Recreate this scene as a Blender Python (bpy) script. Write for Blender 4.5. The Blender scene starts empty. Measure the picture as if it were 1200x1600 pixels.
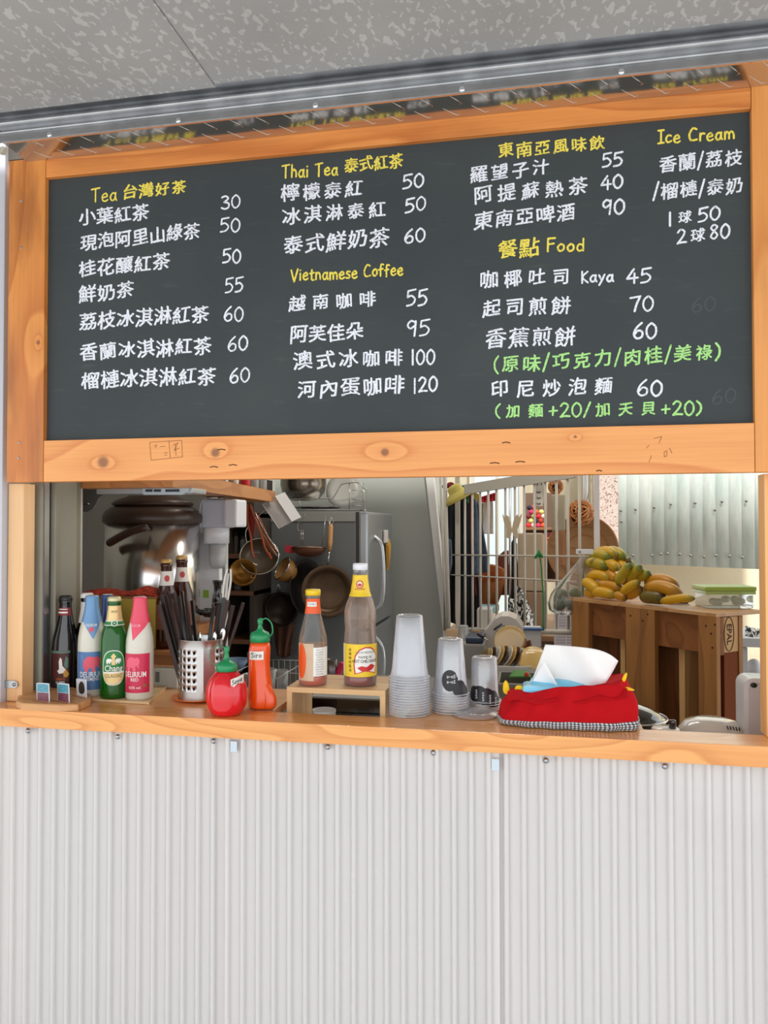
import bpy, bmesh, math, random
from math import sin, cos, pi, radians, sqrt, atan2
from mathutils import Vector, Matrix, Euler
random.seed(7)
SC = bpy.context.scene
COL = SC.collection
V = Vector
# ------------------------------------------------------------------ camera
F = 1200.0                       # focal length in pixels of the 1200 x 1600 frame
CAM = V((1.163, -1.681, 1.4825))
YAW, PITCH, ROLL = 0.1925, 0.0204, -0.0009
fw = V((-sin(YAW)*cos(PITCH), cos(YAW)*cos(PITCH), sin(PITCH)))
r0 = V((cos(YAW), sin(YAW), 0)); u0 = r0.cross(fw)
RT = r0*cos(ROLL)+u0*sin(ROLL); UP = -r0*sin(ROLL)+u0*cos(ROLL)
cd = bpy.data.cameras.new('camera'); cam = bpy.data.objects.new('camera', cd); COL.objects.link(cam)
cam.matrix_world = Matrix(((RT.x, UP.x, -fw.x, CAM.x), (RT.y, UP.y, -fw.y, CAM.y), (RT.z, UP.z, -fw.z, CAM.z), (0, 0, 0, 1)))
cd.sensor_fit = 'HORIZONTAL'; cd.sensor_width = 36; cd.lens = 36*F/1200; cd.clip_start = 0.05; cd.clip_end = 100
SC.camera = cam
# ------------------------------------------------------------------ sky and exposure
SC.view_settings.view_transform = 'Standard'; SC.view_settings.look = 'None'
SC.view_settings.gamma = 1; SC.view_settings.exposure = 0.0
try: SC.view_settings.use_curve_mapping = False
except Exception: pass
wd = bpy.data.worlds.new('overcast_sky'); SC.world = wd; wd.use_nodes = True
bg = wd.node_tree.nodes['Background']; bg.inputs[0].default_value = (0.93, 0.965, 1.0, 1); bg.inputs[1].default_value = 1.9
SC.cycles.transparent_max_bounces = 48
SC.cycles.max_bounces = 10
sd = bpy.data.lights.new('sun', 'SUN'); sd.energy = 5.0; sd.angle = radians(6); sd.color = (1, .97, .92)
so = bpy.data.objects.new('sun', sd); COL.objects.link(so); so.rotation_euler = (radians(35), radians(8), 0); so.location = (3, -3, 6)
kl = bpy.data.lights.new('kitchen_fill', 'AREA'); kl.shape = 'RECTANGLE'; kl.size = 1.1; kl.size_y = .12; kl.energy = 11; kl.color = (1, .93, .82)  # unseen fill light, added only to brighten the kitchen interior
ko = bpy.data.objects.new('kitchen_fill', kl); COL.objects.link(ko); ko.location = (0.75, 1.25, 2.5)
# ------------------------------------------------------------------ measuring helpers
def ray(px, py): return fw + RT*((px-600)/F) - UP*((py-800)/F)
def at(px, py, Y):
    d = ray(px, py); return CAM + d*((Y-CAM.y)/d.y)
def on(px, py, Z):
    d = ray(px, py); return CAM + d*((Z-CAM.z)/d.z)
def onplane(px, py, P, n):
    d = ray(px, py); return CAM + d*((P-CAM).dot(n)/d.dot(n))
def D(p): return (p-CAM).dot(fw)
def mpp(px, Y): return D(at(px, 824, Y))/F            # metres per pixel there
ZC = 1.05                                             # counter top
ZB = ZC+0.6445                                        # lower edge of the blackboard
# ------------------------------------------------------------------ materials
def lin(c):
    c = c/255.0
    return c/12.92 if c <= .04045 else ((c+.055)/1.055)**2.4
def rgb(*c): return (lin(c[0]), lin(c[1]), lin(c[2]), 1)
MATS = {}
def mat(name, col=(200, 200, 200), rough=.5, metal=0, spec=.5, coat=0, trans=0, bump=0, bscale=200, var=0, vscale=8, sub=0, alpha=1):
    if name in MATS: return MATS[name]
    m = bpy.data.materials.new(name); MATS[name] = m; m.use_nodes = True
    nt = m.node_tree; b = nt.nodes['Principled BSDF']
    b.inputs['Base Color'].default_value = rgb(*col); b.inputs['Roughness'].default_value = rough
    b.inputs['Metallic'].default_value = metal; b.inputs['Specular IOR Level'].default_value = spec
    b.inputs['Coat Weight'].default_value = coat; b.inputs['Coat Roughness'].default_value = .08
    b.inputs['Transmission Weight'].default_value = trans; b.inputs['Alpha'].default_value = alpha
    if sub: b.inputs['Subsurface Weight'].default_value = sub; b.inputs['Subsurface Radius'].default_value = (.02, .02, .02)
    if bump or var:
        tc = nt.nodes.new('ShaderNodeTexCoord')
    if bump:
        n = nt.nodes.new('ShaderNodeTexNoise'); n.inputs['Scale'].default_value = bscale; nt.links.new(tc.outputs['Object'], n.inputs['Vector'])
        bp = nt.nodes.new('ShaderNodeBump'); bp.inputs['Strength'].default_value = bump; bp.inputs['Distance'].default_value = .003
        nt.links.new(n.outputs[0], bp.inputs['Height']); nt.links.new(bp.outputs[0], b.inputs['Normal'])
    if var:
        n = nt.nodes.new('ShaderNodeTexNoise'); n.inputs['Scale'].default_value = vscale; n.inputs['Detail'].default_value = 5
        nt.links.new(tc.outputs['Object'], n.inputs['Vector'])
        mx = nt.nodes.new('ShaderNodeMixRGB'); mx.blend_type = 'MULTIPLY'; mx.inputs[1].default_value = rgb(*col)
        rp = nt.nodes.new('ShaderNodeValToRGB'); rp.color_ramp.elements[0].position = .3; rp.color_ramp.elements[1].position = .7
        rp.color_ramp.elements[0].color = (1-var, 1-var, 1-var, 1); rp.color_ramp.elements[1].color = (1, 1, 1, 1)
        nt.links.new(n.outputs[0], rp.inputs[0]); nt.links.new(rp.outputs[0], mx.inputs[2]); mx.inputs[0].default_value = 1
        nt.links.new(mx.outputs[0], b.inputs['Base Color'])
    return m
def N(nt, t, **kw):
    n = nt.nodes.new('ShaderNode'+t)
    for k, v in kw.items(): setattr(n, k, v)
    return n
def math_(nt, op, a, b=None, c=None):
    n = N(nt, 'Math', operation=op)
    for i, x in enumerate((a, b, c)):
        if x is None: continue
        if isinstance(x, (int, float)): n.inputs[i].default_value = x
        else: nt.links.new(x, n.inputs[i])
    return n.outputs[0]
def ramp(nt, src, stops):
    r = N(nt, 'ValToRGB'); nt.links.new(src, r.inputs[0]); e = r.color_ramp.elements
    while len(e) < len(stops): e.new(.5)
    for i, (p, c) in enumerate(stops): e[i].position = p; e[i].color = c if len(c) == 4 else rgb(*c)
    return r.outputs[0]
def wood(name, light=(200, 150, 100), dark=(160, 110, 60), axis=0, knots=(), freq=9.0, rough=.45, blotch=.0, scale=1.0, coat=.15, cross=.9):
    """grain lines follow contours of a noise stretched along the board; knots in object coordinates"""
    if name in MATS: return MATS[name]
    m = bpy.data.materials.new(name); MATS[name] = m; m.use_nodes = True; nt = m.node_tree; L = nt.links.new
    b = nt.nodes['Principled BSDF']; tc = N(nt, 'TexCoord'); oi = N(nt, 'ObjectInfo')
    rv = N(nt, 'VectorMath', operation='SCALE'); L(oi.outputs['Random'], rv.inputs['Scale']); rv.inputs[0].default_value = (37, 51, 23)
    def mapped(sc):
        v = N(nt, 'VectorMath', operation='MULTIPLY'); L(tc.outputs['Object'], v.inputs[0]); v.inputs[1].default_value = sc
        a = N(nt, 'VectorMath', operation='ADD'); L(v.outputs[0], a.inputs[0]); L(rv.outputs[0], a.inputs[1]); return a.outputs[0]
    s = [7.0*scale]*3; s[axis] = cross*scale
    n1 = N(nt, 'TexNoise'); n1.inputs['Scale'].default_value = 1; n1.inputs['Detail'].default_value = 1.2; L(mapped(s), n1.inputs['Vector'])
    h = n1.outputs[0]; kd = None
    for (kx, ky, kz, kr) in knots:
        sb = N(nt, 'VectorMath', operation='SUBTRACT'); L(tc.outputs['Object'], sb.inputs[0]); sb.inputs[1].default_value = (kx, ky, kz)
        sq = [1.0]*3; sq[axis] = .55
        mm = N(nt, 'VectorMath', operation='MULTIPLY'); L(sb.outputs[0], mm.inputs[0]); mm.inputs[1].default_value = sq
        ln = N(nt, 'VectorMath', operation='LENGTH'); L(mm.outputs[0], ln.inputs[0])
        ln2 = N(nt, 'VectorMath', operation='LENGTH'); L(sb.outputs[0], ln2.inputs[0])
        g = math_(nt, 'EXPONENT', math_(nt, 'MULTIPLY', ln.outputs['Value'], -1/(kr*2.2)))
        h = math_(nt, 'ADD', h, math_(nt, 'MULTIPLY', g, .34))
        mr = N(nt, 'MapRange'); L(ln2.outputs['Value'], mr.inputs[0]); mr.inputs[1].default_value = kr*.55; mr.inputs[2].default_value = kr*1.15; mr.inputs[3].default_value = 1; mr.inputs[4].default_value = 0
        kd = mr.outputs[0] if kd is None else math_(nt, 'MAXIMUM', kd, mr.outputs[0])
    fr = math_(nt, 'FRACT', math_(nt, 'MULTIPLY', h, freq))
    s2 = [260.0]*3; s2[axis] = 5
    n2 = N(nt, 'TexNoise'); n2.inputs['Scale'].default_value = 1; L(mapped(s2), n2.inputs['Vector'])
    f = ramp(nt, fr, [(0, (0, 0, 0, 1)), (.12, (.12, .12, .12, 1)), (.72, (.45, .45, .45, 1)), (.93, (1, 1, 1, 1)), (1, (.2, .2, .2, 1))])
    f = math_(nt, 'ADD', math_(nt, 'MULTIPLY', f, .75), math_(nt, 'MULTIPLY', math_(nt, 'SUBTRACT', n2.outputs[0], .5), .7))
    mx = N(nt, 'MixRGB'); L(f, mx.inputs[0]); mx.inputs[1].default_value = rgb(*light); mx.inputs[2].default_value = rgb(*dark); out = mx.outputs[0]
    if blotch:
        s3 = [14.0]*3; s3[axis] = 3.5
        n3 = N(nt, 'TexNoise'); n3.inputs['Scale'].default_value = 1; n3.inputs['Detail'].default_value = 4; L(mapped(s3), n3.inputs['Vector'])
        mb = N(nt, 'MixRGB'); mb.inputs[2].default_value = rgb(*[c*.78 for c in dark]); L(out, mb.inputs[1])
        L(math_(nt, 'MULTIPLY', ramp(nt, n3.outputs[0], [(.45, (0, 0, 0, 1)), (.68, (1, 1, 1, 1))]), blotch), mb.inputs[0]); out = mb.outputs[0]
    if kd is not None:
        mk = N(nt, 'MixRGB'); L(math_(nt, 'MULTIPLY', kd, .8), mk.inputs[0]); L(out, mk.inputs[1]); mk.inputs[2].default_value = rgb(122, 70, 38); out = mk.outputs[0]
    L(out, b.inputs['Base Color']); b.inputs['Roughness'].default_value = rough; b.inputs['Coat Weight'].default_value = coat; b.inputs['Coat Roughness'].default_value = .25
    bp = N(nt, 'Bump'); bp.inputs['Strength'].default_value = .25; bp.inputs['Distance'].default_value = .001; L(f, bp.inputs['Height']); L(bp.outputs[0], b.inputs['Normal'])
    return m
def thin(name, tint=(1, 1, 1), clear=.8, body=(255, 255, 255), rough=.05, gloss=1.0, edge=.35):
    """thin clear plastic or glass: see-through face on, glossier and denser at grazing angles"""
    if name in MATS: return MATS[name]
    m = bpy.data.materials.new(name); MATS[name] = m; m.use_nodes = True; nt = m.node_tree; L = nt.links.new
    nt.nodes.remove(nt.nodes['Principled BSDF']); o = nt.nodes['Material Output']
    t = N(nt, 'BsdfTransparent'); t.inputs[0].default_value = (*tint, 1)
    d = N(nt, 'BsdfDiffuse'); d.inputs[0].default_value = rgb(*body)
    g = N(nt, 'BsdfGlossy'); g.inputs['Roughness'].default_value = rough; g.inputs[0].default_value = (1, 1, 1, 1)
    lw = N(nt, 'LayerWeight'); lw.inputs[0].default_value = .35
    m1 = N(nt, 'MixShader'); L(d.outputs[0], m1.inputs[1]); L(t.outputs[0], m1.inputs[2])
    L(math_(nt, 'SUBTRACT', clear, math_(nt, 'MULTIPLY', lw.outputs['Facing'], edge)), m1.inputs[0])
    fr = N(nt, 'Fresnel'); fr.inputs[0].default_value = 1.45
    m2 = N(nt, 'MixShader'); L(math_(nt, 'MULTIPLY', fr.outputs[0], gloss), m2.inputs[0]); L(m1.outputs[0], m2.inputs[1]); L(g.outputs[0], m2.inputs[2])
    L(m2.outputs[0], o.inputs[0]); return m
# ------------------------------------------------------------------ mesh builder
class MB:
    def __init__(s): s.v = []; s.f = []; s.sm = []
    def add(s, vs, fs, M=None, smooth=False):
        n = len(s.v)
        s.v += [tuple(M @ V(v)) if M is not None else tuple(v) for v in vs]
        s.f += [tuple(i+n for i in f) for f in fs]; s.sm += [smooth]*len(fs); return s
    def box(s, x0, x1, y0, y1, z0, z1, bev=0, M=None):
        if bev <= 0:
            vs = [(x, y, z) for x in (x0, x1) for y in (y0, y1) for z in (z0, z1)]
            return s.add(vs, [(0, 1, 3, 2), (4, 6, 7, 5), (0, 4, 5, 1), (2, 3, 7, 6), (0, 2, 6, 4), (1, 5, 7, 3)], M)
        bm = bmesh.new(); bmesh.ops.create_cube(bm, size=1)
        for v in bm.verts: v.co = V(((x0+x1)/2+v.co.x*(x1-x0), (y0+y1)/2+v.co.y*(y1-y0), (z0+z1)/2+v.co.z*(z1-z0)))
        bmesh.ops.bevel(bm, geom=bm.edges[:], offset=bev, segments=2, profile=.6, affect='EDGES')
        bm.verts.index_update(); s.add([v.co[:] for v in bm.verts], [tuple(v.index for v in f.verts) for f in bm.faces], M); bm.free(); return s
    def lathe(s, prof, n=28, M=None, smooth=True, a0=0, a1=2*pi, wob=None, caps=True):
        """prof: list of (r, z) from bottom to top"""
        full = abs(a1-a0-2*pi) < 1e-6; k = n if full else n+1; vs = []; fs = []
        for j, (r, z) in enumerate(prof):
            for i in range(k):
                a = a0+(a1-a0)*i/n; rr = r*(wob(a, j) if wob else 1); vs.append((rr*cos(a), rr*sin(a), z))
        for j in range(len(prof)-1):
            for i in range(n):
                i2 = (i+1) % k; fs.append((j*k+i, j*k+i2, (j+1)*k+i2, (j+1)*k+i))
        if full and caps:
            if prof[0][0] > 1e-5: fs.append(tuple(range(k-1, -1, -1)))
            if prof[-1][0] > 1e-5: fs.append(tuple((len(prof)-1)*k+i for i in range(k)))
        return s.add(vs, fs, M, smooth)
    def tube(s, pts, r, n=8, closed=False, M=None, smooth=True):
        pts = [V(p) for p in pts]; m = len(pts); rs = r if isinstance(r, (list, tuple)) else [r]*m; vs = []; fs = []
        nrm = None
        for i, p in enumerate(pts):
            a = pts[(i-1) % m] if (closed or i > 0) else p; b = pts[(i+1) % m] if (closed or i < m-1) else p
            t = (b-a).normalized() if (b-a).length > 1e-9 else V((0, 0, 1))
            if nrm is None: nrm = t.orthogonal().normalized()
            nrm = (nrm - t*nrm.dot(t)); nrm = nrm.normalized() if nrm.length > 1e-6 else t.orthogonal().normalized()
            bn = t.cross(nrm)
            for k in range(n):
                q = 2*pi*k/n; vs.append(tuple(p+(nrm*cos(q)+bn*sin(q))*rs[i]))
        for i in range(m if closed else m-1):
            i2 = (i+1) % m
            for k in range(n): k2 = (k+1) % n; fs.append((i*n+k, i*n+k2, i2*n+k2, i2*n+k))
        if not closed: fs.append(tuple(range(n-1, -1, -1))); fs.append(tuple((m-1)*n+k for k in range(n)))
        return s.add(vs, fs, M, smooth)
    def prism(s, poly, d0, d1, M=None):
        """poly in x,z ; extruded from y=d0 to y=d1"""
        n = len(poly); vs = [(x, d0, z) for x, z in poly]+[(x, d1, z) for x, z in poly]
        fs = [tuple(range(n)), tuple(range(2*n-1, n-1, -1))]+[(i, i+n, (i+1) % n+n, (i+1) % n) for i in range(n)]
        return s.add(vs, fs, M)
    def grid(s, fn, nu, nv, thick=0, M=None, smooth=True):
        vs = [tuple(fn(i/nu, j/nv)) for j in range(nv+1) for i in range(nu+1)]; k = nu+1
        fs = [(j*k+i, j*k+i+1, (j+1)*k+i+1, (j+1)*k+i) for j in range(nv) for i in range(nu)]
        return s.add(vs, fs, M, smooth)
    def ball(s, c, r, n=12, m=8, sc=(1, 1, 1)):
        pr = [(max(r*sin(pi*j/m), 0), -r*cos(pi*j/m)) for j in range(m+1)]
        return s.lathe(pr, n, Matrix.Translation(V(c)) @ Matrix.Diagonal((*sc, 1)))
    def build(s, name, m, parent=None, loc=None, rot=None, solid=0, subd=0, origin=None):
        me = bpy.data.meshes.new(name)
        if origin is not None:
            o_ = V(origin); s.v = [tuple(V(v)-o_) for v in s.v]; loc = o_
        me.from_pydata(s.v, [], s.f); me.polygons.foreach_set('use_smooth', s.sm)
        me.materials.append(m); me.update()
        bm = bmesh.new(); bm.from_mesh(me); bmesh.ops.recalc_face_normals(bm, faces=bm.faces)
        bm.to_mesh(me); bm.free()
        o = bpy.data.objects.new(name, me); COL.objects.link(o)
        if parent is not None: o.parent = parent
        if loc is not None: o.location = loc
        if rot is not None: o.rotation_euler = rot
        if solid: md = o.modifiers.new('solidify', 'SOLIDIFY'); md.thickness = solid; md.offset = 0
        if subd: md = o.modifiers.new('subdivision', 'SUBSURF'); md.levels = subd; md.render_levels = subd
        return o
def tag(o, label=None, cat=None, group=None, kind=None):
    if label: o['label'] = label
    if cat: o['category'] = cat
    if group: o['group'] = group
    if kind: o['kind'] = kind
    return o
def thing(name, label, cat, loc=(0, 0, 0), rot=(0, 0, 0), group=None):
    o = bpy.data.objects.new(name, None); COL.objects.link(o); o.location = loc; o.rotation_euler = rot; o.empty_display_size = .05
    return tag(o, label, cat, group)
def copy_tree(o, loc=None, rot=None, label=None, parent=None):
    c = o.copy(); COL.objects.link(c)
    if parent is not None: c.parent = parent
    if loc is not None: c.location = loc
    if rot is not None: c.rotation_euler = rot
    if label: c['label'] = label
    for ch in o.children: copy_tree(ch, parent=c)
    return c
def cat_rom(pts, k=5, closed=False):
    P = [V(p) for p in pts]; out = []; n = len(P)
    for i in range(n if closed else n-1):
        p0 = P[(i-1) % n] if closed or i > 0 else P[i]; p1 = P[i]; p2 = P[(i+1) % n]; p3 = P[(i+2) % n] if closed or i+2 < n else p2
        for j in range(k):
            t = j/k; out.append(.5*((2*p1)+(p2-p0)*t+(2*p0-5*p1+4*p2-p3)*t*t+(3*p1-p0-3*p2+p3)*t**3))
    if not closed: out.append(P[-1])
    return out
def circ(c, r, n=24, ax='y'):
    c = V(c); o = []
    for i in range(n):
        a = 2*pi*i/n; o.append(c+(V((r*cos(a), 0, r*sin(a))) if ax == 'y' else V((r*cos(a), r*sin(a), 0))))
    return o
# ------------------------------------------------------------------ lettering
GC = {}
def glyph(ch, off=0.0):
    """outline of one printed character as (verts, faces), from Blender's built-in font"""
    k = (ch, off)
    if k in GC: return GC[k]
    c = bpy.data.curves.new('g', 'FONT'); c.body = ch; c.size = 1; c.resolution_u = 3; c.offset = off; c.fill_mode = 'FRONT'
    o = bpy.data.objects.new('g', c); COL.objects.link(o)
    dg = bpy.context.evaluated_depsgraph_get(); dg.update(); ev = o.evaluated_get(dg); me = ev.to_mesh()
    vs = [(v.co.x, v.co.y) for v in me.vertices]; fs = [tuple(p.vertices) for p in me.polygons]; ev.to_mesh_clear()
    bpy.data.objects.remove(o); bpy.data.curves.remove(c); GC[k] = (vs, fs); return GC[k]
S1 = {  # single-stroke handwriting, box 0..1 high, (width, strokes)
 '0': (.62, [[(.3, 1), (.08, .75), (.06, .3), (.28, 0), (.54, .25), (.56, .72), (.34, 1.0)]]),
 '1': (.25, [[(.12, 1), (.12, .5), (.12, 0)]]),
 '2': (.6, [[(.06, .8), (.25, 1), (.5, .82), (.4, .5), (.05, .04)], [(.05, .04), (.3, .08), (.6, .05)]]),
 '3': (.58, [[(.06, .9), (.3, 1), (.5, .8), (.22, .53)], [(.22, .53), (.52, .42), (.5, .1), (.25, 0), (.04, .1)]]),
 '4': (.62, [[(.4, 1), (.2, .65), (.04, .35)], [(.04, .35), (.62, .38)], [(.44, .7), (.42, 0)]]),
 '5': (.6, [[(.14, .95), (.6, 1)], [(.14, .95), (.1, .55)], [(.1, .55), (.35, .62), (.56, .35), (.4, .06), (.05, 0)]]),
 '6': (.6, [[(.5, 1), (.2, .7), (.06, .3), (.22, .02), (.5, .1), (.52, .42), (.3, .52), (.1, .3)]]),
 '7': (.6, [[(.04, .92), (.6, .98)], [(.6, .98), (.4, .5), (.28, 0)]]),
 '8': (.58, [[(.5, .85), (.28, 1), (.1, .78), (.3, .53), (.5, .25), (.3, 0), (.08, .2), (.26, .5), (.5, .8)]]),
 '9': (.55, [[(.48, .85), (.25, 1), (.05, .75), (.2, .5), (.46, .68)], [(.5, .95), (.47, .5), (.42, 0)]]),
 '/': (.42, [[(.4, 1), (.02, -.02)]]), '+': (.6, [[(.08, .5), (.56, .52)], [(.32, .8), (.3, .22)]]),
 '(': (.34, [[(.3, 1), (.08, .7), (.08, .3), (.28, 0)]]), ')': (.34, [[(.05, 1), (.27, .7), (.26, .3), (.03, 0)]]),
 'T': (.62, [[(.0, .95), (.6, 1)], [(.3, .96), (.28, 0)]]), 'h': (.5, [[(.08, 1), (.06, 0)], [(.07, .4), (.25, .62), (.42, .4), (.42, 0)]]),
 'a': (.52, [[(.42, .5), (.22, .6), (.04, .3), (.16, .02), (.36, .12), (.43, .5)], [(.44, .6), (.42, .2), (.5, 0)]]),
 'i': (.2, [[(.1, .58), (.09, 0)], [(.1, .84), (.11, .86)]]),
 'e': (.5, [[(.05, .3), (.42, .38), (.3, .62), (.06, .42), (.1, .08), (.3, 0), (.46, .1)]]),
 'I': (.4, [[(.02, 1), (.4, 1)], [(.21, 1), (.2, 0)], [(.0, 0), (.4, .02)]]),
 'c': (.44, [[(.4, .52), (.2, .6), (.04, .3), (.16, .02), (.42, .1)]]),
 'C': (.62, [[(.55, .9), (.3, 1), (.05, .55), (.16, .08), (.58, .1)]]),
 'r': (.4, [[(.08, .6), (.07, 0)], [(.07, .35), (.2, .58), (.38, .55)]]),
 'm': (.74, [[(.06, .6), (.05, 0)], [(.06, .4), (.2, .6), (.34, .4), (.34, .02)], [(.35, .4), (.5, .6), (.66, .4), (.68, 0)]]),
 'n': (.5, [[(.06, .6), (.05, 0)], [(.06, .38), (.24, .6), (.4, .4), (.42, 0)]]),
 'V': (.6, [[(0, .98), (.26, 0)], [(.26, 0), (.6, 1)]]), 't': (.4, [[(.2, .9), (.18, .1), (.36, .02)], [(.02, .6), (.38, .64)]]),
 's': (.4, [[(.36, .55), (.15, .6), (.08, .42), (.34, .22), (.25, .02), (.02, .06)]]),
 'o': (.5, [[(.25, .6), (.05, .35), (.18, .02), (.42, .15), (.42, .48), (.24, .6)]]),
 'f': (.4, [[(.4, .95), (.2, 1), (.15, .6), (.14, 0)], [(.0, .55), (.34, .6)]]),
 'F': (.52, [[(.08, 1), (.06, 0)], [(.08, 1), (.52, 1)], [(.07, .55), (.44, .58)]]),
 'd': (.52, [[(.4, .45), (.18, .56), (.04, .25), (.18, 0), (.4, .12)], [(.44, 1), (.42, 0)]]),
 'K': (.5, [[(.06, 1), (.06, 0)], [(.46, .95), (.08, .5), (.48, 0)]]),
 'y': (.46, [[(.04, .6), (.22, .15)], [(.44, .6), (.24, .1), (.05, -.3)]]), ' ': (.35, []),
 'S': (.5, [[(.45, .88), (.25, 1), (.06, .8), (.25, .52), (.46, .3), (.3, .02), (.03, .1)]]),
}
def stroke_poly(vs, fs, pts, w):
    """flat round-ended ribbon appended to vs, fs (2D)"""
    n = len(pts)
    for i, p in enumerate(pts):
        if i in (0, n-1) or i % 2 == 0:
            b = len(vs)
            for k in range(8): vs.append((p[0]+w*cos(k*pi/4), p[1]+w*sin(k*pi/4)))
            fs.append(tuple(range(b, b+8)))
        if i < n-1:
            q = pts[i+1]; dx, dy = q[0]-p[0], q[1]-p[1]; l = max(sqrt(dx*dx+dy*dy), 1e-9); nx, ny = -dy/l*w, dx/l*w; b = len(vs)
            vs.extend([(p[0]-nx, p[1]-ny), (q[0]-nx, q[1]-ny), (q[0]+nx, q[1]+ny), (p[0]+nx, p[1]+ny)]); fs.append((b, b+1, b+2, b+3))
def chw(c): return S1[c][0]+.12 if c in S1 else 1.0
def print_mesh(text, size, off=0.0):
    """2-D verts/faces of a printed string, centred, cap height ~ size"""
    c = bpy.data.curves.new('g', 'FONT'); c.body = text; c.size = size*1.4; c.resolution_u = 2; c.offset = off*size; c.align_x = 'CENTER'; c.align_y = 'CENTER'; c.fill_mode = 'FRONT'
    o = bpy.data.objects.new('g', c); COL.objects.link(o)
    dg = bpy.context.evaluated_depsgraph_get(); dg.update(); ev = o.evaluated_get(dg); me = ev.to_mesh()
    bm = bmesh.new(); bm.from_mesh(me); bmesh.ops.triangulate(bm, faces=bm.faces)
    vs = [(v.co.x, v.co.y) for v in bm.verts]; fs = [tuple(v.index for v in f.verts) for f in bm.faces]; bm.free(); ev.to_mesh_clear()
    bpy.data.objects.remove(o); bpy.data.curves.remove(c); return vs, fs
# ================================================================== LARGE STRUCTURE
pine = (238, 170, 104); pine_d = (196, 112, 52)
M_alu = mat('dull_aluminium', (176, 178, 180), .32, 1, bump=.06, bscale=60)
M_steel = mat('stainless_steel', (200, 198, 195), .22, 1)
M_white = mat('white_plastic', (228, 230, 232), .35)
M_black = mat('black_plastic', (22, 21, 22), .35)
M_screw = mat('zinc_screw', (170, 172, 175), .3, 1)
# ---- floors
concrete = mat('pale_concrete', (178, 178, 177), .85, var=.2, vscale=3, bump=.2, bscale=60)
tag(MB().box(-6, 8, -8, 0, -.1, 0).build('ground_paving', concrete), kind='structure')
tag(MB().box(-6, 8, 0, 7, -.1, 0).build('floor', mat('kitchen_floor', (150, 140, 128), .6, var=.2)), kind='structure')
# ---- awning ceiling: flecked panels
def ceil_mat():
    m = bpy.data.materials.new('flecked_ceiling_board'); m.use_nodes = True; nt = m.node_tree; b = nt.nodes['Principled BSDF']; L = nt.links.new
    tc = N(nt, 'TexCoord'); n = N(nt, 'TexNoise'); n.inputs['Scale'].default_value = 78; n.inputs['Detail'].default_value = 1.5; n.inputs['Distortion'].default_value = .35
    mp = N(nt, 'Mapping'); mp.inputs['Rotation'].default_value = (0, 0, -.7); mp.inputs['Scale'].default_value = (1, .62, 1); L(tc.outputs['Object'], mp.inputs[0]); L(mp.outputs[0], n.inputs['Vector'])
    f = ramp(nt, n.outputs[0], [(.58, (0, 0, 0, 1)), (.61, (1, 1, 1, 1))])
    n2 = N(nt, 'TexNoise'); n2.inputs['Scale'].default_value = 4; L(tc.outputs['Object'], n2.inputs['Vector'])
    mx = N(nt, 'MixRGB'); L(f, mx.inputs[0]); mx.inputs[1].default_value = rgb(180, 179, 178); mx.inputs[2].default_value = rgb(206, 206, 204)
    m2 = N(nt, 'MixRGB'); m2.blend_type = 'MULTIPLY'; m2.inputs[0].default_value = 1; L(mx.outputs[0], m2.inputs[1]); L(ramp(nt, n2.outputs[0], [(.3, (.88, .88, .88, 1)), (.7, (1, 1, 1, 1))]), m2.inputs[2])
    L(m2.outputs[0], b.inputs['Base Color']); b.inputs['Roughness'].default_value = .6
    return m
cm_ = ceil_mat(); ZCE = 1.4825+(2.445-1.4825)*1.0142
ce = tag(MB().box(-2.4, 3.6, -2.0, -.08, ZCE+.012, ZCE+.05).build('ceiling', mat('awning_core', (90, 88, 86), .8)), kind='structure')
xs = [-2.4, -1.0, .477, 1.97, 3.46]
for i in range(4):
    for j, (ya, yb) in enumerate(((-1.05, -.103), (-2.0, -1.052))):
        # the left panel's edge sags a little under its neighbour
        dz = -.002 if i == 1 else .0
        g = MB().box(xs[i]+.0006, xs[i+1]-.0006, ya, yb, ZCE+dz, ZCE+.012, bev=.0015); g.build('ceiling_panel', cm_, ce)
tag(MB().box(-2.4, 3.6, -2.03, -2.0, ZCE-.04, ZCE+.06).build('trim_1', M_alu), kind='structure')
# ---- galvanised shutter rail with mirror-like underside
ZS = 2.39
def xp(poly, x0, x1, name, m, parent, smooth=False, skew=0):
    """profile in (y, z) swept along x; skew slants the left end"""
    n = len(poly); g = MB(); vs = [(x0+skew*(-p[0]), p[0], p[1]) for p in poly]+[(x1, p[0], p[1]) for p in poly]
    g.add(vs, [(i, i+1, i+1+n, i+n) for i in range(n-1)], None, smooth); return g.build(name, m, parent)
rail = thing('shutter_rail', 'long galvanised metal rail with a mirror-like underside above the menu board', 'rail', (0, -.07, ZS))
RO = (0, -.07, ZS)
SK = 1.0142                                            # scale that keeps rail face and awning in line with the sloping strip
def fwd(y, z): return (CAM.y+(y-CAM.y)*SK, CAM.z+(z-CAM.z)*SK)
prof = [(-.095, 2.3895), (-.0955, 2.407), (-.1, 2.4085), (-.1015, 2.411), (-.0965, 2.4135), (-.095, 2.424)]
for i in range(9): a = pi*1.5-pi*i/8*1.15; prof.append((-.1+.0075*cos(a)*1.0, 2.4315+.0065*sin(a)))
prof += [(-.096, 2.440), (-.102, 2.4445), (-.135, 2.4448)]
prof = [fwd(*p) for p in prof]
g_ = xp([(y-RO[1], z-ZS) for y, z in prof], -.09, 2.1, 'rail_profile', mat('galvanised_steel', (190, 192, 195), .28, 1, bump=.15, bscale=25, var=.25, vscale=18), rail)
LY, LZ = prof[0]
lipm = mat('bright_lip', (225, 226, 228), .18, 1)
xl = at(5, 226, LY).x; MB().box(xl, 2.1, LY-.0015-RO[1], LY+.004-RO[1], LZ-.002-ZS, LZ+.0015-ZS).build('lip', lipm, rail)
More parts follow.
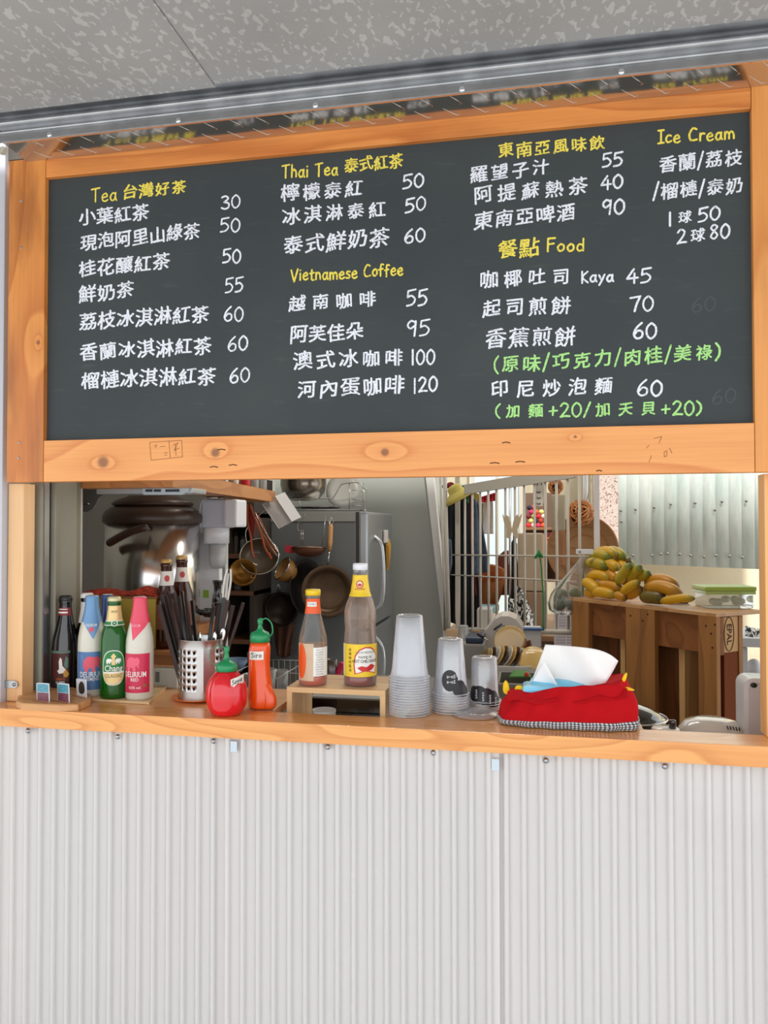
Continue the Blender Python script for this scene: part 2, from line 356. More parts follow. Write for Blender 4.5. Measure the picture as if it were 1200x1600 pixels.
def mirror_mat():
    m = bpy.data.materials.new('polished_underside'); m.use_nodes = True; nt = m.node_tree; b = nt.nodes['Principled BSDF']; L = nt.links.new
    b.inputs['Base Color'].default_value = rgb(206, 198, 188); b.inputs['Metallic'].default_value = 1; b.inputs['Roughness'].default_value = .12
    tc = N(nt, 'TexCoord'); n = N(nt, 'TexNoise'); n.inputs['Scale'].default_value = 14; L(tc.outputs['Object'], n.inputs['Vector'])
    bp = N(nt, 'Bump'); bp.inputs['Strength'].default_value = .2; bp.inputs['Distance'].default_value = .003; L(n.outputs[0], bp.inputs['Height']); L(bp.outputs[0], b.inputs['Normal']); return m
MM = mirror_mat()
BY, BZ = -.0148, 2.382                                # back edge, against the board; the sheet rises towards its lip
def und(t): return (LY+(BY-LY)*t-RO[1], LZ+(BZ-LZ)*t-ZS)
g = MB(); fl_ = [(xl, 0), (2.1, 0), (2.1, 1), (at(42, 255, BY).x, 1), (at(32, 251, BY-.02).x, .85)]
vs = [(x, *und(t)) for x, t in fl_]; vs += [(x, y, z+.0014) for x, y, z in vs]
g.add(vs, [(0, 1, 2, 3, 4), (9, 8, 7, 6, 5), (0, 5, 6, 1), (0, 4, 9, 5), (4, 3, 8, 9)]); g.build('underside', MM, rail)
x = .0
while x < 1.75:                                        # pressed herring-bone ridges
    g = MB()
    def up_(x_, t_): y_, z_ = und(t_); return (x_, y_, z_-.0004)
    g.tube([up_(x, .08), up_(x+.024, .42), up_(x+.018, .48)], [.0003, .0008, .0002], 5)
    g.tube([up_(x-.018, .56), up_(x+.01, .9), up_(x+.018, .86)], [.0003, .0008, .0002], 5)
    g.build('pressed_ridge', MM, rail); x += .062
for px in (78, 279, 493, 722, 971):
    p = at(px, 158+(600-px)*.112+8, -.092); g = MB(); g.ball((0, 0, 0), .0065, 12, 6, (1, .5, 1)); g.build('rivet', lipm, rail, loc=(at(px, 150, LY).x, LY-.001-RO[1], LZ+.007-ZS))
q = at(4, 233, LY); MB().prism([(q.x-.012, q.z-.007), (q.x-.002, q.z-.009), (q.x+.006, q.z+.002), (q.x+.002, q.z+.007), (q.x-.010, q.z+.005)], LY, LY+.012).build('end_clip', mat('grey_clip', (190, 185, 172), .5), rail, loc=tuple(-V(RO)))
# ---- menu board
XF0, XF1 = -.1035, 1.70
zb0, zt1 = ZB-.1, 2.43
bd = thing('menu_board', 'big blackboard menu in an orange pine frame with white and yellow writing', 'sign', (0, 0, ZB))
def chalk_mat():
    m = bpy.data.materials.new('blackboard_paint'); m.use_nodes = True; nt = m.node_tree; b = nt.nodes['Principled BSDF']; L = nt.links.new
    tc = N(nt, 'TexCoord')
    n = N(nt, 'TexNoise'); n.inputs['Scale'].default_value = 3; n.inputs['Detail'].default_value = 6; L(tc.outputs['Object'], n.inputs['Vector'])
    mp = N(nt, 'Mapping'); mp.inputs['Scale'].default_value = (14, 1, 70); L(tc.outputs['Object'], mp.inputs[0]); n2 = N(nt, 'TexNoise'); n2.inputs['Detail'].default_value = 3; n2.inputs['Scale'].default_value = 1; L(mp.outputs[0], n2.inputs['Vector'])
    f = math_(nt, 'ADD', math_(nt, 'MULTIPLY', n.outputs[0], .6), math_(nt, 'MULTIPLY', ramp(nt, n2.outputs[0], [(.6, (0, 0, 0, 1)), (.8, (1, 1, 1, 1))]), .35))
    L(ramp(nt, f, [(.2, (58, 64, 66)), (.75, (76, 81, 80)), (1, (105, 108, 106))]), b.inputs['Base Color']); b.inputs['Roughness'].default_value = .62; b.inputs['Specular IOR Level'].default_value = .3; return m
MB().box(-.012, 1.612, .0, .012, -.012, .655).build('board_panel', chalk_mat(), bd)
rk = [(.155, -.014, -.055, .016), (.44, -.014, -.038, .012), (.84, -.014, -.045, .010), (1.25, -.014, -.02, .004)]
W_rail = wood('pine_lower_rail', (240, 164, 92), (212, 122, 52), 0, [(a, b_, c, d) for a, b_, c, d in rk], freq=5, cross=.8, scale=.9, rough=.4)
W_top = wood('pine_top_rail', (232, 148, 72), (196, 104, 36), 0, [], freq=9, blotch=.35)
W_stile = wood('pine_stile', (228, 148, 70), (190, 102, 34), 2, [(-.02, -.014, .24, .006)], freq=7, blotch=.65, rough=.4)
W_stile2 = wood('pine_right_stile', (236, 160, 84), (214, 128, 54), 2, [], freq=6, blotch=.25)
MB().box(-.0035, 1.603, -.013, .02, -.1, 0, bev=.0012).build('lower_rail', W_rail, bd)
MB().box(-.0035, 1.603, -.013, .02, .6445, .694, bev=.0012).build('upper_rail', W_top, bd)
MB().box(XF0, -.0045, -.014, .02, -.1, .694, bev=.0012).build('left_stile', W_stile, bd)
MB().box(1.604, XF1, -.014, .02, -.1, .694, bev=.0012).build('right_stile', W_stile2, bd)
MB().box(XF0, XF1, .0202, .045, 0.0, .694).build('backing', mat('backing_ply', (150, 110, 70), .8), bd)
def screw_at(px, py, y, parent, base, r=.0032):
    p = at(px, py, y); g = MB(); g.lathe([(r, -.002), (r, .0004), (r*.8, .0012), (0, .0014)], 12, Matrix.Rotation(pi/2, 4, 'X')); g.box(-r*.75, r*.75, -.0016, -.0009, -.0004, .0004); g.box(-.0004, .0004, -.0016, -.0009, -r*.75, r*.75)
    return g.build('screw', M_screw, parent, loc=(p.x-base[0], y-base[1], p.z-base[2]))
for px, py in ((33, 314), (33, 387), (30, 692), (29, 716)): screw_at(px, py, -.0145, bd, (0, 0, ZB))
# stamped date box and ink marks on the lower rail
ink = mat('faded_ink', (150, 96, 48), .8)
def line_mark(pts, w, y, name, m, parent, base):
    vs, fs = [], []; q = [at(a, b, y) for a, b in pts]; stroke_poly(vs, fs, [(p.x-base[0], p.z-base[2]) for p in q], w)
    return MB().add([(a, y-base[1], b) for a, b in vs], fs).build(name, m, parent)
BB = (0, 0, ZB)
for pts in ([(234, 691), (284, 688), (285, 714), (236, 719), (234, 691)], [(264, 689), (266, 716)], [(240, 697), (245, 695), (243, 700)], [(250, 698), (258, 697)], [(256, 708), (262, 707)], [(257, 711), (261, 711)], [(270, 696), (278, 692), (272, 704), (280, 700)], [(274, 694), (275, 712)]):
    line_mark(pts, .0006, -.0134, 'stamp_mark', ink, bd, BB)
for pts in ([(1022, 685), (1034, 682), (1030, 692)], [(1014, 696), (1010, 700)], [(1018, 712), (1014, 722)], [(1038, 706), (1042, 704), (1042, 712), (1038, 714), (1038, 706)], [(1046, 700), (1050, 708)]):
    line_mark(pts, .0006, -.0134, 'pencil_mark', mat('pencil', (160, 110, 62), .8), bd, BB)
crk = mat('dark_crack', (84, 42, 22), .9)
for a, b_, l in ((340, 703, 12), (328, 730, 12), (358, 727, 12), (785, 692, 12), (766, 724, 14), (806, 722, 14), (932, 736, 8)):
    line_mark([(a, b_), (a+l*.5, b_-1.2), (a+l, b_)], .0011, -.0134, 'crack', crk, bd, BB)
# ---- chalk writing
def chalk_ink(name, c):
    m = bpy.data.materials.new(name); m.use_nodes = True; nt = m.node_tree; b = nt.nodes['Principled BSDF']; L = nt.links.new
    tc = N(nt, 'TexCoord'); n = N(nt, 'TexNoise'); n.inputs['Scale'].default_value = 260; n.inputs['Detail'].default_value = 2; L(tc.outputs['Object'], n.inputs['Vector'])
    L(ramp(nt, n.outputs[0], [(.28, tuple(int(q*.62) for q in c)), (.46, c)]), b.inputs['Base Color']); b.inputs['Roughness'].default_value = .9; return m
CW, CY, CG = chalk_ink('white_chalk', (238, 240, 248)), chalk_ink('yellow_chalk', (244, 224, 92)), chalk_ink('green_chalk', (176, 232, 142))
CGH = mat('rubbed_chalk', (80, 84, 84), .9)
def is_cjk(c): return ord(c) > 0x2000
def write(text, x0, y0, x1, y1, h, m, name='chalk_writing', w=.0021, cw=1.0):
    """text between two points of the photograph, laid on the board plane; h = character height in its pixels"""
    wd_ = [(1.0*cw if is_cjk(c) else chw(c)*.72) for c in text]; tot = sum(wd_); acc = 0; vs, fs = [], []
    for c, cwid in zip(text, wd_):
        t = (acc+cwid/2)/tot; acc += cwid
        if c == ' ': continue
        px = x0+(x1-x0)*t; py = y0+(y1-y0)*t+random.uniform(-1.2, 1.2)
        P0 = at(px, py, 0); ex = (at(px+1, py+(y1-y0)/(x1-x0), 0)-P0); ez = (at(px, py-1, 0)-P0)
        slot = (x1-x0)*cwid/tot; ang = random.uniform(-.05, .05)+.05
        if is_cjk(c):
            gv, gf = glyph(c, 0); hh = h*random.uniform(.94, 1.06); ww = min(slot*.99, hh*1.05)
            ph = random.random()*6; q = []
            for (a, b) in gv:
                a = (a-.5); b = (b-.38)
                a2 = a+.022*sin(b*5+ph)+.04*b; b2 = b+.02*sin(a*6+ph*2)+.075*a
                q.append(((a2*cos(ang)-b2*sin(ang)*.3)*ww, (b2+a2*sin(ang)*.5)*hh))
            for sx_, sz_ in ((0, 0), (.9, .1), (-.3, .85)):       # a broad chalk nib: the outline laid down three times
                n0 = len(vs)
                for a, b in q: p = P0+ex*(a+sx_*w/.0021)+ez*(b+sz_*w/.0021); vs.append((p.x, p.z))
                fs += [tuple(i+n0 for i in f) for f in gf]
        else:
            sw, sts = S1[c]; hh = h*(1.0 if not c.islower() else .95); ww = slot/(sw+.12)
            for st in sts:
                pts = cat_rom([(a, b, 0) for a, b in st], 4) if len(st) > 2 else [V((*st[0], 0)), V((*st[-1], 0))]
                jp = [((p.x-sw/2)*ww, (p.y-.5)*hh+(p.x-.3)*.05*hh) for p in pts]
                mp_ = [P0+ex*a+ez*b for a, b in jp]; stroke_poly(vs, fs, [(p.x, p.z) for p in mp_], w*random.uniform(.9, 1.1))
    # every stroke piece lies a hair above the one before it, as overlapping chalk does
    
    dv = [0]*len(vs); seg = [(min(f), max(f)) for f in fs]
    cov = 0; layer = 0
    for a, b in sorted(seg):
        if a >= cov: layer += 1
        cov = max(cov, b+1)
        for j in range(a, b+1): dv[j] = layer
    g = MB().add([(a, -.0003-3e-6*dv[i], b-ZB) for i, (a, b) in enumerate(vs)], fs); return g.build(name, m, bd)
Wt = [("Tea", 142, 306, 184, 303, 21, CY), ("台灣好茶", 190, 302, 292, 292, 23, CY), ("30", 344, 316, 377, 315, 20, CW), ("小葉紅茶", 122, 341, 233, 331, 27, CW),
 ("現泡阿里山綠茶", 125, 380, 313, 360, 27, CW), ("50", 342, 353, 377, 351, 21, CW), ("桂花釀紅茶", 122, 421, 266, 408, 28, CW), ("50", 346, 401, 378, 400, 21, CW),
 ("鮮奶茶", 122, 460, 210, 453, 28, CW), ("55", 350, 447, 381, 445, 22, CW), ("荔枝冰淇淋紅茶", 123, 503, 327, 490, 29, CW), ("60", 348, 492, 382, 490, 22, CW),
 ("香蘭冰淇淋紅茶", 124, 550, 331, 540, 28, CW), ("60", 354, 538, 389, 535, 22, CW), ("榴槤冰淇淋紅茶", 126, 595, 338, 587, 29, CW), ("60", 357, 588, 392, 586, 22, CW),
 ("Thai Tea", 440, 269, 529, 264, 20, CY), ("泰式紅茶", 537, 259, 630, 251, 24, CY), ("檸檬泰紅", 437, 302, 569, 294, 28, CW), ("50", 627, 284, 664, 281, 21, CW),
 ("冰淇淋泰紅", 438, 338, 606, 327, 27, CW), ("50", 631, 322, 667, 318, 21, CW), ("泰式鮮奶茶", 441, 383, 609, 370, 31, CW), ("60", 630, 369, 666, 367, 21, CW),
 ("Vietnamese Coffee", 454, 430, 631, 421, 19, CY), ("越南咖啡", 446, 474, 592, 468, 27, CW), ("55", 633, 467, 669, 464, 24, CW), ("阿芙佳朵", 452, 523, 569, 517, 29, CW),
 ("95", 634, 513, 673, 511, 24, CW), ("澳式冰咖啡", 455, 564, 633, 559, 29, CW), ("100", 641, 559, 681, 557, 23, CW), ("河內蛋咖啡", 462, 609, 633, 601, 30, CW), ("120", 644, 602, 685, 600, 23, CW),
 ("東南亞風味飲", 776, 236, 947, 223, 25, CY), ("羅望子汁", 732, 273, 861, 260, 27, CW), ("55", 939, 251, 974, 249, 21, CW), ("阿提蘇熱茶", 736, 305, 921, 290, 28, CW), ("40", 937, 286, 975, 284, 21, CW),
 ("東南亞啤酒", 739, 346, 900, 331, 29, CW), ("90", 939, 326, 978, 322, 23, CW), ("餐點", 776, 391, 844, 386, 31, CY), ("Food", 853, 384, 915, 381, 20, CY),
 ("咖椰吐司", 745, 438, 895, 431, 28, CW), ("Kaya", 907, 433, 960, 430, 18, CW), ("45", 977, 433, 1019, 431, 22, CW), ("起司煎餅", 750, 482, 894, 476, 29, CW), ("70", 982, 476, 1023, 474, 23, CW),
 ("香蕉煎餅", 756, 530, 901, 525, 31, CW), ("60", 987, 518, 1028, 516, 24, CW), ("(原味/巧克力/肉桂/美祿)", 770, 571, 1127, 549, 27, CG), ("印尼炒泡麵", 760, 608, 963, 603, 28, CW), ("60", 993, 608, 1037, 605, 24, CW),
 ("(加麵+20/加天貝+20)", 772, 643, 1098, 638, 22, CG), ("Ice Cream", 1027, 215, 1149, 208, 20, CY), ("香蘭/荔枝", 1028, 257, 1161, 246, 27, CW), ("/榴槤/泰奶", 1019, 300, 1162, 288, 27, CW),
 ("1球50", 1042, 342, 1127, 333, 21, CW), ("2球80", 1056, 371, 1142, 360, 22, CW)]
for t in Wt: write(*t)
write("60", 1110, 622, 1152, 617, 22, CGH, 'rubbed_writing', w=.0014); write("60", 1078, 478, 1120, 474, 22, CGH, 'rubbed_writing', w=.0012)
# ---- posts, jamb
W_post = wood('pale_post_pine', (240, 196, 146), (222, 166, 108), 2, [], freq=3, rough=.5, blotch=.1)
W_postr = wood('right_post_pine', (240, 182, 116), (220, 150, 84), 2, [], freq=4, rough=.5)
def struct(o): return tag(o, kind='structure')
struct(MB().box(-.131, -.088, .03, .074, ZC+.001, zb0-.001, bev=.001).build('pillar', W_post, origin=(-.11, .05, ZC)))
struct(MB().box(-.131, -.088, .03, .074, zb0+.01, ZB+.8).build('pillar', W_post, origin=(-.11, .05, ZC)))
struct(MB().box(1.7005, 1.7545, .02, .08, 0, 2.409).build('pillar', W_postr, origin=(1.73, .05, ZC)))
struct(MB().box(1.632, 1.69, .03, .075, ZC+.001, zb0-.001, bev=.001).build('pillar', W_postr, origin=(1.66, .05, ZC)))
struct(MB().box(-.150, -.1335, .01, .07, 0, 2.45, bev=.002).build('trim_2', mat('white_jamb', (196, 198, 206), .4)))
struct(MB().box(1.755, 3.6, .02, .08, 0, 2.409).build('wall_front', mat('weathered_dark_metal', (96, 92, 84), .6, var=.5, vscale=12)))
struct(MB().box(-2.4, -.152, .02, .08, 0, 2.409).build('wall_front', mat('weathered_dark_metal', (96, 92, 84), .6, var=.5, vscale=12)))
lt = thing('door_latch', 'small grey metal latch plate screwed across the white jamb and pale post', 'latch', (at(18, 1069, .028).x, .028, at(18, 1069, .028).z))
g = MB().prism(cat_rom([(-.045, -.009, 0), (.012, -.009, 0), (.02, 0, 0), (.012, .009, 0), (-.045, .009, 0)], 1) and [(-.045, -.008), (.010, -.009), (.017, -.006), (.019, 0), (.017, .006), (.010, .009), (-.045, .008)], -.003, 0); g.build('plate', M_alu, lt)
g = MB(); g.lathe([(.0045, 0), (.0045, .0015), (0, .0022)], 12, Matrix.Translation((.01, -.003, 0)) @ Matrix.Rotation(pi/2, 4, 'X')); g.build('screw', M_screw, lt)
g = MB(); g.box(-.021, -.018, -.006, -.003, -.012, .010); g.build('hinge_pin', M_screw, lt)
# ---- counter
W_cnt = wood('counter_pine', (238, 168, 96), (206, 126, 56), 0, [], freq=13, cross=1.6, rough=.22, coat=.5)
W_cnt2 = wood('counter_rear_pine', (232, 176, 118), (206, 144, 86), 0, [], freq=6, rough=.3, coat=.3)
ct = thing('counter', 'long honey-coloured pine counter shelf above the white corrugated sheeting', 'counter', (.75, 0, ZC-.042))
def off(o, p): o.location = (o.location.x-p[0], o.location.y-p[1], o.location.z-p[2]); return o
CT = (.75, 0, ZC-.042)
off(MB().box(-.155, 1.699, -.041, .05, ZC-.042, ZC, bev=.0018).build('front_plank', W_cnt, ct), CT)
off(MB().box(-.128, .555, .0508, .30, ZC-.02, ZC-.0005, bev=.001).build('rear_plank', W_cnt2, ct), CT)
off(MB().box(.872, 1.392, .0508, .215, ZC-.02, ZC-.0005, bev=.001).build('rear_plank', W_cnt2, ct), CT)
off(MB().box(-.1, .55, .051, .09, ZC-.05, ZC-.021).build('batten', W_cnt2, ct), CT)
# inner worktop
iw = thing('inner_worktop', 'steel kitchen worktop just behind and below the pine counter', 'worktop', (1, .5, .95))
MB().box(-.70, .38, -.446, .45, -.02, .02, bev=.003).build('top', M_steel, iw); MB().box(.3805, .69, -.446, -.10, -.02, .02, bev=.003).build('top', M_steel, iw)
for x_, y_ in ((-.62, -.38), (.64, -.38), (-.62, .4), (.64, -.14), (.3, .4)): MB().box(x_-.02, x_+.02, y_-.02, y_+.02, -.95, -.02).build('leg', M_steel, iw)
ZW = .97
# ---- corrugated polycarbonate front below the counter
def poly_mat():
    m = bpy.data.materials.new('translucent_corrugated_sheet'); m.use_nodes = True; nt = m.node_tree; L = nt.links.new; b = nt.nodes['Principled BSDF']; o = nt.nodes['Material Output']
    b.inputs['Base Color'].default_value = rgb(229, 226, 225); b.inputs['Roughness'].default_value = .16; b.inputs['Specular IOR Level'].default_value = .9; b.inputs['Coat Weight'].default_value = 1; b.inputs['Coat Roughness'].default_value = .06
    t = N(nt, 'BsdfTranslucent'); t.inputs[0].default_value = (.9, .9, .9, 1); mx = N(nt, 'MixShader'); mx.inputs[0].default_value = .18; L(b.outputs[0], mx.inputs[1]); L(t.outputs[0], mx.inputs[2])
    tr = N(nt, 'BsdfTransparent'); m2 = N(nt, 'MixShader'); m2.inputs[0].default_value = .06; L(mx.outputs[0], m2.inputs[1]); L(tr.outputs[0], m2.inputs[2]); L(m2.outputs[0], o.inputs[0]); return m
PM = poly_mat()
wf = thing('wall_below_counter', None, None, (.75, 0, .5)); wf['kind'] = 'structure'
def corr(x0, x1, y, pitch=.037, phase=0, name='corrugated_sheet'):
    g = MB(); pts = []; x = x0
    prof_ = [(0, 0), (.2, -.0008), (.4, -.0008), (.58, 0)]+[(.8-.19*cos(pi*q/9), .0105*sin(pi*q/9)) for q in range(1, 9)]
    k = math.floor((x0-phase)/pitch)
    while True:
        for u, d in prof_:
            xx = phase+(k+u)*pitch
            if x0 <= xx <= x1: pts.append((xx, y-d))
        k += 1
        if phase+k*pitch > x1: break
    n = len(pts); vs = [(a, b, .0) for a, b in pts]+[(a, b, ZC-.0425) for a, b in pts]
    g.add(vs, [(i, i+1, i+1+n, i+n) for i in range(n-1)], None, True); o = g.build(name, PM, wf); return off(o, (.75, 0, .5))
corr(-.129, .475, -.006); corr(.46, 1.09, -.0115); corr(1.07, 1.70, -.006)
stud = mat('tan_stud', (196, 160, 124), .7)
for x0, x1 in ((-.128, -.055), (.445, .49), (1.055, 1.10), (1.62, 1.70)): off(MB().box(x0, x1, .002, .045, 0, ZC-.045).build('stud', stud, wf), (.75, 0, .5))
for (px, py) in ((46, 1141), (186, 1150), (335, 1157), (513, 1166), (678, 1175), (853, 1187), (1038, 1196)):
    p = at(px, py, -.014); g = MB(); g.lathe([(.0062, 0), (.0062, .0012), (.0045, .0014), (.0045, .005), (.003, .006), (0, .0062)], 6 if 0 else 14, Matrix.Rotation(pi/2, 4, 'X')); o = g.build('roofing_screw', M_screw, wf, loc=(p.x-.75, -.0185, p.z-.5))
# tiny blue tape remnants seen at the sheet joints
for px, py in ((365, 1164), (774, 1192)):
    p = at(px, py, -.019); MB().box(-.008, .008, -.0004, .0004, -.016, .008).build('blue_tape', mat('blue_tape', (200, 214, 224), .6), wf, loc=(p.x-.75, -.0185, p.z-.5))
# ---- kitchen shell
W_in = mat('kitchen_grey_wall', (172, 172, 162), .7, var=.08, vscale=2)
struct(MB().box(-.72, -.68, .08, 3.6, 0, 2.6).build('wall_left', W_in))
struct(MB().box(-.72, .62, 3.0, 3.05, 0, 2.6).build('wall_back', W_in))
struct(MB().box(-2.4, 3.2, .021, .08, 2.41, 2.65).build('wall_above_rail', mat('weathered_dark_metal')))
struct(MB().box(-.72, 3.2, .05, 2.2, 2.65, 2.7).build('ceiling_kitchen', mat('kitchen_ceiling', (190, 188, 180), .8)))
# olive aluminium sliding-door stack at the left of the opening
sl = thing('sliding_door', 'olive-grey aluminium sliding door panels stacked beside the pale post', 'door', (-.04, .16, ZC))
olive = mat('olive_aluminium', (150, 146, 130), .38, .35, var=.12, vscale=9); olived = mat('olive_groove', (112, 107, 92), .5, .2)
def rel(o, b): return off(o, b)
SB = (-.04, .16, ZC)
def sbox(px0, px1, y0, y1, m, name, dy=.0):
    xa = at(px0, 900, y0).x; xb = at(px1, 900, y1).x
    g = MB(); vs = [(xa, y0, ZC), (xb, y1, ZC), (xb, y1+.02, ZC), (xa-.004, y0+.02, ZC)]; vs += [(a, b, 1.78) for a, b, c in vs]
    g.add(vs, [(0, 1, 5, 4), (1, 2, 6, 5), (2, 3, 7, 6), (3, 0, 4, 7), (4, 5, 6, 7), (0, 3, 2, 1)]); return rel(g.build(name, m, sl), SB)
sbox(46, 66, .09, .10, olive, 'panel'); sbox(66, 69, .103, .103, M_alu, 'edge_bead'); sbox(69, 79, .15, .16, olived, 'track'); sbox(79, 87, .15, .155, olive, 'panel')
sbox(87, 119, .212, .27, mat('olive_panel', (146, 140, 122), .45, .3, var=.15, vscale=6), 'panel'); sbox(117, 122, .29, .295, mat('pale_edge_bead', (206, 206, 200), .35, .4), 'edge_bead')
# ================================================================== THINGS ON THE COUNTER
CR = lambda *c: c
class Round:
    """a lathed body measured in pixels: prof = [(half width, y)] from its base up"""
    def __init__(s, root, px, yb, prof, p):
        s.root = root; s.k = D(p)/F; s.p = p; s.prof = [(max(r, 0)*s.k, (yb-y)*s.k) for r, y in prof]; s.yb = yb; s.px = px
        s.ac = atan2(CAM.y-p.y, CAM.x-p.x)
    def z(s, y): return (s.yb-y)*s.k
    def r(s, z):
        P = s.prof
        for (r0_, z0_), (r1_, z1_) in zip(P, P[1:]):
            if z0_ <= z <= z1_ and z1_ > z0_: return r0_+(r1_-r0_)*(z-z0_)/(z1_-z0_)
        return P[0][0] if z < P[0][1] else P[-1][0]
    def body(s, name, m, n=28, parent=None, smooth=2, lo=None, hi=None, inset=0, caps=True):
        pr = [(max(r-inset, 0), z) for r, z in s.prof if (lo is None or z >= lo) and (hi is None or z <= hi)]
        if lo is not None: pr.insert(0, (s.r(lo)-inset, lo))
        if hi is not None: pr.append((s.r(hi)-inset, hi))
        return MB().lathe(pr, n, caps=caps).build(name, m, parent or s.root)
    def patch(s, name, y0, y1, a0, a1, m, eps=.0004, n=20, parent=None, nz=6):
        z0, z1 = s.z(y0), s.z(y1); zs = sorted({z0, z1} | {z for r, z in s.prof if z0 < z < z1} | {z0+(z1-z0)*i/nz for i in range(nz)})
        return MB().lathe([(s.r(z)+eps, z) for z in zs], n, a0=s.ac+a0, a1=s.ac+a1, caps=False).build(name, m, parent or s.root)
    def decal(s, name, vs, fs, m, eps=.0007, parent=None):
        """vs in metres: x around the body from the camera-facing line, z height above the base"""
        out = []
        for x, z in vs:
            r = s.r(z)+eps; a = s.ac+x/max(r, .004); out.append((r*cos(a), r*sin(a), z))
        return MB().add(out, fs).build(name, m, parent or s.root)
    def text(s, name, t, size_px, x_px, y, m, eps=.0008, parent=None, off_=.01, sq=1.0):
        vs, fs = print_mesh(t, size_px*s.k, off_); return s.decal(name, [(a*sq+x_px*s.k, b+s.z(y)) for a, b in vs], fs, m, eps, parent)
    def oval(s, name, cx, cy, rx, ry, m, eps=.0006, n=28, parent=None, power=2.0):
        vs = [(cx*s.k, s.z(cy))]; fs = []
        for q in (.5, 1):
            for i in range(n):
                a = 2*pi*i/n; c_, s_ = cos(a), sin(a); e = 2/power
                vs.append((cx*s.k+rx*s.k*q*math.copysign(abs(c_)**e, c_), s.z(cy)+ry*s.k*q*math.copysign(abs(s_)**e, s_)))
        fs = [(0, 1+i, 1+(i+1) % n) for i in range(n)]+[(1+i, 1+n+i, 1+n+(i+1) % n, 1+(i+1) % n) for i in range(n)]
        return s.decal(name, vs, fs, m, eps, parent)
    def shape(s, name, pts, m, eps=.0007, parent=None):
        """closed outline in pixels relative to (px, y)"""
        bm = bmesh.new(); f = bm.faces.new([bm.verts.new((a*s.k, s.z(b), 0)) for a, b in pts]); bmesh.ops.triangulate(bm, faces=[f])
        for _ in range(1): bmesh.ops.subdivide_edges(bm, edges=bm.edges[:], cuts=6, use_grid_fill=True)
        bm.verts.index_update(); vs = [(v.co.x, v.co.y) for v in bm.verts]; fs = [tuple(v.index for v in f.verts) for f in bm.faces]; bm.free()
        return s.decal(name, vs, fs, m, eps, parent)
def stand(px, yb, rpx, Z):
    """centre of a round base whose front edge touches plane Z at that pixel"""
    p = on(px, yb, Z); r = rpx*D(p)/F; d = V((p.x-CAM.x, p.y-CAM.y, 0)).normalized(); return p+d*r
def beer(name, label, px, yb, prof, glass, Z=ZC, group=None, cap=None, capm=None, dy=0):
    p = stand(px, yb, prof[1][0], Z)
    if dy: p = at(px, yb, p.y+dy); p.z = Z
    r = thing(name, label, 'bottle', p, group=group); b = Round(r, px, yb, prof, p); b.body('glass_body', glass)
    if cap:
        c0, c1, cr = cap; g = MB(); n = 42
        g.lathe([(cr*b.k*.98, b.z(c0)), (cr*b.k, b.z(c0-2)), (cr*.94*b.k, b.z(c1+1.5)), (cr*.8*b.k, b.z(c1))], n, wob=lambda a, j: 1+(.05*cos(21*a) if j < 2 else 0)); g.build('crown_cap', capm, r)
    return b
# elephant emblem drawn with the outline of the body, legs and raised trunk
EL = [(-13, 2), (-12, -8), (-7, -14), (0, -15), (6, -13), (9, -15), (13, -12), (14, -6), (12, 0), (13, 5), (10, 4), (9, 0), (6, 2), (7, 10), (2, 10), (1, 4), (-4, 4), (-5, 11), (-10, 11), (-10, 5)]
def elephant(b, cx, cy, sc, m, eps=.0009): return b.shape('elephant_emblem', [(cx+x*sc, cy+y*sc) for x, y in EL], m, eps)
wh = mat('label_white', (240, 238, 232), .5); cream_glass = mat('cream_painted_glass', (216, 212, 196), .22, coat=.6, var=.06, vscale=300)
pk = mat('pink_print', (226, 84, 104), .4)
# the thin pale plywood mat under the bottles
pm = thing('plywood_mat', 'thin pale plywood sheet under the row of beer bottles', 'board', on(160, 1098, ZC+.002))
a, b_, c, d = on(120, 1094, ZC), on(233, 1101, ZC), on(262, 1074, ZC), on(150, 1068, ZC); o = pm.location
pts = [V((q.x-o.x, q.y-o.y, 0)) for q in (a, b_, c, d)]
MB().add([tuple(q+V((0, 0, -.0018))) for q in pts]+[tuple(q+V((0, 0, .004))) for q in pts], [(0, 1, 5, 4), (1, 2, 6, 5), (2, 3, 7, 6), (3, 0, 4, 7), (4, 5, 6, 7), (3, 2, 1, 0)]).build('sheet', wood('pale_plywood', (226, 192, 146), (206, 168, 120), 1, [], freq=3), pm)
ZP = ZC+.0062
G_green = bpy.data.materials.new('green_beer_glass')
def glassy(name, dark, glow, rough=.06, t=.45):
    m = bpy.data.materials.new(name); m.use_nodes = True; nt = m.node_tree; b = nt.nodes['Principled BSDF']; o = nt.nodes['Material Output']
    b.inputs['Base Color'].default_value = rgb(*dark); b.inputs['Roughness'].default_value = rough; b.inputs['Specular IOR Level'].default_value = .8; b.inputs['Coat Weight'].default_value = .6
    tr = N(nt, 'BsdfTransparent'); tr.inputs[0].default_value = rgb(*glow); mx = N(nt, 'MixShader'); mx.inputs[0].default_value = t
    nt.links.new(b.outputs[0], mx.inputs[1]); nt.links.new(tr.outputs[0], mx.inputs[2]); nt.links.new(mx.outputs[0], o.inputs[0]); return m
G_green = glassy('green_beer_glass', (16, 104, 20), (70, 210, 70), rough=.03, t=.42); G_black = glassy('black_brown_glass', (16, 12, 14), (60, 30, 20), t=.1); G_brown = glassy('brown_beer_glass', (62, 22, 10), (150, 60, 20), t=.25)
tremp = [(19, 1090), (21, 1086), (21, 1012), (20.5, 1000), (18, 985), (14, 970), (11, 956), (9.8, 944), (9.6, 938), (10, 936), (8, 934.5)]
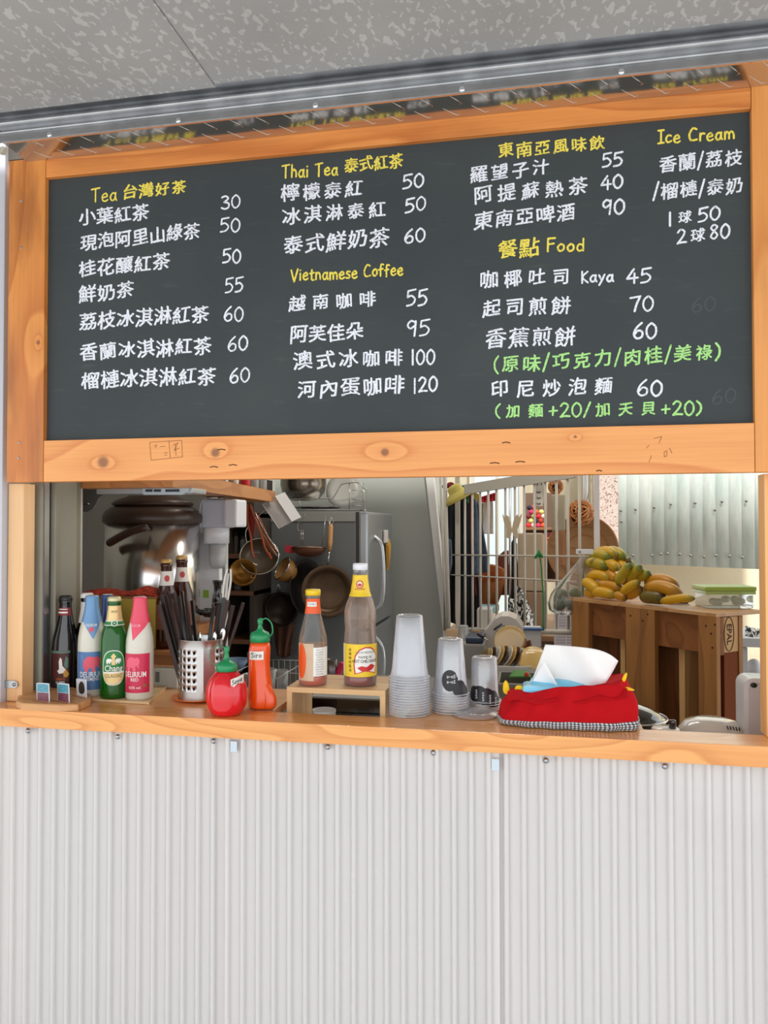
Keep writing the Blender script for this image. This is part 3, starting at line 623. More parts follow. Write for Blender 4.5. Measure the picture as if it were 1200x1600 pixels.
# pale blue-necked bottle
b = beer('beer_bottle', 'cream beer bottle with pale blue neck foil and blue elephant label', 143, 1089, tremp, cream_glass, ZP)
bl = mat('pale_blue_foil', (104, 150, 196), .35, coat=.3)
b.patch('neck_foil', 975, 935, -3.14, 3.14, bl, .0007, 40); b.shape('foil_point', [(-14, 974.9), (14, 974.9), (2, 1001)], bl, .0009)
for q in (938, 942, 946): b.patch('foil_ring', q+.6, q-.6, -3.1, 3.1, bl, .0013)
b.patch('label', 1078, 1020, -1.25, 1.25, mat('mid_blue_label', (84, 122, 176), .4, var=.15, vscale=60), .0005)
elephant(b, -1, 1041, .95, pk); elephant(b, -1, 987, .3, pk, .0013)
b.text('label_text', 'DELIRIUM', 8.5, -1, 1055, wh, .001, sq=.72); b.text('label_text', 'TREMENS', 5, -1, 1062, wh, .001, sq=.8); b.text('label_text', 'DELIRIUM', 4, -1, 979.5, wh, .0014, sq=.7)
# red/pink-necked bottle
trem2 = [(19.5, 1095), (21.3, 1091), (21.3, 1015), (20.5, 1002), (18, 988), (14, 972), (11.5, 958), (10, 946), (9.8, 940), (10, 938), (8, 936.5)]
b = beer('beer_bottle', 'cream beer bottle with raspberry pink neck foil and magenta label', 218, 1095, trem2, cream_glass, ZP)
pf = mat('raspberry_foil', (228, 62, 92), .35, coat=.3)
b.patch('neck_foil', 977, 937, -3.14, 3.14, pf, .0007, 40); b.shape('foil_point', [(-15, 976.9), (14, 976.9), (-11, 1003)], pf, .0009)
for q in (940, 944, 948): b.patch('foil_ring', q+.6, q-.6, -3.1, 3.1, pf, .0013)
b.patch('label', 1083, 1023, -1.35, .75, mat('magenta_label', (206, 38, 78), .4), .0005)
elephant(b, -12, 1041, .85, mat('rose_print', (236, 96, 120), .4)); b.text('label_text', 'DELIRIUM', 8.5, -8, 1055, wh, .001, sq=.72); b.text('label_text', 'RED', 5, -8, 1063, wh, .001); b.text('label_text', '8,0% vol', 4, -8, 1075, wh, .001); b.text('label_text', 'DELIRIUM', 4, -8, 980.5, mat('light_pink_print', (250, 168, 184), .4), .0016, sq=.7)
b.oval('cherry_print', 8, 1072, 3, 2.5, mat('olive_print', (150, 110, 40), .5), .001)
# green bottle
chang = [(19, 1093), (21.2, 1090), (21.4, 1084), (21.4, 1012), (21, 1002), (18.5, 990), (15, 981), (11.8, 972), (9.6, 955), (9.2, 949), (10, 947), (10, 943.5), (9, 942)]
b = beer('beer_bottle', 'green glass beer bottle with oval white-lettered label and gold neck label', 178, 1093, chang, G_green, ZP, cap=(944, 936.5, 10.2), capm=mat('pale_gold_cap', (214, 206, 160), .35, .4))
MB().lathe([(r*.93, z+.002) for r, z in b.prof if z < b.z(975)], 24).build('beer', mat('green_tinted_beer', (44, 120, 24), .3), b.root)
gold = mat('champagne_gold_label', (226, 198, 140), .35, .3)
b.patch('neck_label', 976, 950.5, -1.9, 1.9, gold, .0006); b.text('label_text', 'BEER', 3.2, 0, 959.5, mat('olive_text', (110, 96, 40), .5), .001)
gr = mat('label_green', (34, 128, 62), .4)
b.patch('neck_band', 979.5, 974.5, -2.1, 2.1, gr, .0009); b.patch('neck_band_edge', 980.6, 979.6, -2.1, 2.1, wh, .0009); b.patch('neck_band_edge', 974.4, 973.4, -2.1, 2.1, wh, .001)
b.oval('neck_seal', 0, 977, 5, 4.6, wh, .0013); b.oval('neck_seal', 0, 977, 3.6, 3.4, gr, .0016); b.text('neck_star', '*', 5, 0, 978.2, wh, .002)
b.oval('oval_label', -1, 1044.5, 17.5, 27, wh, .0006, power=2.6); b.oval('oval_label', -1, 1044.5, 16.4, 25.8, gr, .0009, power=2.6)
b.shape('gold_field', [(-17, 1052), (15, 1052), (14.6, 1058), (12, 1065), (6, 1069), (-1, 1070), (-8, 1069), (-14, 1065), (-16.6, 1058)], gold, .0012)
b.shape('white_stripe', [(-17, 1050.5), (15, 1050.5), (15, 1052.5), (-17, 1052.5)], wh, .0014)
for sx_ in (-1, 1): elephant(b, -1+sx_*7.0, 1035, .33, wh, .0013) if 1 else None
b.shape('fountain_print', [(-4, 1040), (2, 1040), (1, 1030), (3, 1027), (-1, 1022), (-5, 1027), (-3, 1030)], gold, .0012)
b.text('label_text', 'Chang', 9.5, -1, 1045.5, wh, .0017, sq=.82, off_=.012); b.text('label_text', 'CLASSIC', 5, -1, 1057, mat('olive_text'), .0015)
# black bottle, far left
blk = [(18, 1085), (19.8, 1081), (19.8, 1018), (19, 1004), (15.5, 988), (11, 970), (9.3, 955), (8.8, 947), (9.6, 945), (9.6, 942), (8, 941)]
b = beer('beer_bottle', 'near-black beer bottle with a dark label of a white-bearded figure', 101.5, 1085, blk, G_black, ZC, cap=(943, 934.5, 9.8), capm=mat('black_cap', (40, 38, 38), .4))
b.patch('label', 1076, 1022, -1.5, .25, mat('maroon_label', (92, 34, 32), .5, var=.5, vscale=70), .0005); b.patch('label_edge', 1022, 1018, -1.5, .35, mat('grey_green', (92, 116, 104), .5), .0006)
b.patch('label_foot', 1083, 1064, -1.5, .2, mat('black_label', (24, 20, 22), .5), .0008)
b.shape('hooded_figure', [(-12, 1049), (-9, 1046), (-9.5, 1034), (-7.5, 1028), (-5, 1031), (-4, 1041), (1, 1047), (-2, 1052), (-9, 1053)], wh, .0009)
b.shape('amber_print', [(-3, 1052), (1, 1046), (6, 1054), (3, 1059), (-2, 1058)], mat('amber_print', (206, 150, 60), .5), .0011)
b.shape('teal_print', [(-2, 1040), (1, 1026), (4, 1030), (4, 1044), (1, 1046)], mat('teal_print', (96, 128, 116), .5), .0008)
b.text('label_text', 'ABBAYE', 3.6, -7, 1061.5, mat('orange_print', (200, 104, 50), .5), .0012, sq=.8); b.text('label_text', 'DUBBEL', 3.6, -7, 1066.5, wh, .0012, sq=.8)
b.patch('neck_label', 965, 953, -1.5, .9, mat('neck_red', (140, 44, 48), .5), .0006); b.patch('neck_stripe', 961.5, 959, -1.5, .3, wh, .0009); b.patch('neck_stripe', 956, 954.6, -1.5, .3, wh, .0009)
# two bottles half hidden behind the row
b = beer('beer_bottle', 'dark beer bottle with white neck label standing behind the pale blue one', 135, 1078, [(19, 1078), (19.8, 1074), (19.8, 1008), (18, 992), (12, 975), (9, 955), (8.6, 944), (9.4, 941), (9, 937)], G_black, ZP, cap=(938, 930.5, 9.6), capm=wh)
b.patch('neck_label', 976, 944, -2, 2, mat('white_neck_label', (226, 222, 214), .5), .0006); b.text('label_text', '~', 9, 2, 958, M_black, .001)
b = beer('beer_bottle', 'navy-foiled beer bottle between the pale blue and the green bottles', 167, 1080, [(17, 1080), (18.5, 1075), (18.5, 1010), (17, 994), (12, 974), (9.2, 955), (9, 940), (9.2, 935), (7, 932)], cream_glass, ZP)
b.patch('neck_foil', 1003, 933, -3.14, 3.14, mat('navy_foil', (40, 68, 128), .35, coat=.3), .0006, 32); b.text('label_text', 'DELIRIUM', 4, 0, 977, wh, .0012, sq=.6); elephant(b, 0, 984, .3, mat('rose_print'), .001)
# ---- card block with three cards
cbk = thing('card_holder', 'low wooden block with rounded corners and three slots holding cards', 'card holder', on(85, 1104, ZC))
o = cbk.location; oz = ZC
outl = [on(x, y, ZC) for x, y in ((25, 1106), (34, 1109.5), (60, 1111), (95, 1112), (122, 1111), (141, 1103), (144, 1096), (132, 1088), (105, 1081), (70, 1080), (42, 1083), (30, 1090))]
bm = MB(); n = len(outl); ht = .0165
ctr = sum((q for q in outl), V())/n
rings = [(1.0, 0.0005), (1.0, ht-.003), (.985, ht-.0008), (.96, ht)]
vs = []; 
for sc_, z_ in rings:
    for q in outl: vs.append((ctr.x+(q.x-ctr.x)*sc_-o.x, ctr.y+(q.y-ctr.y)*sc_-o.y, z_))
fs = [(j*n+i, j*n+(i+1) % n, (j+1)*n+(i+1) % n, (j+1)*n+i) for j in range(3) for i in range(n)]+[tuple(3*n+i for i in range(n)), tuple(range(n-1, -1, -1))]
bm.add(vs, fs); bm.build('wood_block', wood('block_wood', (214, 160, 108), (180, 120, 70), 0, [], freq=5), cbk)
slotm = mat('dark_slot', (120, 60, 40), .8)
cards = [((78, 1097), -.62, 'teal-and-red patterned name card in the first slot of the wooden block', 0), ((109, 1098), -.42, 'blue-topped name card in the middle slot of the wooden block', 1), ((136, 1090), -.2, 'white name card with a black oval mark in the last slot of the block', 2)]
for (px, py), rz, lab, kind in cards:
    q = on(px, py, ZC+ht); MB().box(-.0011, .0011, -.002, .055, -.012, .0004).build('slot', slotm, cbk, loc=(q.x-o.x, q.y-o.y-.012, ht), rot=(0, 0, 1.0-rz*.35))
    t = thing('name_card', lab, 'card', (q.x, q.y, ZC+ht-.004), (radians(-4), 0, 1.0-rz*.35)); w_, h_ = .05, .048
    base = MB().grid(lambda u, v: (.0022*sin(u*3)*v, u*w_, v*h_*(1 if u < .97 else .98)), 8, 6).build('card', mat('card_white', (232, 232, 238), .35), t, solid=.0006)
    if kind < 2:
        MB().grid(lambda u, v: (.0008+.0022*sin((.06+u*.88)*3)*(.55+v*.4), (.06+u*.88)*w_, (.55+v*.4)*h_), 8, 4).build('print', mat('teal_print2', (92, 170, 190), .4, var=.5, vscale=220), t)
        MB().grid(lambda u, v: (.0008+.0022*sin((.06+u*.88)*3)*(.08+v*.45), (.06+u*.88)*w_, (.08+v*.45)*h_), 8, 4).build('print', mat('plum_print2', (138, 74, 92), .4, var=.6, vscale=260), t)
        MB().grid(lambda u, v: (-.0008+.0022*sin((.06+u*.88)*3)*(.55+v*.4), (.06+u*.88)*w_, (.55+v*.4)*h_), 8, 4).build('print', mat('teal_print2'), t)
        MB().grid(lambda u, v: (-.0008+.0022*sin((.06+u*.88)*3)*(.08+v*.45), (.06+u*.88)*w_, (.08+v*.45)*h_), 8, 4).build('print', mat('plum_print2'), t)
    else:
        for sg in (1, -1): MB().lathe([(0, 0), (.012, 0), (.0155, 0)], 20, Matrix.Translation((sg*.0012+.0014, w_*.5, h_*.5)) @ Matrix.Rotation(sg*pi/2, 4, 'Y') @ Matrix.Diagonal((1.15, .95, 1, 1)), caps=False).build('oval_mark', M_black, t)
# ---- utensil holder with chopsticks and straws
op = on(315, 1103, ZC)
hp = stand(315, 1099, 36, ZC); kk = D(hp)/F
sau = thing('saucer', 'bright orange plastic plate under the steel utensil holder', 'plate', (hp.x-.004, hp.y-.004, ZC)); orange = mat('orange_plastic', (240, 118, 28), .3, coat=.3)
MB().lathe([(.036, .0), (.05, .0015), (.066, .006), (.0695, .0085), (.068, .0088), (.05, .0035), (0, .003)], 40).build('dish', orange, sau)
uh = thing('utensil_holder', 'brushed steel cylinder with rows of round holes full of cutlery', 'holder', (hp.x, hp.y, ZC+.0038))
R0 = 35.5*kk; H0 = 92*kk
def holder_mat():
    m = bpy.data.materials.new('brushed_steel'); m.use_nodes = True; nt = m.node_tree; b = nt.nodes['Principled BSDF']; tc = N(nt, 'TexCoord'); mp = N(nt, 'Mapping'); mp.inputs['Scale'].default_value = (40, 40, 1500)
    n = N(nt, 'TexNoise'); n.inputs['Scale'].default_value = 1; nt.links.new(tc.outputs['Object'], mp.inputs[0]); nt.links.new(mp.outputs[0], n.inputs[0]); bp = N(nt, 'Bump'); bp.inputs['Strength'].default_value = .2; bp.inputs['Distance'].default_value = .0005
    nt.links.new(n.outputs[0], bp.inputs['Height']); nt.links.new(bp.outputs[0], b.inputs['Normal']); b.inputs['Base Color'].default_value = rgb(196, 194, 192); b.inputs['Metallic'].default_value = 1; b.inputs['Roughness'].default_value = .3; return m
BS = holder_mat()
# wall with real round holes: each cell of a grid gets an octagonal opening
ncol = 24; nrow = 6; z0h, z1h = H0*.155, H0*.86; g = MB(); cell = (z1h-z0h)/nrow; rh = .0037; da = 2*pi/ncol
def cyl(a, z, r): return (r*cos(a), r*sin(a), z)
g.lathe([(R0, 0), (R0, z0h)], ncol*2, caps=False); g.lathe([(R0, z1h), (R0, H0-.001), (R0+.0008, H0), (R0-.001, H0)], ncol*2, caps=False)
ac = atan2(CAM.y-hp.y, CAM.x-hp.x)
for c_ in range(ncol):
    blank = c_ % 8 in (5, 6, 7)
    for r_ in range(nrow):
        a0 = ac+c_*da-1.5; zc_ = z0h+cell*r_; sq = [(0, 0), (.5, 0), (1, 0), (1, .5), (1, 1), (.5, 1), (0, 1), (0, .5)]
        if blank: g.add([cyl(a0+da*x, zc_+cell*y, R0) for x, y in sq], [tuple(range(8))], None, True); continue
        ov = [cyl(a0+da*x, zc_+cell*y, R0) for x, y in sq]; iv = []; iv2 = []
        for x, y in sq:
            dx, dy = x-.5, y-.5; l = sqrt(dx*dx+dy*dy); aa = a0+da*.5+dx/l*rh/R0; zz = zc_+cell*.5+dy/l*rh; iv.append(cyl(aa, zz, R0)); iv2.append(cyl(aa, zz, R0-.001))
        g.add(ov+iv+iv2, [(i, (i+1) % 8, 8+(i+1) % 8, 8+i) for i in range(8)]+[(8+i, 8+(i+1) % 8, 16+(i+1) % 8, 16+i) for i in range(8)], None, True)
g.lathe([(0, 0), (R0, 0), (R0, .0008), (0, .0009)], ncol*2, caps=False); g.build('perforated_wall', BS, uh)
rb = bpy.data.materials
def stick(name, label, cat, pxt, pyt, pxb, dep, m, r0_=.003, r1_=.0022, group=None, flat=False, zb=.006, depb=None):
    """leans in the holder: top seen at (pxt, pyt) and dep metres behind the holder's axis"""
    top = at(pxt, pyt, hp.y+dep); bot = V((hp.x+(pxb-315)*kk, hp.y+(depb if depb is not None else dep*.5), ZC+.0038+zb))
    dirn = (top-bot); L = dirn.length; t = thing(name, label, cat, bot, group=group); t.rotation_euler = dirn.to_track_quat('Z', 'X').to_euler()
    g = MB()
    if flat: g.box(-.0055, .0055, -.0018, .0018, 0, L, bev=.0008)
    else: g.tube([(0, 0, 0), (0, 0, L*.5), (0, 0, L)], [r1_, (r0_+r1_)/2, r0_], 6)
    o_ = g.build('shaft', m, t); return t, L
dkw = mat('dark_wenge', (56, 32, 26), .6, var=.35, vscale=40); blkst = mat('black_straw', (34, 30, 30), .3)
ch = [(252, 930, 290, .0), (262, 924, 292, .02), (272, 926, 296, .01), (280, 934, 302, -.01), (248, 944, 288, -.015), (290, 930, 306, .015), (300, 938, 310, .03), (268, 936, 300, -.02), (256, 938, 294, .03), (284, 924, 298, .03), (259, 931, 297, .012), (267, 928, 303, .008), (276, 931, 299, .022), (342, 942, 322, .01), (356, 938, 326, -.01), (334, 948, 318, -.02), (364, 946, 330, .01), (380, 942, 336, -.005), (350, 934, 318, .025)]
for i, (tx, ty, bx, dp) in enumerate(ch):
    rank = sorted(range(len(ch)), key=lambda q_: ch[q_][0]).index(i); nth = ['leftmost', 'second from the left', 'third from the left', 'fourth from the left', 'fifth from the left', 'sixth from the left', 'seventh from the left', 'eighth from the left', 'ninth from the left', 'tenth from the left', 'eleventh from the left', 'twelfth from the left', 'rightmost']
    lab_ = ('%s dark %s, %s in the left fan of the steel holder' % (('', 'wooden chopstick' if i % 3 else 'black stick', nth[rank])) if rank < 13 else '%s dark %s, %s in the right fan of the steel holder' % ('', 'wooden chopstick' if i % 3 else 'black stick', ['first from the left', 'second from the left', 'third from the left', 'fourth from the left', 'fifth from the left', 'rightmost'][rank-13])).strip()
    stick('chopstick', lab_, 'chopstick', tx, ty, bx, dp, dkw if i % 3 else blkst, .0048, .0036, 'dark chopsticks in the steel holder', flat=(i % 2 == 0))
# cutlery bowls upward: spoons
sil = mat('bright_steel', (214, 212, 208), .15, 1)
for i, (tx, ty, bx, dp, lab) in enumerate(((311, 992, 306, -.028, 'steel spoon leaning at the front of the utensil holder'), (334, 992, 324, -.024, 'steel spoon with a reddish reflection in the utensil holder'), (347, 986, 335, -.01, 'third steel spoon further round the utensil holder'))):
    t, L = stick('spoon', lab, 'spoon', tx, ty+8, bx, dp, sil, .002, .0018); g = MB(); g.ball((0, 0, L+.004), .0115, 14, 8, (.8, .22, 1.5)); g.build('bowl', sil, t)
t, L = stick('tongs', 'pair of white plastic and steel tongs leaning in the utensil holder', 'tongs', 357, 896, 330, .035, mat('pale_plastic', (206, 202, 196), .35), .003, .002)
g = MB(); 
for s_ in (-1, 1): g.tube(cat_rom([(0, 0, L-.12), (s_*.006, 0, L-.07), (s_*.008, 0, L-.02), (s_*.004, 0, L+.012)], 5), [.0028]*16, 6)
g.build('tong_arms', mat('pale_plastic'), t)
# ---- tomato-shaped and chilli-shaped sauce bottles
gcap = mat('green_nozzle', (16, 140, 84), .35, coat=.3)
tp = stand(354, 1121, 22, ZC); tb = thing('sauce_bottle', 'red tomato-shaped plastic sauce bottle with green nozzle', 'sauce bottle', tp); k = D(tp)/F
tr_ = [(20, 1121), (25, 1117), (30, 1105), (31.7, 1092), (30.5, 1077), (26, 1065), (18, 1056), (12, 1052)]
redp = mat('tomato_red_plastic', (218, 16, 34), .16, coat=.6, sub=.05)
MB().lathe([(r*k, (1121-y)*k) for r, y in [(0, 1121)]+tr_], 64, wob=lambda a, j: 1+(.055*(abs(sin(a*4.5+.4))-.6) if 2 < j < 8 else .02*abs(sin(a*4.5+.4)))).build('tomato_body', redp, tb)
def nozzle(t, k, yb, ybase, cw, ch, nx=0, tip=31):
    g = MB(); z = (yb-ybase)*k; g.lathe([(cw*k, z), (cw*k, z+ch*.65*k), (cw*.85*k, z+ch*k), (cw*.45*k, z+(ch+3)*k), (4.2*k, z+(ch+6)*k), (3*k, z+(tip-9)*k), (4.2*k, z+(tip-8)*k), (4.4*k, z+(tip-2)*k), (2.5*k, z+tip*k), (0, z+tip*k)], 40, wob=lambda a, j: 1+(.02*cos(20*a) if j < 3 else 0)); return g.build('nozzle', gcap, t)
nozzle(tb, k, 1121, 1053, 16.5, 12, tip=38)
z_ = (1121-1050)*k; MB().tube(cat_rom([(-16*k, 0, z_+2*k), (-25*k, -.004, z_+10*k), (-27*k, -.004, z_+24*k), (-18*k, 0, z_+34*k), (-4*k, 0, z_+33*k)], 5), .0011, 6).build('cap_strap', mat('dull_green', (70, 130, 96), .4), tb)
def sticker(t, k, p, cx, cy, w_, h_, yb, r, text, rot=0):
    ac_ = atan2(CAM.y-p.y, CAM.x-p.x); mm = Matrix.Rotation(ac_+pi/2, 4, 'Z'); vs = []; zc_ = (yb-cy)*k
    g = MB().grid(lambda u, v: ((cx+(u-.5)*w_)*k, -sqrt(max((r*k)**2-((cx+(u-.5)*w_)*k)**2, 0))-.0016, zc_+((v-.5)*h_+(u-.5)*w_*rot)*k), 8, 2, M=mm); g.build('paper_sticker', mat('sticker_white', (232, 226, 218), .6), t)
    out, fs, yy = [], [], 0
    sv, sf = [], []; tw = sum(chw(c) for c in text); acc = -tw/2; sc_ = w_*.8/tw
    for c in text:
        sw, sts = S1[c]
        for st in sts: stroke_poly(sv, sf, [((acc+x)*sc_, (y-.4)*h_*.55) for x, y in ([(p_.x, p_.y) for p_ in cat_rom([(a, b, 0) for a, b in st], 3)])], .55)
        acc += chw(c)
    out = []
    for x, y in sv: xx = (cx+x)*k; out.append((xx, -sqrt(max((r*k)**2-xx*xx, 0))-.002, zc_+(y+x*rot)*k))
    MB().add(out, sf, mm).build('sticker_writing', mat('pen_black', (60, 56, 60), .6), t)
sticker(tb, k, tp, 16, 1066, 20, 13, 1121, 27.5, 'Soya', .28)
cp = stand(410, 1111, 19, ZC); cb_ = thing('sauce_bottle', 'orange chilli-shaped plastic sauce bottle with green nozzle', 'sauce bottle', cp); k = D(cp)/F
orp = mat('chilli_orange_plastic', (242, 84, 18), .18, coat=.6, sub=.05)
# slightly bent body, swelling at its foot, a second curled chilli tip on its right
cen = [(407, 18.5, 1111), (408, 20.5, 1106), (408, 20.5, 1090), (406, 18.5, 1070), (404.5, 16.5, 1045), (405, 17.5, 1025), (406, 17, 1012), (406.5, 13, 1006)]
def bent(cen, yb, k, n, m, name, t, cx0, sy=1.0, oy=0):
    vs, fs = [], []
    for (cx, r, y) in cen:
        for i in range(n): a = 2*pi*i/n; vs.append(((cx-cx0)*k+r*k*cos(a), oy+r*k*sin(a)*sy, (yb-y)*k))
    for j in range(len(cen)-1):
        for i in range(n): fs.append((j*n+i, j*n+(i+1) % n, (j+1)*n+(i+1) % n, (j+1)*n+i))
    fs += [tuple(range(n-1, -1, -1)), tuple((len(cen)-1)*n+i for i in range(n))]
    return MB().add(vs, fs, None, True).build(name, m, t, subd=1)
bent([(c0-410+410, r, y) for c0, r, y in cen], 1111, k, 20, orp, 'chilli_body', cb_, 410)
bent([(422, 11, 1110.5), (424, 12, 1104), (424, 11.5, 1092), (419, 9.5, 1078), (411, 6.5, 1064), (404, 3.5, 1052), (402, 1.5, 1047)], 1111, k, 14, orp, 'chilli_tip', cb_, 410, .9, -.010)
o = nozzle(cb_, k, 1111, 1007, 15.5, 14, tip=36); o.location.x = -4*k
z_ = (1111-1000)*k; MB().tube(cat_rom([(11*k, 0, z_), (17*k, -.003, z_+8*k), (15*k, -.003, z_+22*k), (6*k, 0, z_+29*k), (0, 0, z_+27*k)], 5), .0018, 6).build('cap_strap', gcap, cb_)
sticker(cb_, k, cp, -9, 1026, 21, 13, 1111, 20.5, 'Siro', .06)
# ---- wooden riser with two sauce bottles
rs = thing('riser', 'open-fronted pale plywood riser box carrying two glass sauce bottles', 'riser', on(527, 1117, ZW)); o = rs.location
fl = at(448, 1075, .075); frt = at(602, 1082, .075); x0, x1 = fl.x, frt.x; zt = (fl.z+frt.z)/2+.003; yb_ = .245; th = .0125
Wp = wood('riser_plywood', (224, 184, 132), (196, 148, 96), 0, [], freq=4, rough=.5); Wp2 = wood('riser_plywood_side', (226, 188, 138), (202, 158, 108), 2, [], freq=4, rough=.5)
OO = (o.x, o.y, ZW)
off(MB().box(x0, x1, .075, yb_, zt-th, zt, bev=.0008).build('top_board', Wp, rs), OO)
off(MB().box(x0, x0+.013, .0755, yb_, ZW, zt-th, bev=.0008).build('side_board', Wp2, rs), OO); off(MB().box(x1-.013, x1, .0755, yb_, ZW, zt-th, bev=.0008).build('side_board', Wp2, rs), OO)
off(MB().box(x0+.002, x1-.002, yb_-.012, yb_-.001, ZW, ZW+.03).build('rear_rail', Wp, rs), OO)
ZR = zt
clear = thin('clear_bottle_glass', (1, 1, 1), .93, (200, 205, 200), .03, 1.1, .4)
def sauce(name, label, px, yb, prof, capspec, capcol):
    p = stand(px, yb, prof[0][0], ZR); r = thing(name, label, 'bottle', p); b = Round(r, px, yb, prof, p)
    g = MB().lathe(b.prof, 36, caps=False).build('glass_body', clear, r); MB().lathe([(0, .0004), (b.prof[0][0], .0003)], 36, caps=False).build('glass_foot', clear, r)
    c0, c1, cr = capspec; MB().lathe([(cr*b.k, b.z(c0)), (cr*b.k, b.z(c1+2)), (cr*.9*b.k, b.z(c1)), (0, b.z(c1-.4))], 40, wob=lambda a, j: 1+(.012*cos(24*a) if j < 2 else 0)).build('screw_cap', capcol, r)
    MB().lathe([(cr*.8*b.k, b.z(c0+1)), (cr*.97*b.k, b.z(c0+1.6)), (cr*.97*b.k, b.z(c0+3)), (cr*.8*b.k, b.z(c0+3.8))], 30, caps=False).build('neck_ring', clear, r)
    return b
pr = [(20, 1073), (22, 1070), (22.3, 1062), (22.3, 1008), (21.5, 998), (17, 980), (13, 964), (11, 950), (10.5, 940), (10.2, 934)]
b = sauce('sauce_jar', 'glass sauce bottle with yellow cap, orange neck label, nearly empty', 489, 1073, pr, (934, 925, 12), mat('yellow_cap', (240, 200, 20), .3, coat=.3))
def content(b, y, col, name='sauce', film=None, yf=None):
    pf = [(max(r-.0012, 0), z+.001) for r, z in b.prof if z < b.z(y)]; pf.append((b.r(b.z(y))-.0012, b.z(y))); MB().lathe(pf, 32).build(name, mat(col[0], col[1], .15, coat=.5), b.root)
content(b, 1056, ('orange_red_sauce', (206, 74, 22)))
b.patch('sauce_film', 1056, 1010, -3.14, 3.14, thin('sauce_film_orange', (1, .8, .6), .55, (206, 148, 100), .3, .2, .1), -.0015, 32)
b.patch('neck_label', 962, 939, -2.4, 2.4, mat('orange_label', (236, 92, 34), .4), .0005); b.patch('neck_sticker', 951, 944, -.9, .5, wh, .0009); b.text('label_text', 'CHILI', 4, -2, 947.5, mat('grey_text', (120, 120, 130), .5), .0012)
b.patch('front_label', 1064, 1007, -1.35, .05, mat('tan_label_back', (214, 186, 156), .5, var=.15, vscale=40), .0004); b.oval('orange_print', -20, 1034, 9, 27, mat('orange_label'), .0007)
b.patch('nutrition_label', 1057, 1013, .02, 1.3, wh, .0008)
random.seed(5)
for q in range(11): b.text('fine_print', ''.join(random.choice('aeiomnrstul .') for _ in range(9)), 2.6, 11.2, 1016.5+q*3.7, mat('grey_text'), .0012, off_=.0)
pr = [(23, 1074), (25.5, 1071), (25.7, 1064), (25.7, 1006), (25, 996), (23.8, 986), (25.2, 972), (25, 958), (20, 942), (15, 930), (12, 910), (10.8, 896)]
b = sauce('sauce_jar', 'tall ribbed glass chilli sauce bottle with white cap and yellow label', 563, 1074, pr, (895, 885, 11.8), mat('white_cap', (232, 234, 240), .35))
content(b, 1055, ('dark_chilli_sauce', (146, 34, 22)))
b.patch('sauce_film', 1055, 902, -3.14, 3.14, thin('sauce_film_brown', (.97, .88, .78), .8, (176, 128, 96), .35, .2, .15), -.0014, 32)
yel = mat('yellow_label', (244, 206, 44), .4, var=.06, vscale=90); redl = mat('label_red', (206, 40, 40), .4)
b.patch('neck_label', 936, 903, -2.6, 2.6, yel, .0005); b.oval('crest_print', -1, 917, 6, 6.2, mat('crest_red', (190, 60, 60), .5), .0009); b.oval('crest_print', -1, 917, 4.4, 4.6, mat('label_cream', (240, 220, 190), .5), .0012); b.oval('crest_print', -1, 918, 3.4, 2.2, mat('crest_red'), .0015); b.text('label_text', 'GOLDEN', 3, -1, 924.5, mat('crest_red'), .0012)
b.patch('label', 1058, 1008, -1.45, 1.45, yel, .0005); b.patch('side_strip', 1057, 1009, -1.45, -1.18, wh, .0008)
arch = [(-9, 1054), (-11, 1040), (-9, 1026), (-2, 1016), (8, 1012), (18, 1013), (26, 1018), (31, 1026), (32, 1040), (27, 1054), (9, 1049)]
b.shape('arch_border', arch, redl, .0008); b.shape('arch_panel', [(9+(x-9)*.9, 1034+(y-1034)*.91) for x, y in arch], wh, .0011)
blt = mat('label_dark_text', (60, 52, 50), .5)
b.text('label_text', 'GOLDEN MOUNTAIN', 3.3, 9, 1020.5, mat('grey_text'), .0014, sq=.72); b.text('label_text', 'tuong ot', 5, 8, 1027, blt, .0014, sq=.9); b.text('label_text', 'HOT CHILI SAUCE', 4.6, 9, 1034, blt, .0014, sq=.82, off_=.03)
b.shape('chilli_print', [(-5, 1044), (2, 1041), (10, 1043), (18, 1038), (26, 1042), (20, 1047), (12, 1050), (2, 1049)], redl, .0014)
for q in range(6): b.text('label_text', '香檳辣椒醬油'[q], 3.6, -17, 1017+q*6.2, mat('olive_text'), .0011)
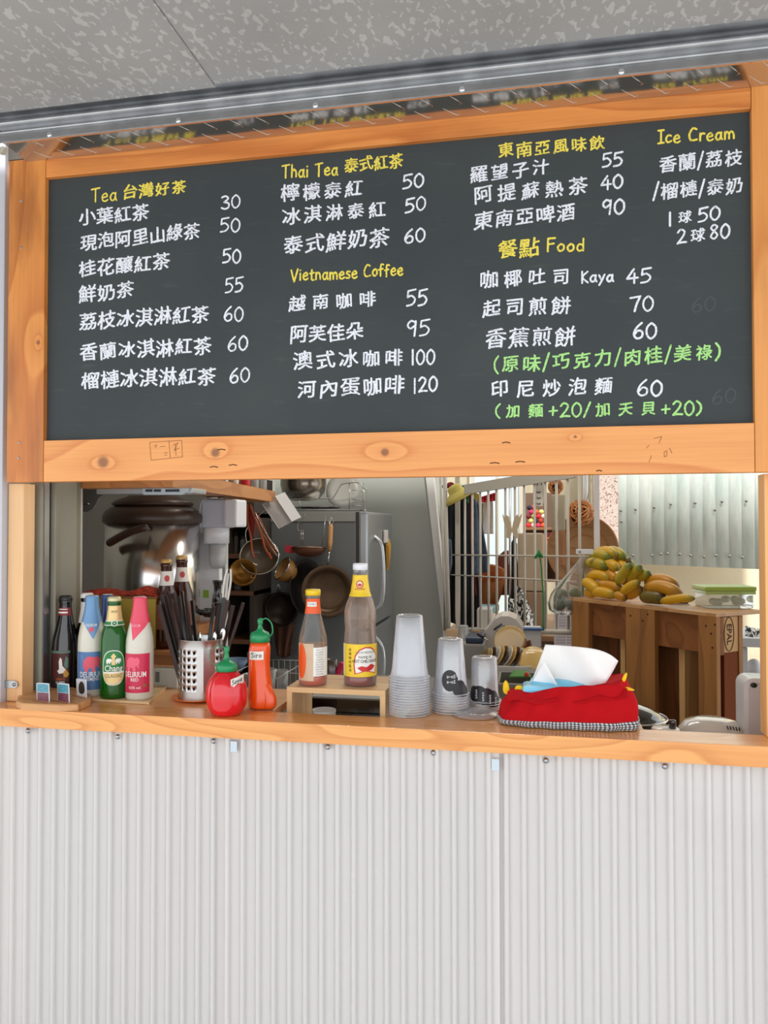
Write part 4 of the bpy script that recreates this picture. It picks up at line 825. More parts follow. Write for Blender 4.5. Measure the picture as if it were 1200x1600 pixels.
# ---- plastic cup stacks: every nested cup is its own object
cupm = thin('clear_cup_plastic', (1, 1, 1), .9, (244, 246, 252), .08, 1.5, .62)
rimm = thin('cup_rim_plastic', (1, 1, 1), .5, (240, 242, 248), .06, 2.0, .2)
def cup_stack(px, yb, n, rim, top_r, hpx, step, label, group, Z=ZC, dy=0, prints=None, groupn=''):
    p = stand(px, yb, rim, Z); 
    if dy: p = at(px, yb, p.y+dy); p.z = Z
    k = D(p)/F; first = None
    for i in range(n):
        z0 = .0008+i*step*k
        ords = ['lowest', 'second', 'third', 'fourth', 'fifth', 'sixth', 'seventh', 'eighth', 'ninth', 'tenth', 'eleventh', 'twelfth', 'thirteenth', 'fourteenth']
        lab_ = ('topmost cup of %s' if i == n-1 else 'lowest cup of %s' if i == 0 else ords[i]+' cup from the bottom of %s') % label
        if first is None or i == n-1:
            t = thing('plastic_cup', lab_, 'cup', (p.x, p.y, Z+z0), group=group)
            MB().tube(circ((0, 0, .0011), (rim+.1)*k, 36, 'z'), .0011, 6, True).build('rim', rimm, t)
            pr_ = [((rim-.8)*k, .0), (rim*k, .0006), ((rim+.3)*k, 1.2*k), ((rim-.6)*k, 2.4*k), ((rim-2.2)*k, 3*k), ((rim-2.8)*k, 7*k), ((rim-4.2)*k, 14*k), ((top_r+.5)*k, (hpx-3)*k), ((top_r-.6)*k, hpx*k), ((top_r-3)*k, hpx*k), ((top_r-4.5)*k, (hpx-3)*k), (0, (hpx-3.2)*k)]
            MB().lathe(pr_, 36, caps=False).build('cup_wall', cupm, t); first = first or t
        else: t = copy_tree(first, loc=(p.x, p.y, Z+z0), rot=(0, 0, i*.3), label=lab_)
    b = Round(t, px, yb, [((rim-.6), yb-2.4), (rim-4.2, yb-14), (top_r+.5, yb-hpx+3), (top_r-.6, yb-hpx)], p)
    if prints: prints(b)
    return p, k
cup_stack(640, 1122, 15, 32.2, 20.5, 96, 4.05, 'the tall clear plastic stack beside the riser', 'clear cups nested in the tall stack')
bp_ = mat('black_cup_print', (34, 34, 38), .4); gp_ = mat('white_cup_print', (222, 224, 228), .5)
def pr1(b):
    yy = lambda y: y+ (1122-1094)
    b.oval('round_print', -1, 1068+30-0, 13, 16, bp_, .0007)
    b.oval('cloud_print', 15, 1080+30, 12, 12, bp_, .0006); b.oval('cloud_print', 24, 1085+30, 9, 9, bp_, .0005)
    for q in (1062, 1070): b.text('cup_lettering', 'a~nS', 5.5, 1, q+30, gp_, .0012, sq=.9)
    b.text('cup_lettering', 'S', 5, 10, 1060+30, gp_, .0013)
cup_stack(704, 1121, 8, 30, 19.5, 84, 4.0, 'the middle printed stack', 'printed cups nested in the middle stack', prints=lambda b: pr1(b), dy=.022)
def pr2(b):
    for x, y, r in ((-17, 1099, 11), (-8, 1100, 13), (3, 1103, 13), (13, 1106, 12), (20, 1110, 9)): b.oval('cloud_print', x, y, r, r*1.05, bp_, .0006+r*.00001)
    for x, y in ((-13, 1096), (-2, 1099), (9, 1103), (19, 1107)):
        for d_ in (0, 7): b.text('cup_lettering', 'S', 6, x, y+d_, gp_, .0013)
cup_stack(757, 1112, 4, 26, 19.5, 67, 4.0, 'the short printed stack by the tissue cover', 'printed cups nested in the short stack', prints=pr2)
lp = on(742, 1122, ZC); ld = thing('plastic_cover', 'clear dome-less plastic cup lid lying in front of the short cup stack', 'lid', (lp.x, lp.y+.03, ZC+.0006)); kk = D(lp)/F
MB().lathe([(35*kk, 0), (37*kk, .001), (36*kk, .004), (31*kk, .006), (28*kk, .010), (24*kk, .0095), (0, .0085)], 40, caps=False, wob=lambda a, j: 1).build('lid_shell', cupm, ld)
# ---- red felt tissue cover
tcv = thing('tissue_cover', 'red cloth tissue-box cover with gingham hem and yellow felt horns', 'tissue cover', on(890, 1138, ZC)); o = tcv.location; T0 = (o.x, o.y, ZC)
redc = mat('red_felt', (186, 8, 20), .85, bump=.3, bscale=500, spec=.2)
def gingham():
    m = bpy.data.materials.new('gingham_cotton'); m.use_nodes = True; nt = m.node_tree; b = nt.nodes['Principled BSDF']; L = nt.links.new; tc = N(nt, 'TexCoord'); sp = N(nt, 'SeparateXYZ'); L(tc.outputs['UV'], sp.inputs[0])
    a = math_(nt, 'GREATER_THAN', math_(nt, 'FRACT', math_(nt, 'MULTIPLY', sp.outputs[0], 1)), .5); c = math_(nt, 'GREATER_THAN', math_(nt, 'FRACT', math_(nt, 'MULTIPLY', sp.outputs[1], 1)), .5)
    s_ = math_(nt, 'MULTIPLY', math_(nt, 'ADD', a, c), .5); L(ramp(nt, s_, [(0, (232, 230, 228)), (.5, (128, 130, 136)), (1, (48, 50, 58))]), b.inputs['Base Color']); b.inputs['Roughness'].default_value = .9; return m
GM = gingham()
L0, R0_ = at(779, 1118, .055), at(1000, 1128, .03); XL, XR = L0.x, R0_.x; wT = XR-XL; dT = .115
def _ring():
    raw = []
    for i in range(721):
        a = 2*pi*i/720; e = .62; c_, s_ = cos(a), sin(a); raw.append((math.copysign(abs(c_)**e, c_)*.5*wT, math.copysign(abs(s_)**e, s_)*.5*dT))
    cum = [0]
    for a, b in zip(raw, raw[1:]): cum.append(cum[-1]+math.hypot(b[0]-a[0], b[1]-a[1]))
    out = []; j = 0
    for i in range(240):
        d = cum[-1]*i/240
        while cum[j+1] < d: j += 1
        f = (d-cum[j])/max(cum[j+1]-cum[j], 1e-9); out.append(((raw[j][0]+(raw[j+1][0]-raw[j][0])*f)/wT, (raw[j][1]+(raw[j+1][1]-raw[j][1])*f)/dT))
    return out
RA = _ring()
def ring(t, lvl):
    """footprint of the cover: superellipse; lvl 0 bottom .. 1 top opening"""
    t = (t % 1)*len(RA); i = int(t); f = t-i; a, b = RA[i % len(RA)], RA[(i+1) % len(RA)]
    return a[0]+(b[0]-a[0])*f, a[1]+(b[1]-a[1])*f
def cover_pt(u, v):
    x, y = ring(u, v); ang = 2*pi*u
    top_z = .108-.014*(x+.5)*0+.012*sin(ang*2+1)+.006*sin(ang*5) ; z = .002+v*(.084+.021*x*2+.004*sin(ang*3+.5))
    w = 1-.0*v; sx_ = wT*(1+.015*sin(v*3)-.13*v*v*(1.0)-.04*v); sy_ = dT*(1-.38*v*v+.08*sin(v*pi))
    px_ = x*sx_ - (.012*v if x < 0 else -.0)*0; fold = .0045*sin(ang*7+v*6)*v+.003*sin(ang*13-v*4)
    return V((XL+wT/2+px_+fold*cos(ang), .045+dT/2-.035+y*sy_+fold*sin(ang), ZC+z))
NU = 96
g = MB(); g.grid(lambda u, v: cover_pt(u, .17+v*.83), NU, 16); o1 = off(g.build('felt_body', redc, tcv, solid=.002, subd=1), T0)
def uvgrid(fn, nu, nv, name, m, parent, base, us, vs_):
    me = bpy.data.meshes.new(name); k = nu+1; vs = [tuple(V(fn(i/nu, j/nv))-V(base)) for j in range(nv+1) for i in range(k)]
    fs = [(j*k+i, j*k+i+1, (j+1)*k+i+1, (j+1)*k+i) for j in range(nv) for i in range(nu)]; me.from_pydata(vs, [], fs); uv = me.uv_layers.new(name='UVMap')
    for p in me.polygons:
        p.use_smooth = True
        for li in p.loop_indices: vi = me.loops[li].vertex_index; uv.data[li].uv = ((vi % k)/nu*us, (vi//k)/nv*vs_)
    me.materials.append(m); o_ = bpy.data.objects.new(name, me); COL.objects.link(o_); o_.parent = parent; return o_
def hem_pt(u, v):
    q = cover_pt(u, .0+.2*v); x, y = ring(u, 0); q.x += .004*x*2*sin(v*pi); q.y += .004*y*2*sin(v*pi); return q
uvgrid(hem_pt, NU, 6, 'gingham_hem', GM, tcv, T0, 96, 4)
g = MB(); g.grid(lambda u, v: cover_pt(u, 1).lerp(V((XL+wT*.5, .045+dT/2-.035, ZC+.07)), v), NU, 3); off(g.build('felt_top', redc, tcv), T0)
# crumpled flap folds of the felt
g = MB(); a_ = at(800, 1068, .03); b_2 = at(985, 1056, .045)
g.grid(lambda u, v: V((XL+.02+u*(wT-.045), .012+.03*v+.006*sin(u*17), ZC+.07+.018*u+.004*sin(u*4.2+2.6)+.003*sin(u*19)-.016*(1-v))), 40, 6)
off(g.build('felt_fold', redc, tcv, solid=.0022, subd=1), T0)
bag = thing('tissue_pack', 'light blue plastic tissue pack with white tissue sticking out of the red cover', 'tissues', (XL+wT*.46, .06, ZC+.0)); bo = bag.location; B0 = tuple(bo)
g = MB(); p0, p1 = at(822, 1080, .055), at(955, 1070, .055)
g.grid(lambda u, v: V((p0.x+(p1.x-p0.x)*u, .047+.06*v*1+.004*sin(u*9), p0.z+.0+(.022*(sin(min(v*2.2, 1)*pi/2)))+.0025*sin(u*14+v*3)-(.012 if u > .93 or u < .04 else 0))), 30, 6); off(g.build('blue_film', mat('sky_blue_film', (120, 200, 232), .3, coat=.4), bag, solid=.0008), B0)
MB().box(-.085, .07, -.02, .045, .012, .085, bev=.01).build('pack_body', mat('sky_blue_film'), bag)
tis = mat('white_tissue', (244, 242, 240), .9, bump=.1, bscale=300, sub=.15)
T_ = [(822, 1068), (828, 1050), (838, 1028), (852, 1008), (875, 1010), (905, 1014), (944, 1017), (955, 1024), (966, 1032), (957, 1040), (948, 1052), (944, 1062), (952, 1074)]
def tissue(u, v):
    """u along, v up; top edge runs from the peak at left to the drooping right corner"""
    topx = 852+u*(966-852)+0; topy = 1007+u*8+(u**6)*18; botx = 822+u*(940-822); boty = 1078-u*4
    x = botx+(topx-botx)*v**.8; y = boty+(topy-boty)*v
    return at(x, y, .075+.018*sin(u*5.2+v*1.2)-.012*v+.006*sin(v*7+u*9))
g = MB(); g.grid(tissue, 26, 18); off(g.build('tissue', tis, bag, solid=.0008), B0)
def tissue2(u, v):
    x = 824+u*50+v*26*(1-u); y = 1080-(48-44*u)*v; return at(x, y, .058+.01*sin(v*4)+.006*u)
g = MB(); g.grid(tissue2, 14, 10); off(g.build('tissue_fold', tis, bag, solid=.0008), B0)
yf = mat('yellow_felt', (244, 198, 24), .8, bump=.2, bscale=500)
def horn(pts, dep, th=.0035):
    q = [at(x, y, dep) for x, y in pts]; c0 = sum(q, V())/len(q); g = MB(); n = len(q)
    vs = [tuple(p+V((0, -th*.3, 0))) for p in q]+[tuple(p+V((0, th, 0))) for p in q]+[(c0.x, c0.y-th, c0.z), (c0.x, c0.y+th*1.8, c0.z)]
    fs = [(i, (i+1) % n, 2*n) for i in range(n)]+[(n+(i+1) % n, n+i, 2*n+1) for i in range(n)]+[(i, n+i, n+(i+1) % n, (i+1) % n) for i in range(n)]
    g.add(vs, fs, None, True); return off(g.build('felt_horn', yf, tcv, subd=1), T0)
horn([(785, 1086), (785, 1070), (789, 1061), (793, 1064), (797, 1076), (797, 1087)], .06); horn([(804, 1080), (804, 1071), (813, 1070), (819, 1073), (818, 1080), (808, 1084)], .055)
horn([(970, 1066), (973, 1056), (981, 1047), (980, 1058), (976, 1068)], .05); horn([(976, 1072), (984, 1074), (995, 1079), (988, 1080), (976, 1079)], .04)
gf = mat('dark_green_felt', (60, 70, 34), .9); g = MB(); q = at(802, 1086, .05); g.ball((q.x, q.y, q.z), .008, 10, 6, (1.3, .8, .7)); off(g.build('felt_leaf', gf, tcv), T0)
# ================================================================== KITCHEN BEHIND THE COUNTER
def rel_obj(o, t): return off(o, tuple(t.location))
def pbox(name, px0, px1, py0, py1, Y, dep, m, parent, bev=.001):
    a, b = at(px0, py1, Y), at(px1, py0, Y); mid = at((px0+px1)/2, (py0+py1)/2, Y); z0 = at((px0+px1)/2, py1, Y).z; z1 = at((px0+px1)/2, py0, Y).z
    o = MB().box(a.x, b.x, Y, Y+dep, z0, z1, bev=min(bev, dep*.4)).build(name, m, parent); return rel_obj(o, parent) if parent else o
def pth(name, label, cat, px, py, Y, **kw): return thing(name, label, cat, at(px, py, Y), **kw)
def ppoly(name, pts, Y, dep, m, parent, smooth=False):
    q = [at(x, y, Y) for x, y in pts]; o = MB().prism([(p.x, p.z) for p in q], Y, Y+dep).build(name, m, parent); return rel_obj(o, parent) if parent else o
def ptube(name, pts, r, m, parent, n=6, closed=False, k=4):
    """pts = (px, py, Y)"""
    q = [at(*p) for p in pts]; q = cat_rom(q, k, closed) if k > 1 and len(q) > 2 else q
    rr = [r]*len(q) if not isinstance(r, (list, tuple)) else [r[min(int(i/len(q)*len(r)), len(r)-1)] for i in range(len(q))]
    o = MB().tube(q, rr, n, closed).build(name, m, parent); return rel_obj(o, parent) if parent else o
def pl(px, Y): return mpp(px, Y)
# ---- raised shelf for box, bottles and urn
ZSH = 1.14
W_sh = wood('dark_shelf_pine', (176, 116, 66), (132, 78, 40), 0, [], freq=6, rough=.5)
sh = thing('raised_shelf', 'brown wooden shelf board behind the beer bottles holding box and urn', 'shelf', (-.2, .7, ZSH)); SH = (-.2, .7, ZSH)
off(MB().box(-.66, at(300, 1020, .29).x, .29, .50, ZSH-.036, ZSH, bev=.001).build('board', W_sh, sh), SH); off(MB().box(-.66, at(314, 1020, .86).x, .5005, 1.06, ZSH-.036, ZSH, bev=.001).build('board', W_sh, sh), SH)
for x_ in (-.6, -.04): off(MB().box(x_-.02, x_+.02, .36, 1.02, ZW if x_ > -.4 and False else 0, ZSH-.036).build('support', W_sh, sh), SH)
wb = pth('parcel_box', 'small white cardboard box with grey label under the brown shelf board', 'box', 258, 1075, .295)
wb.location.z = ZC
q0, q1 = at(238, 1043, .255), at(276, 1074, .255); off(MB().box(q0.x, q1.x, .2555, .289, ZC+.0, ZC+.05, bev=.001).build('carton', mat('white_card', (208, 210, 206), .7), wb), tuple(wb.location))
q2 = at(246, 1050, .2553); off(MB().box(q2.x-.006, q2.x+.006, .2549, .2555, ZC+.014, ZC+.042).build('grey_label', mat('grey_print', (120, 122, 122), .6), wb), tuple(wb.location))
# yellow corrugated box with an orange cloth on top
yb = pth('carton', 'mustard yellow corrugated box standing behind the beer bottles', 'box', 182, 930, .34); yb.location.z = ZSH
a, b_ = at(121, 935, .33), at(243, 935, .33); top = at(182, 935, .33).z
def corr_card():
    m = bpy.data.materials.new('mustard_corrugated_card'); m.use_nodes = True; nt = m.node_tree; b = nt.nodes['Principled BSDF']; L = nt.links.new; tc = N(nt, 'TexCoord'); sp = N(nt, 'SeparateXYZ'); L(tc.outputs['Object'], sp.inputs[0])
    w = math_(nt, 'SINE', math_(nt, 'MULTIPLY', sp.outputs[2], 2200)); L(ramp(nt, math_(nt, 'MULTIPLY_ADD', w, .5, .5), [(0, (158, 132, 44)), (1, (186, 160, 62))]), b.inputs['Base Color']); b.inputs['Roughness'].default_value = .7; return m
off(MB().box(a.x, b_.x, .33, .47, ZSH+.0005, top, bev=.001).build('carton_body', corr_card(), yb), tuple(yb.location))
off(MB().box(a.x-.002, b_.x+.004, .328, .472, top+.0002, top+.0075, bev=.001).build('flap', mat('brown_card', (128, 80, 48), .7), yb), tuple(yb.location))
oc = pth('cloth', 'orange-red patterned cloth folded on top of the yellow box', 'cloth', 182, 925, .38); z0_ = top+.0078; oc.location.z = z0_
def cl(u, v):
    x = a.x-.004+u*(b_.x-a.x+.008); lump = .016*math.exp(-((u-.78)/.13)**2)+.007*math.exp(-((u-.25)/.16)**2)
    return V((x-oc.location.x, -.052+.105*v+.004*sin(u*23), .0015+(lump+.006)*sin(min(max(v*pi, .08), pi-.02))*(1 if .02 < u < .98 else .2)+.0012*sin(u*60+v*9)))
MB().grid(cl, 60, 14).build('cloth_sheet', mat('orange_cloth', (206, 62, 26), .85, var=.75, vscale=110, bump=.5, bscale=160), oc, solid=.003)
# ---- tea urn
URN_Y = .86; up_ = at(238, 990, URN_Y); ur = thing('tea_urn', 'large polished stainless steel insulated urn with dark brown lid', 'urn', (up_.x, URN_Y, ZSH+.0005)); k = mpp(238, URN_Y)
cx_, zb_ = up_.x, ZSH; hz = lambda y: at(238, y, URN_Y-.1).z-ZSH
RU = 72*k; chrome = mat('polished_steel', (230, 228, 226), .2, 1); brn = mat('brown_bakelite', (66, 46, 34), .42, coat=.1)
MB().lathe([(RU*.96, 0), (RU, .006), (RU, hz(815)), ], 56).build('steel_body', chrome, ur)
MB().lathe([(RU*1.01, hz(818)), (RU*1.04, hz(815)), (RU*1.04, hz(806)), (RU*.98, hz(798)), (RU*.86, hz(792)), (RU*.8, hz(791)), (0, hz(791))], 56).build('collar', brn, ur)
MB().lathe([(RU*.7, hz(792)), (RU*.84, hz(789)), (RU*.86, hz(786)), (RU*.78, hz(781)), (RU*.55, hz(775)), (RU*.5, hz(773)), (RU*.3, hz(771.5)), (0, hz(771))], 56).build('lid', brn, ur)
h0, h1 = at(172, 848, URN_Y-.18), at(226, 825, URN_Y-.20)
hm = [h0, h0.lerp(h1, .35)+V((0, -.006, .004)), h0.lerp(h1, .7)+V((0, -.007, .005)), h1]
hob = MB().tube(cat_rom(hm, 6), .0135, 12); hob.ball(hm[0], .0135, 12, 8); hob.ball(hm[-1], .0135, 12, 8); rel_obj(hob.build('carry_handle', brn, ur), ur)
for q in ((224, 826),):
    p = at(*q, URN_Y-.2); g = MB().tube([p, V((p.x+.006, URN_Y-.16, p.z))], .008, 8); rel_obj(g.build('handle_bracket', mat('dark_steel', (90, 88, 86), .3, 1), ur), ur)
# ---- pale grey panel behind the urn with grey corner bracket and hood
W_pan = mat('pale_grey_panel', (206, 210, 208), .45, var=.06, vscale=3)
struct(MB().box(-.678, at(352, 850, 1.2).x, 1.2, 1.23, 0, 2.6).build('wall_partition', W_pan))
br = pth('corner_bracket', 'grey metal corner plate hanging below the hood at the left', 'bracket', 135, 775, .5)
ppoly('plate', [(121, 758), (175, 758), (168, 771), (160, 773), (154, 778), (150, 787), (145, 795), (136, 800), (122, 799)], .5, .006, mat('grey_sheet_metal', (140, 140, 138), .35, .6), br)
ptube('wing_nut', [(123, 788, .49), (130, 787, .485), (140, 787, .49)], .0035, M_steel, br, k=3)
hd = pth('range_hood', 'light grey hood panel with dark slots just under the wooden shelf', 'hood', 235, 765, .62)
pbox('hood_panel', 150, 300, 763, 771.5, .375, .10, mat('hood_grey', (176, 182, 184), .35, .3), hd, .004)
ppoly('control_panel', [(222, 763), (296, 763), (292, 769), (284, 773), (224, 773)], .366, .008, mat('bluish_panel', (186, 202, 214), .3), hd)
for a_, c_ in ((227, 238), (240, 251), (258, 280)): pbox('slot', a_, c_, 764.5, 768.5, .364, .003, mat('slot_dark', (52, 54, 56), .5), hd, .001)
struct(pbox('trim_3', 121, 124, 762, 1040, .5, .006, mat('chrome_edge', (206, 208, 206), .3, .5), None))
# ---- high shelf whose side edge runs back to the right
W_hi = wood('orange_shelf_pine', (202, 138, 78), (168, 104, 54), 1, [], freq=5, rough=.5, blotch=.2)
hs = pth('high_shelf', 'orange-brown wooden shelf board hanging just below the menu board', 'shelf', 270, 761, .3); H0_ = tuple(hs.location)
pA, pB = at(118, 762, .3), at(270, 761, .3); pC = at(430, 785, 1.55); zz = pB.z; P4 = [(pA.x, .3), (pB.x, .3), (pC.x, 1.55), (pC.x-.13, 1.55), (pB.x-.11, .36), (pA.x, .36)]
off(MB().add([(x, y, z) for z in (zz, zz+.047) for x, y in P4], [(i, (i+1) % 6, 6+(i+1) % 6, 6+i) for i in range(6)]+[tuple(range(6, 12)), tuple(range(5, -1, -1))]).build('board', W_hi, hs), H0_)
def jar(px, base, topy, Y, rpx, m, capm, label, name='jar', group=None, Z=None, cat='jar'):
    p = at(px, base, Y); k = mpp(px, Y); z = Z if Z is not None else p.z; t = thing(name, label, cat, (p.x, Y, z), group=group); h = at(px, topy, Y).z-z
    MB().lathe([(rpx*k*.9, 0), (rpx*k, .004), (rpx*k, h*.75), (rpx*k*.7, h*.86), (rpx*k*.7, h)], 20).build('jar_body', m, t); MB().lathe([(rpx*k*.78, h*.84), (rpx*k*.8, h*.86), (rpx*k*.8, h), (rpx*k*.7, h+.002), (0, h+.002)], 20).build('jar_lid', capm, t); return t
jg = thin('jar_glass', (1, 1, 1), .6, (196, 200, 198), .05, 1.2, .3); zt_ = zz+.0475
jar(366, 765, 738, 1.15, 7, mat('pale_powder', (214, 206, 190), .6), M_white, 'pale jar at the left of the red tin on the high wooden shelf', Z=zt_)
jar(383, 765, 738, 1.3, 8, mat('red_tin', (186, 24, 28), .35), mat('red_tin'), 'red tin on the high wooden shelf', 'tin', Z=zt_, cat='tin')
jar(398, 765, 738, 1.4, 6.5, jg, M_steel, 'clear glass jar right of the red tin on the high shelf', Z=zt_); jar(411, 765, 738, 1.5, 6.0, jg, M_steel, 'last clear jar at the right end of the high shelf', Z=zt_)
# ---- two brown bottles on the raised shelf
brown = [(20, 1015), (22, 1011), (22, 955), (21, 946), (17, 932), (12, 918), (9.5, 905), (9, 890), (10, 888), (10, 884)]
for px, lab in ((263, 'brown glass beer bottle with white neck label, left of two behind the cutlery'), (279, 'brown glass beer bottle with white neck label, right of two behind the cutlery')):
    b = beer('beer_bottle', lab, px, 1015, [(r*.92, y) for r, y in brown], G_brown, ZSH+.0002, cap=(883.5, 877.5, 8.6), capm=mat('straw_gold_cap', (196, 158, 92), .4, .3), dy=.005 if px == 263 else .075, group='brown bottles behind the cutlery')
    b.root.location.x = at(px-(3.5 if px == 263 else -4.5), 1000, b.root.location.y).x
    b.patch('neck_label', 918, 896, -2, 2, mat('white_neck_label'), .0006); b.oval('label_crest', 1, 907, 4, 5, mat('crest_red'), .001); b.patch('label', 985, 948, -1.6, 1.6, mat('brown_gold_label', (140, 84, 60), .5, var=.6, vscale=90), .0006)
# ---- white water filter
wfi = pth('water_filter', 'white wall-mounted water filter with clear canister beside the urn', 'water filter', 335, 900, .95); pw = mat('filter_white', (232, 234, 240), .3)
k = mpp(335, .95)
pbox('back_plate', 308, 343, 832, 1000, .99, .03, mat('back_plate_white', (232, 234, 236), .4), wfi, .004)
pbox('head_housing', 312, 355, 780, 825, .92, .09, mat('filter_blue_white', (206, 212, 226), .3), wfi, .012); pbox('head_front', 350, 370, 780, 824, .9, .1, mat('filter_white'), wfi, .008)
rel_obj(MB().lathe([(20*k, 0), (20*k, 24*k), (18.5*k, 25*k)], 30, Matrix.Translation(at(338, 849, .96))).build('collar', pw, wfi), wfi)
rel_obj(MB().lathe([(9*k, 0), (13*k, 8*k), (14*k, 38*k)], 26, Matrix.Translation(at(340, 888, .96))).build('canister', thin('frosted_canister', (1, 1, 1), .35, (206, 208, 208), .2, 1, .1), wfi), wfi)
pbox('green_label', 317, 326, 922, 934, .988, .002, mat('lime_label', (150, 190, 70), .5), wfi, .0003); pbox('green_label', 319, 324, 839, 845, .988, .002, mat('lime_label'), wfi, .0003)
ptube('grey_tube', [(313, 825, .9), (312, 800, .9), (315, 785, .9), (322, 779, .9), (340, 777, .9)], .0016, mat('pale_tube', (210, 212, 216), .4), wfi)
rel_obj(MB().lathe([(16*k, 0), (17*k, 1.5*k), (14*k, 4*k), (0, 4*k)], 26, Matrix.Translation(at(336, 780.5, .96))).build('top_cap', M_steel, wfi), wfi)
ptube('black_tap', [(306, 956, .93), (316, 957, .93), (322, 957, .93), (332, 957, .93), (346, 950, .93)], [.011, .011, .017, .017, .012], mat('gloss_black', (18, 18, 20), .12, coat=.8), wfi, n=12, k=4)
rel_obj(MB().lathe([(9*k, 0), (9.5*k, 3*k), (8*k, 4*k), (8.5*k, 9*k), (7.5*k, 17*k), (5.5*k, 22*k), (6*k, 33*k), (8*k, 39*k), (8*k, 41*k), (0, 41*k)], 20, Matrix.Translation(at(340, 948, .93))).build('tap_lever', mat('gloss_black'), wfi), wfi)
# ---- storage rack in the dark corner between filter and fridge
rk_ = pth('storage_rack', 'dark brown wooden storage rack in the corner left of the fridge', 'rack', 385, 1000, 1.75)
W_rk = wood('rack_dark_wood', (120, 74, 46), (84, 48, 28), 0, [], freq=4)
xa, xb = at(350, 900, 1.75).x, at(396, 900, 1.75).x; K0 = tuple(rk_.location)
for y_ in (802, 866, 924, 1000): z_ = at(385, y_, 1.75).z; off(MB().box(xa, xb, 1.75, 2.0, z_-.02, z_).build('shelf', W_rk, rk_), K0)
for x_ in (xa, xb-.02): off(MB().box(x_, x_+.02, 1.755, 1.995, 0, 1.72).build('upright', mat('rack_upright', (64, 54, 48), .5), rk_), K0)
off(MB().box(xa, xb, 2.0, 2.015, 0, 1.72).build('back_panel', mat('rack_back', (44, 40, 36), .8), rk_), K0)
for i, (px, by, ty, r) in enumerate(((366, 866, 832, 7), (381, 866, 838, 6), (372, 924, 896, 7), (385, 802, 776, 6), (372, 802, 778, 6), (398, 924, 900, 6))):
    jar(px, by, ty, 1.85, r, jg, mat('dark_lid', (60, 52, 46), .5), ('small glass jar %s of the dark corner rack' % ('left on the second shelf', 'right on the second shelf', 'left on the third shelf', 'right on the top shelf', 'left on the top shelf', 'right on the third shelf')[i]), Z=at(385, by, 1.75).z+.0003)
bt = pth('basin', 'blue-grey plastic bowl beside the tomato sauce bottle', 'bowl', 368, 1030, 1.0); k = mpp(368, 1.0)
MB().lathe([(9*k, -18*k), (20*k, 0), (21*k, 0), (10*k, -19*k)], 26).build('bowl_wall', mat('blue_grey_plastic', (96, 120, 150), .4), bt)
# ---- fridge
fx0, fx1 = at(396, 800, 2.0).x, at(556, 800, 2.0).x; fz = at(480, 799, 2.0).z; fr = thing('fridge', 'grey two-door fridge seen from its side with hanging pans', 'fridge', (fx0+.3, 2.3, 0)); R0F = tuple(fr.location)
M_fr = mat('fridge_grey_side', (112, 117, 118), .45, var=.05, vscale=2, bump=.1, bscale=300)
off(MB().box(fx0, fx1, 2.0, 2.66, .04, fz-.001, bev=.006).build('cabinet', M_fr, fr), R0F)
off(MB().box(fx0, fx1-.002, 1.994, 2.0, at(480, 815, 2.0).z, fz-.004, bev=.002).build('top_trim', mat('trim_grey', (150, 151, 146), .5), fr), R0F)
off(MB().box(fx1, fx1+.012, 2.003, 2.655, .06, fz-.004).build('door_gasket', mat('gasket', (60, 60, 60), .7), fr), R0F)
M_dr = mat('fridge_silver', (176, 180, 184), .28, .75)
zs = at(580, 983, 2.05).z
for z0, z1 in ((zs+.006, fz-.003), (.1, zs-.006)): off(MB().box(fx1+.012, fx1+.062, 2.0, 2.66, z0, z1, bev=.012).build('door', M_dr, fr), R0F)
xd = fx1+.062; yh = 2.16
def hnd(z0, z1):
    g = MB().tube(cat_rom([(xd-.005, yh, z0), (xd+.035, yh, z0+.05), (xd+.045, yh, (z0+z1)/2), (xd+.035, yh, z1-.05), (xd-.005, yh, z1)], 6), .011, 10); return off(g.build('handle', mat('handle_silver', (198, 202, 206), .22, .8), fr), R0F)
hnd(at(590, 958, 2.1).z, at(588, 838, 2.1).z); hnd(at(590, 1080, 2.1).z, zs-.05)
for i, (cx, cy, col, nm) in enumerate(((598, 838, (222, 214, 208), 'white clip magnet near the top of the fridge door'), (603, 862, (224, 178, 70), 'yellow and red kite-shaped magnet on the fridge door'))):
    t = thing('fridge_magnet', nm, 'magnet', (xd+.002, 2.42 if i == 0 else 2.47, at(cx, cy, 2.5).z))
    if i == 0: MB().box(0, .014, -.05, .03, -.035, .035, bev=.006).build('clip', mat('magnet_white', col, .5), t)
    else:
        MB().add([(0, 0, -.1), (.004, .06, .03), (0, .02, .07), (.004, -.05, .04), (.012, 0, -.1), (.016, .06, .03), (.012, .02, .07), (.016, -.05, .04)], [(0, 1, 2, 3), (7, 6, 5, 4), (0, 4, 5, 1), (1, 5, 6, 2), (2, 6, 7, 3), (3, 7, 4, 0)]).build('kite', mat('magnet_yellow', col, .6, var=.3, vscale=60), t)
        MB().add([(.0125, -.005, -.1), (.0165, -.052, .04), (.0165, -.035, .035), (.0125, .004, -.08)], [(0, 1, 2, 3)]).build('red_edge', mat('label_red'), t)
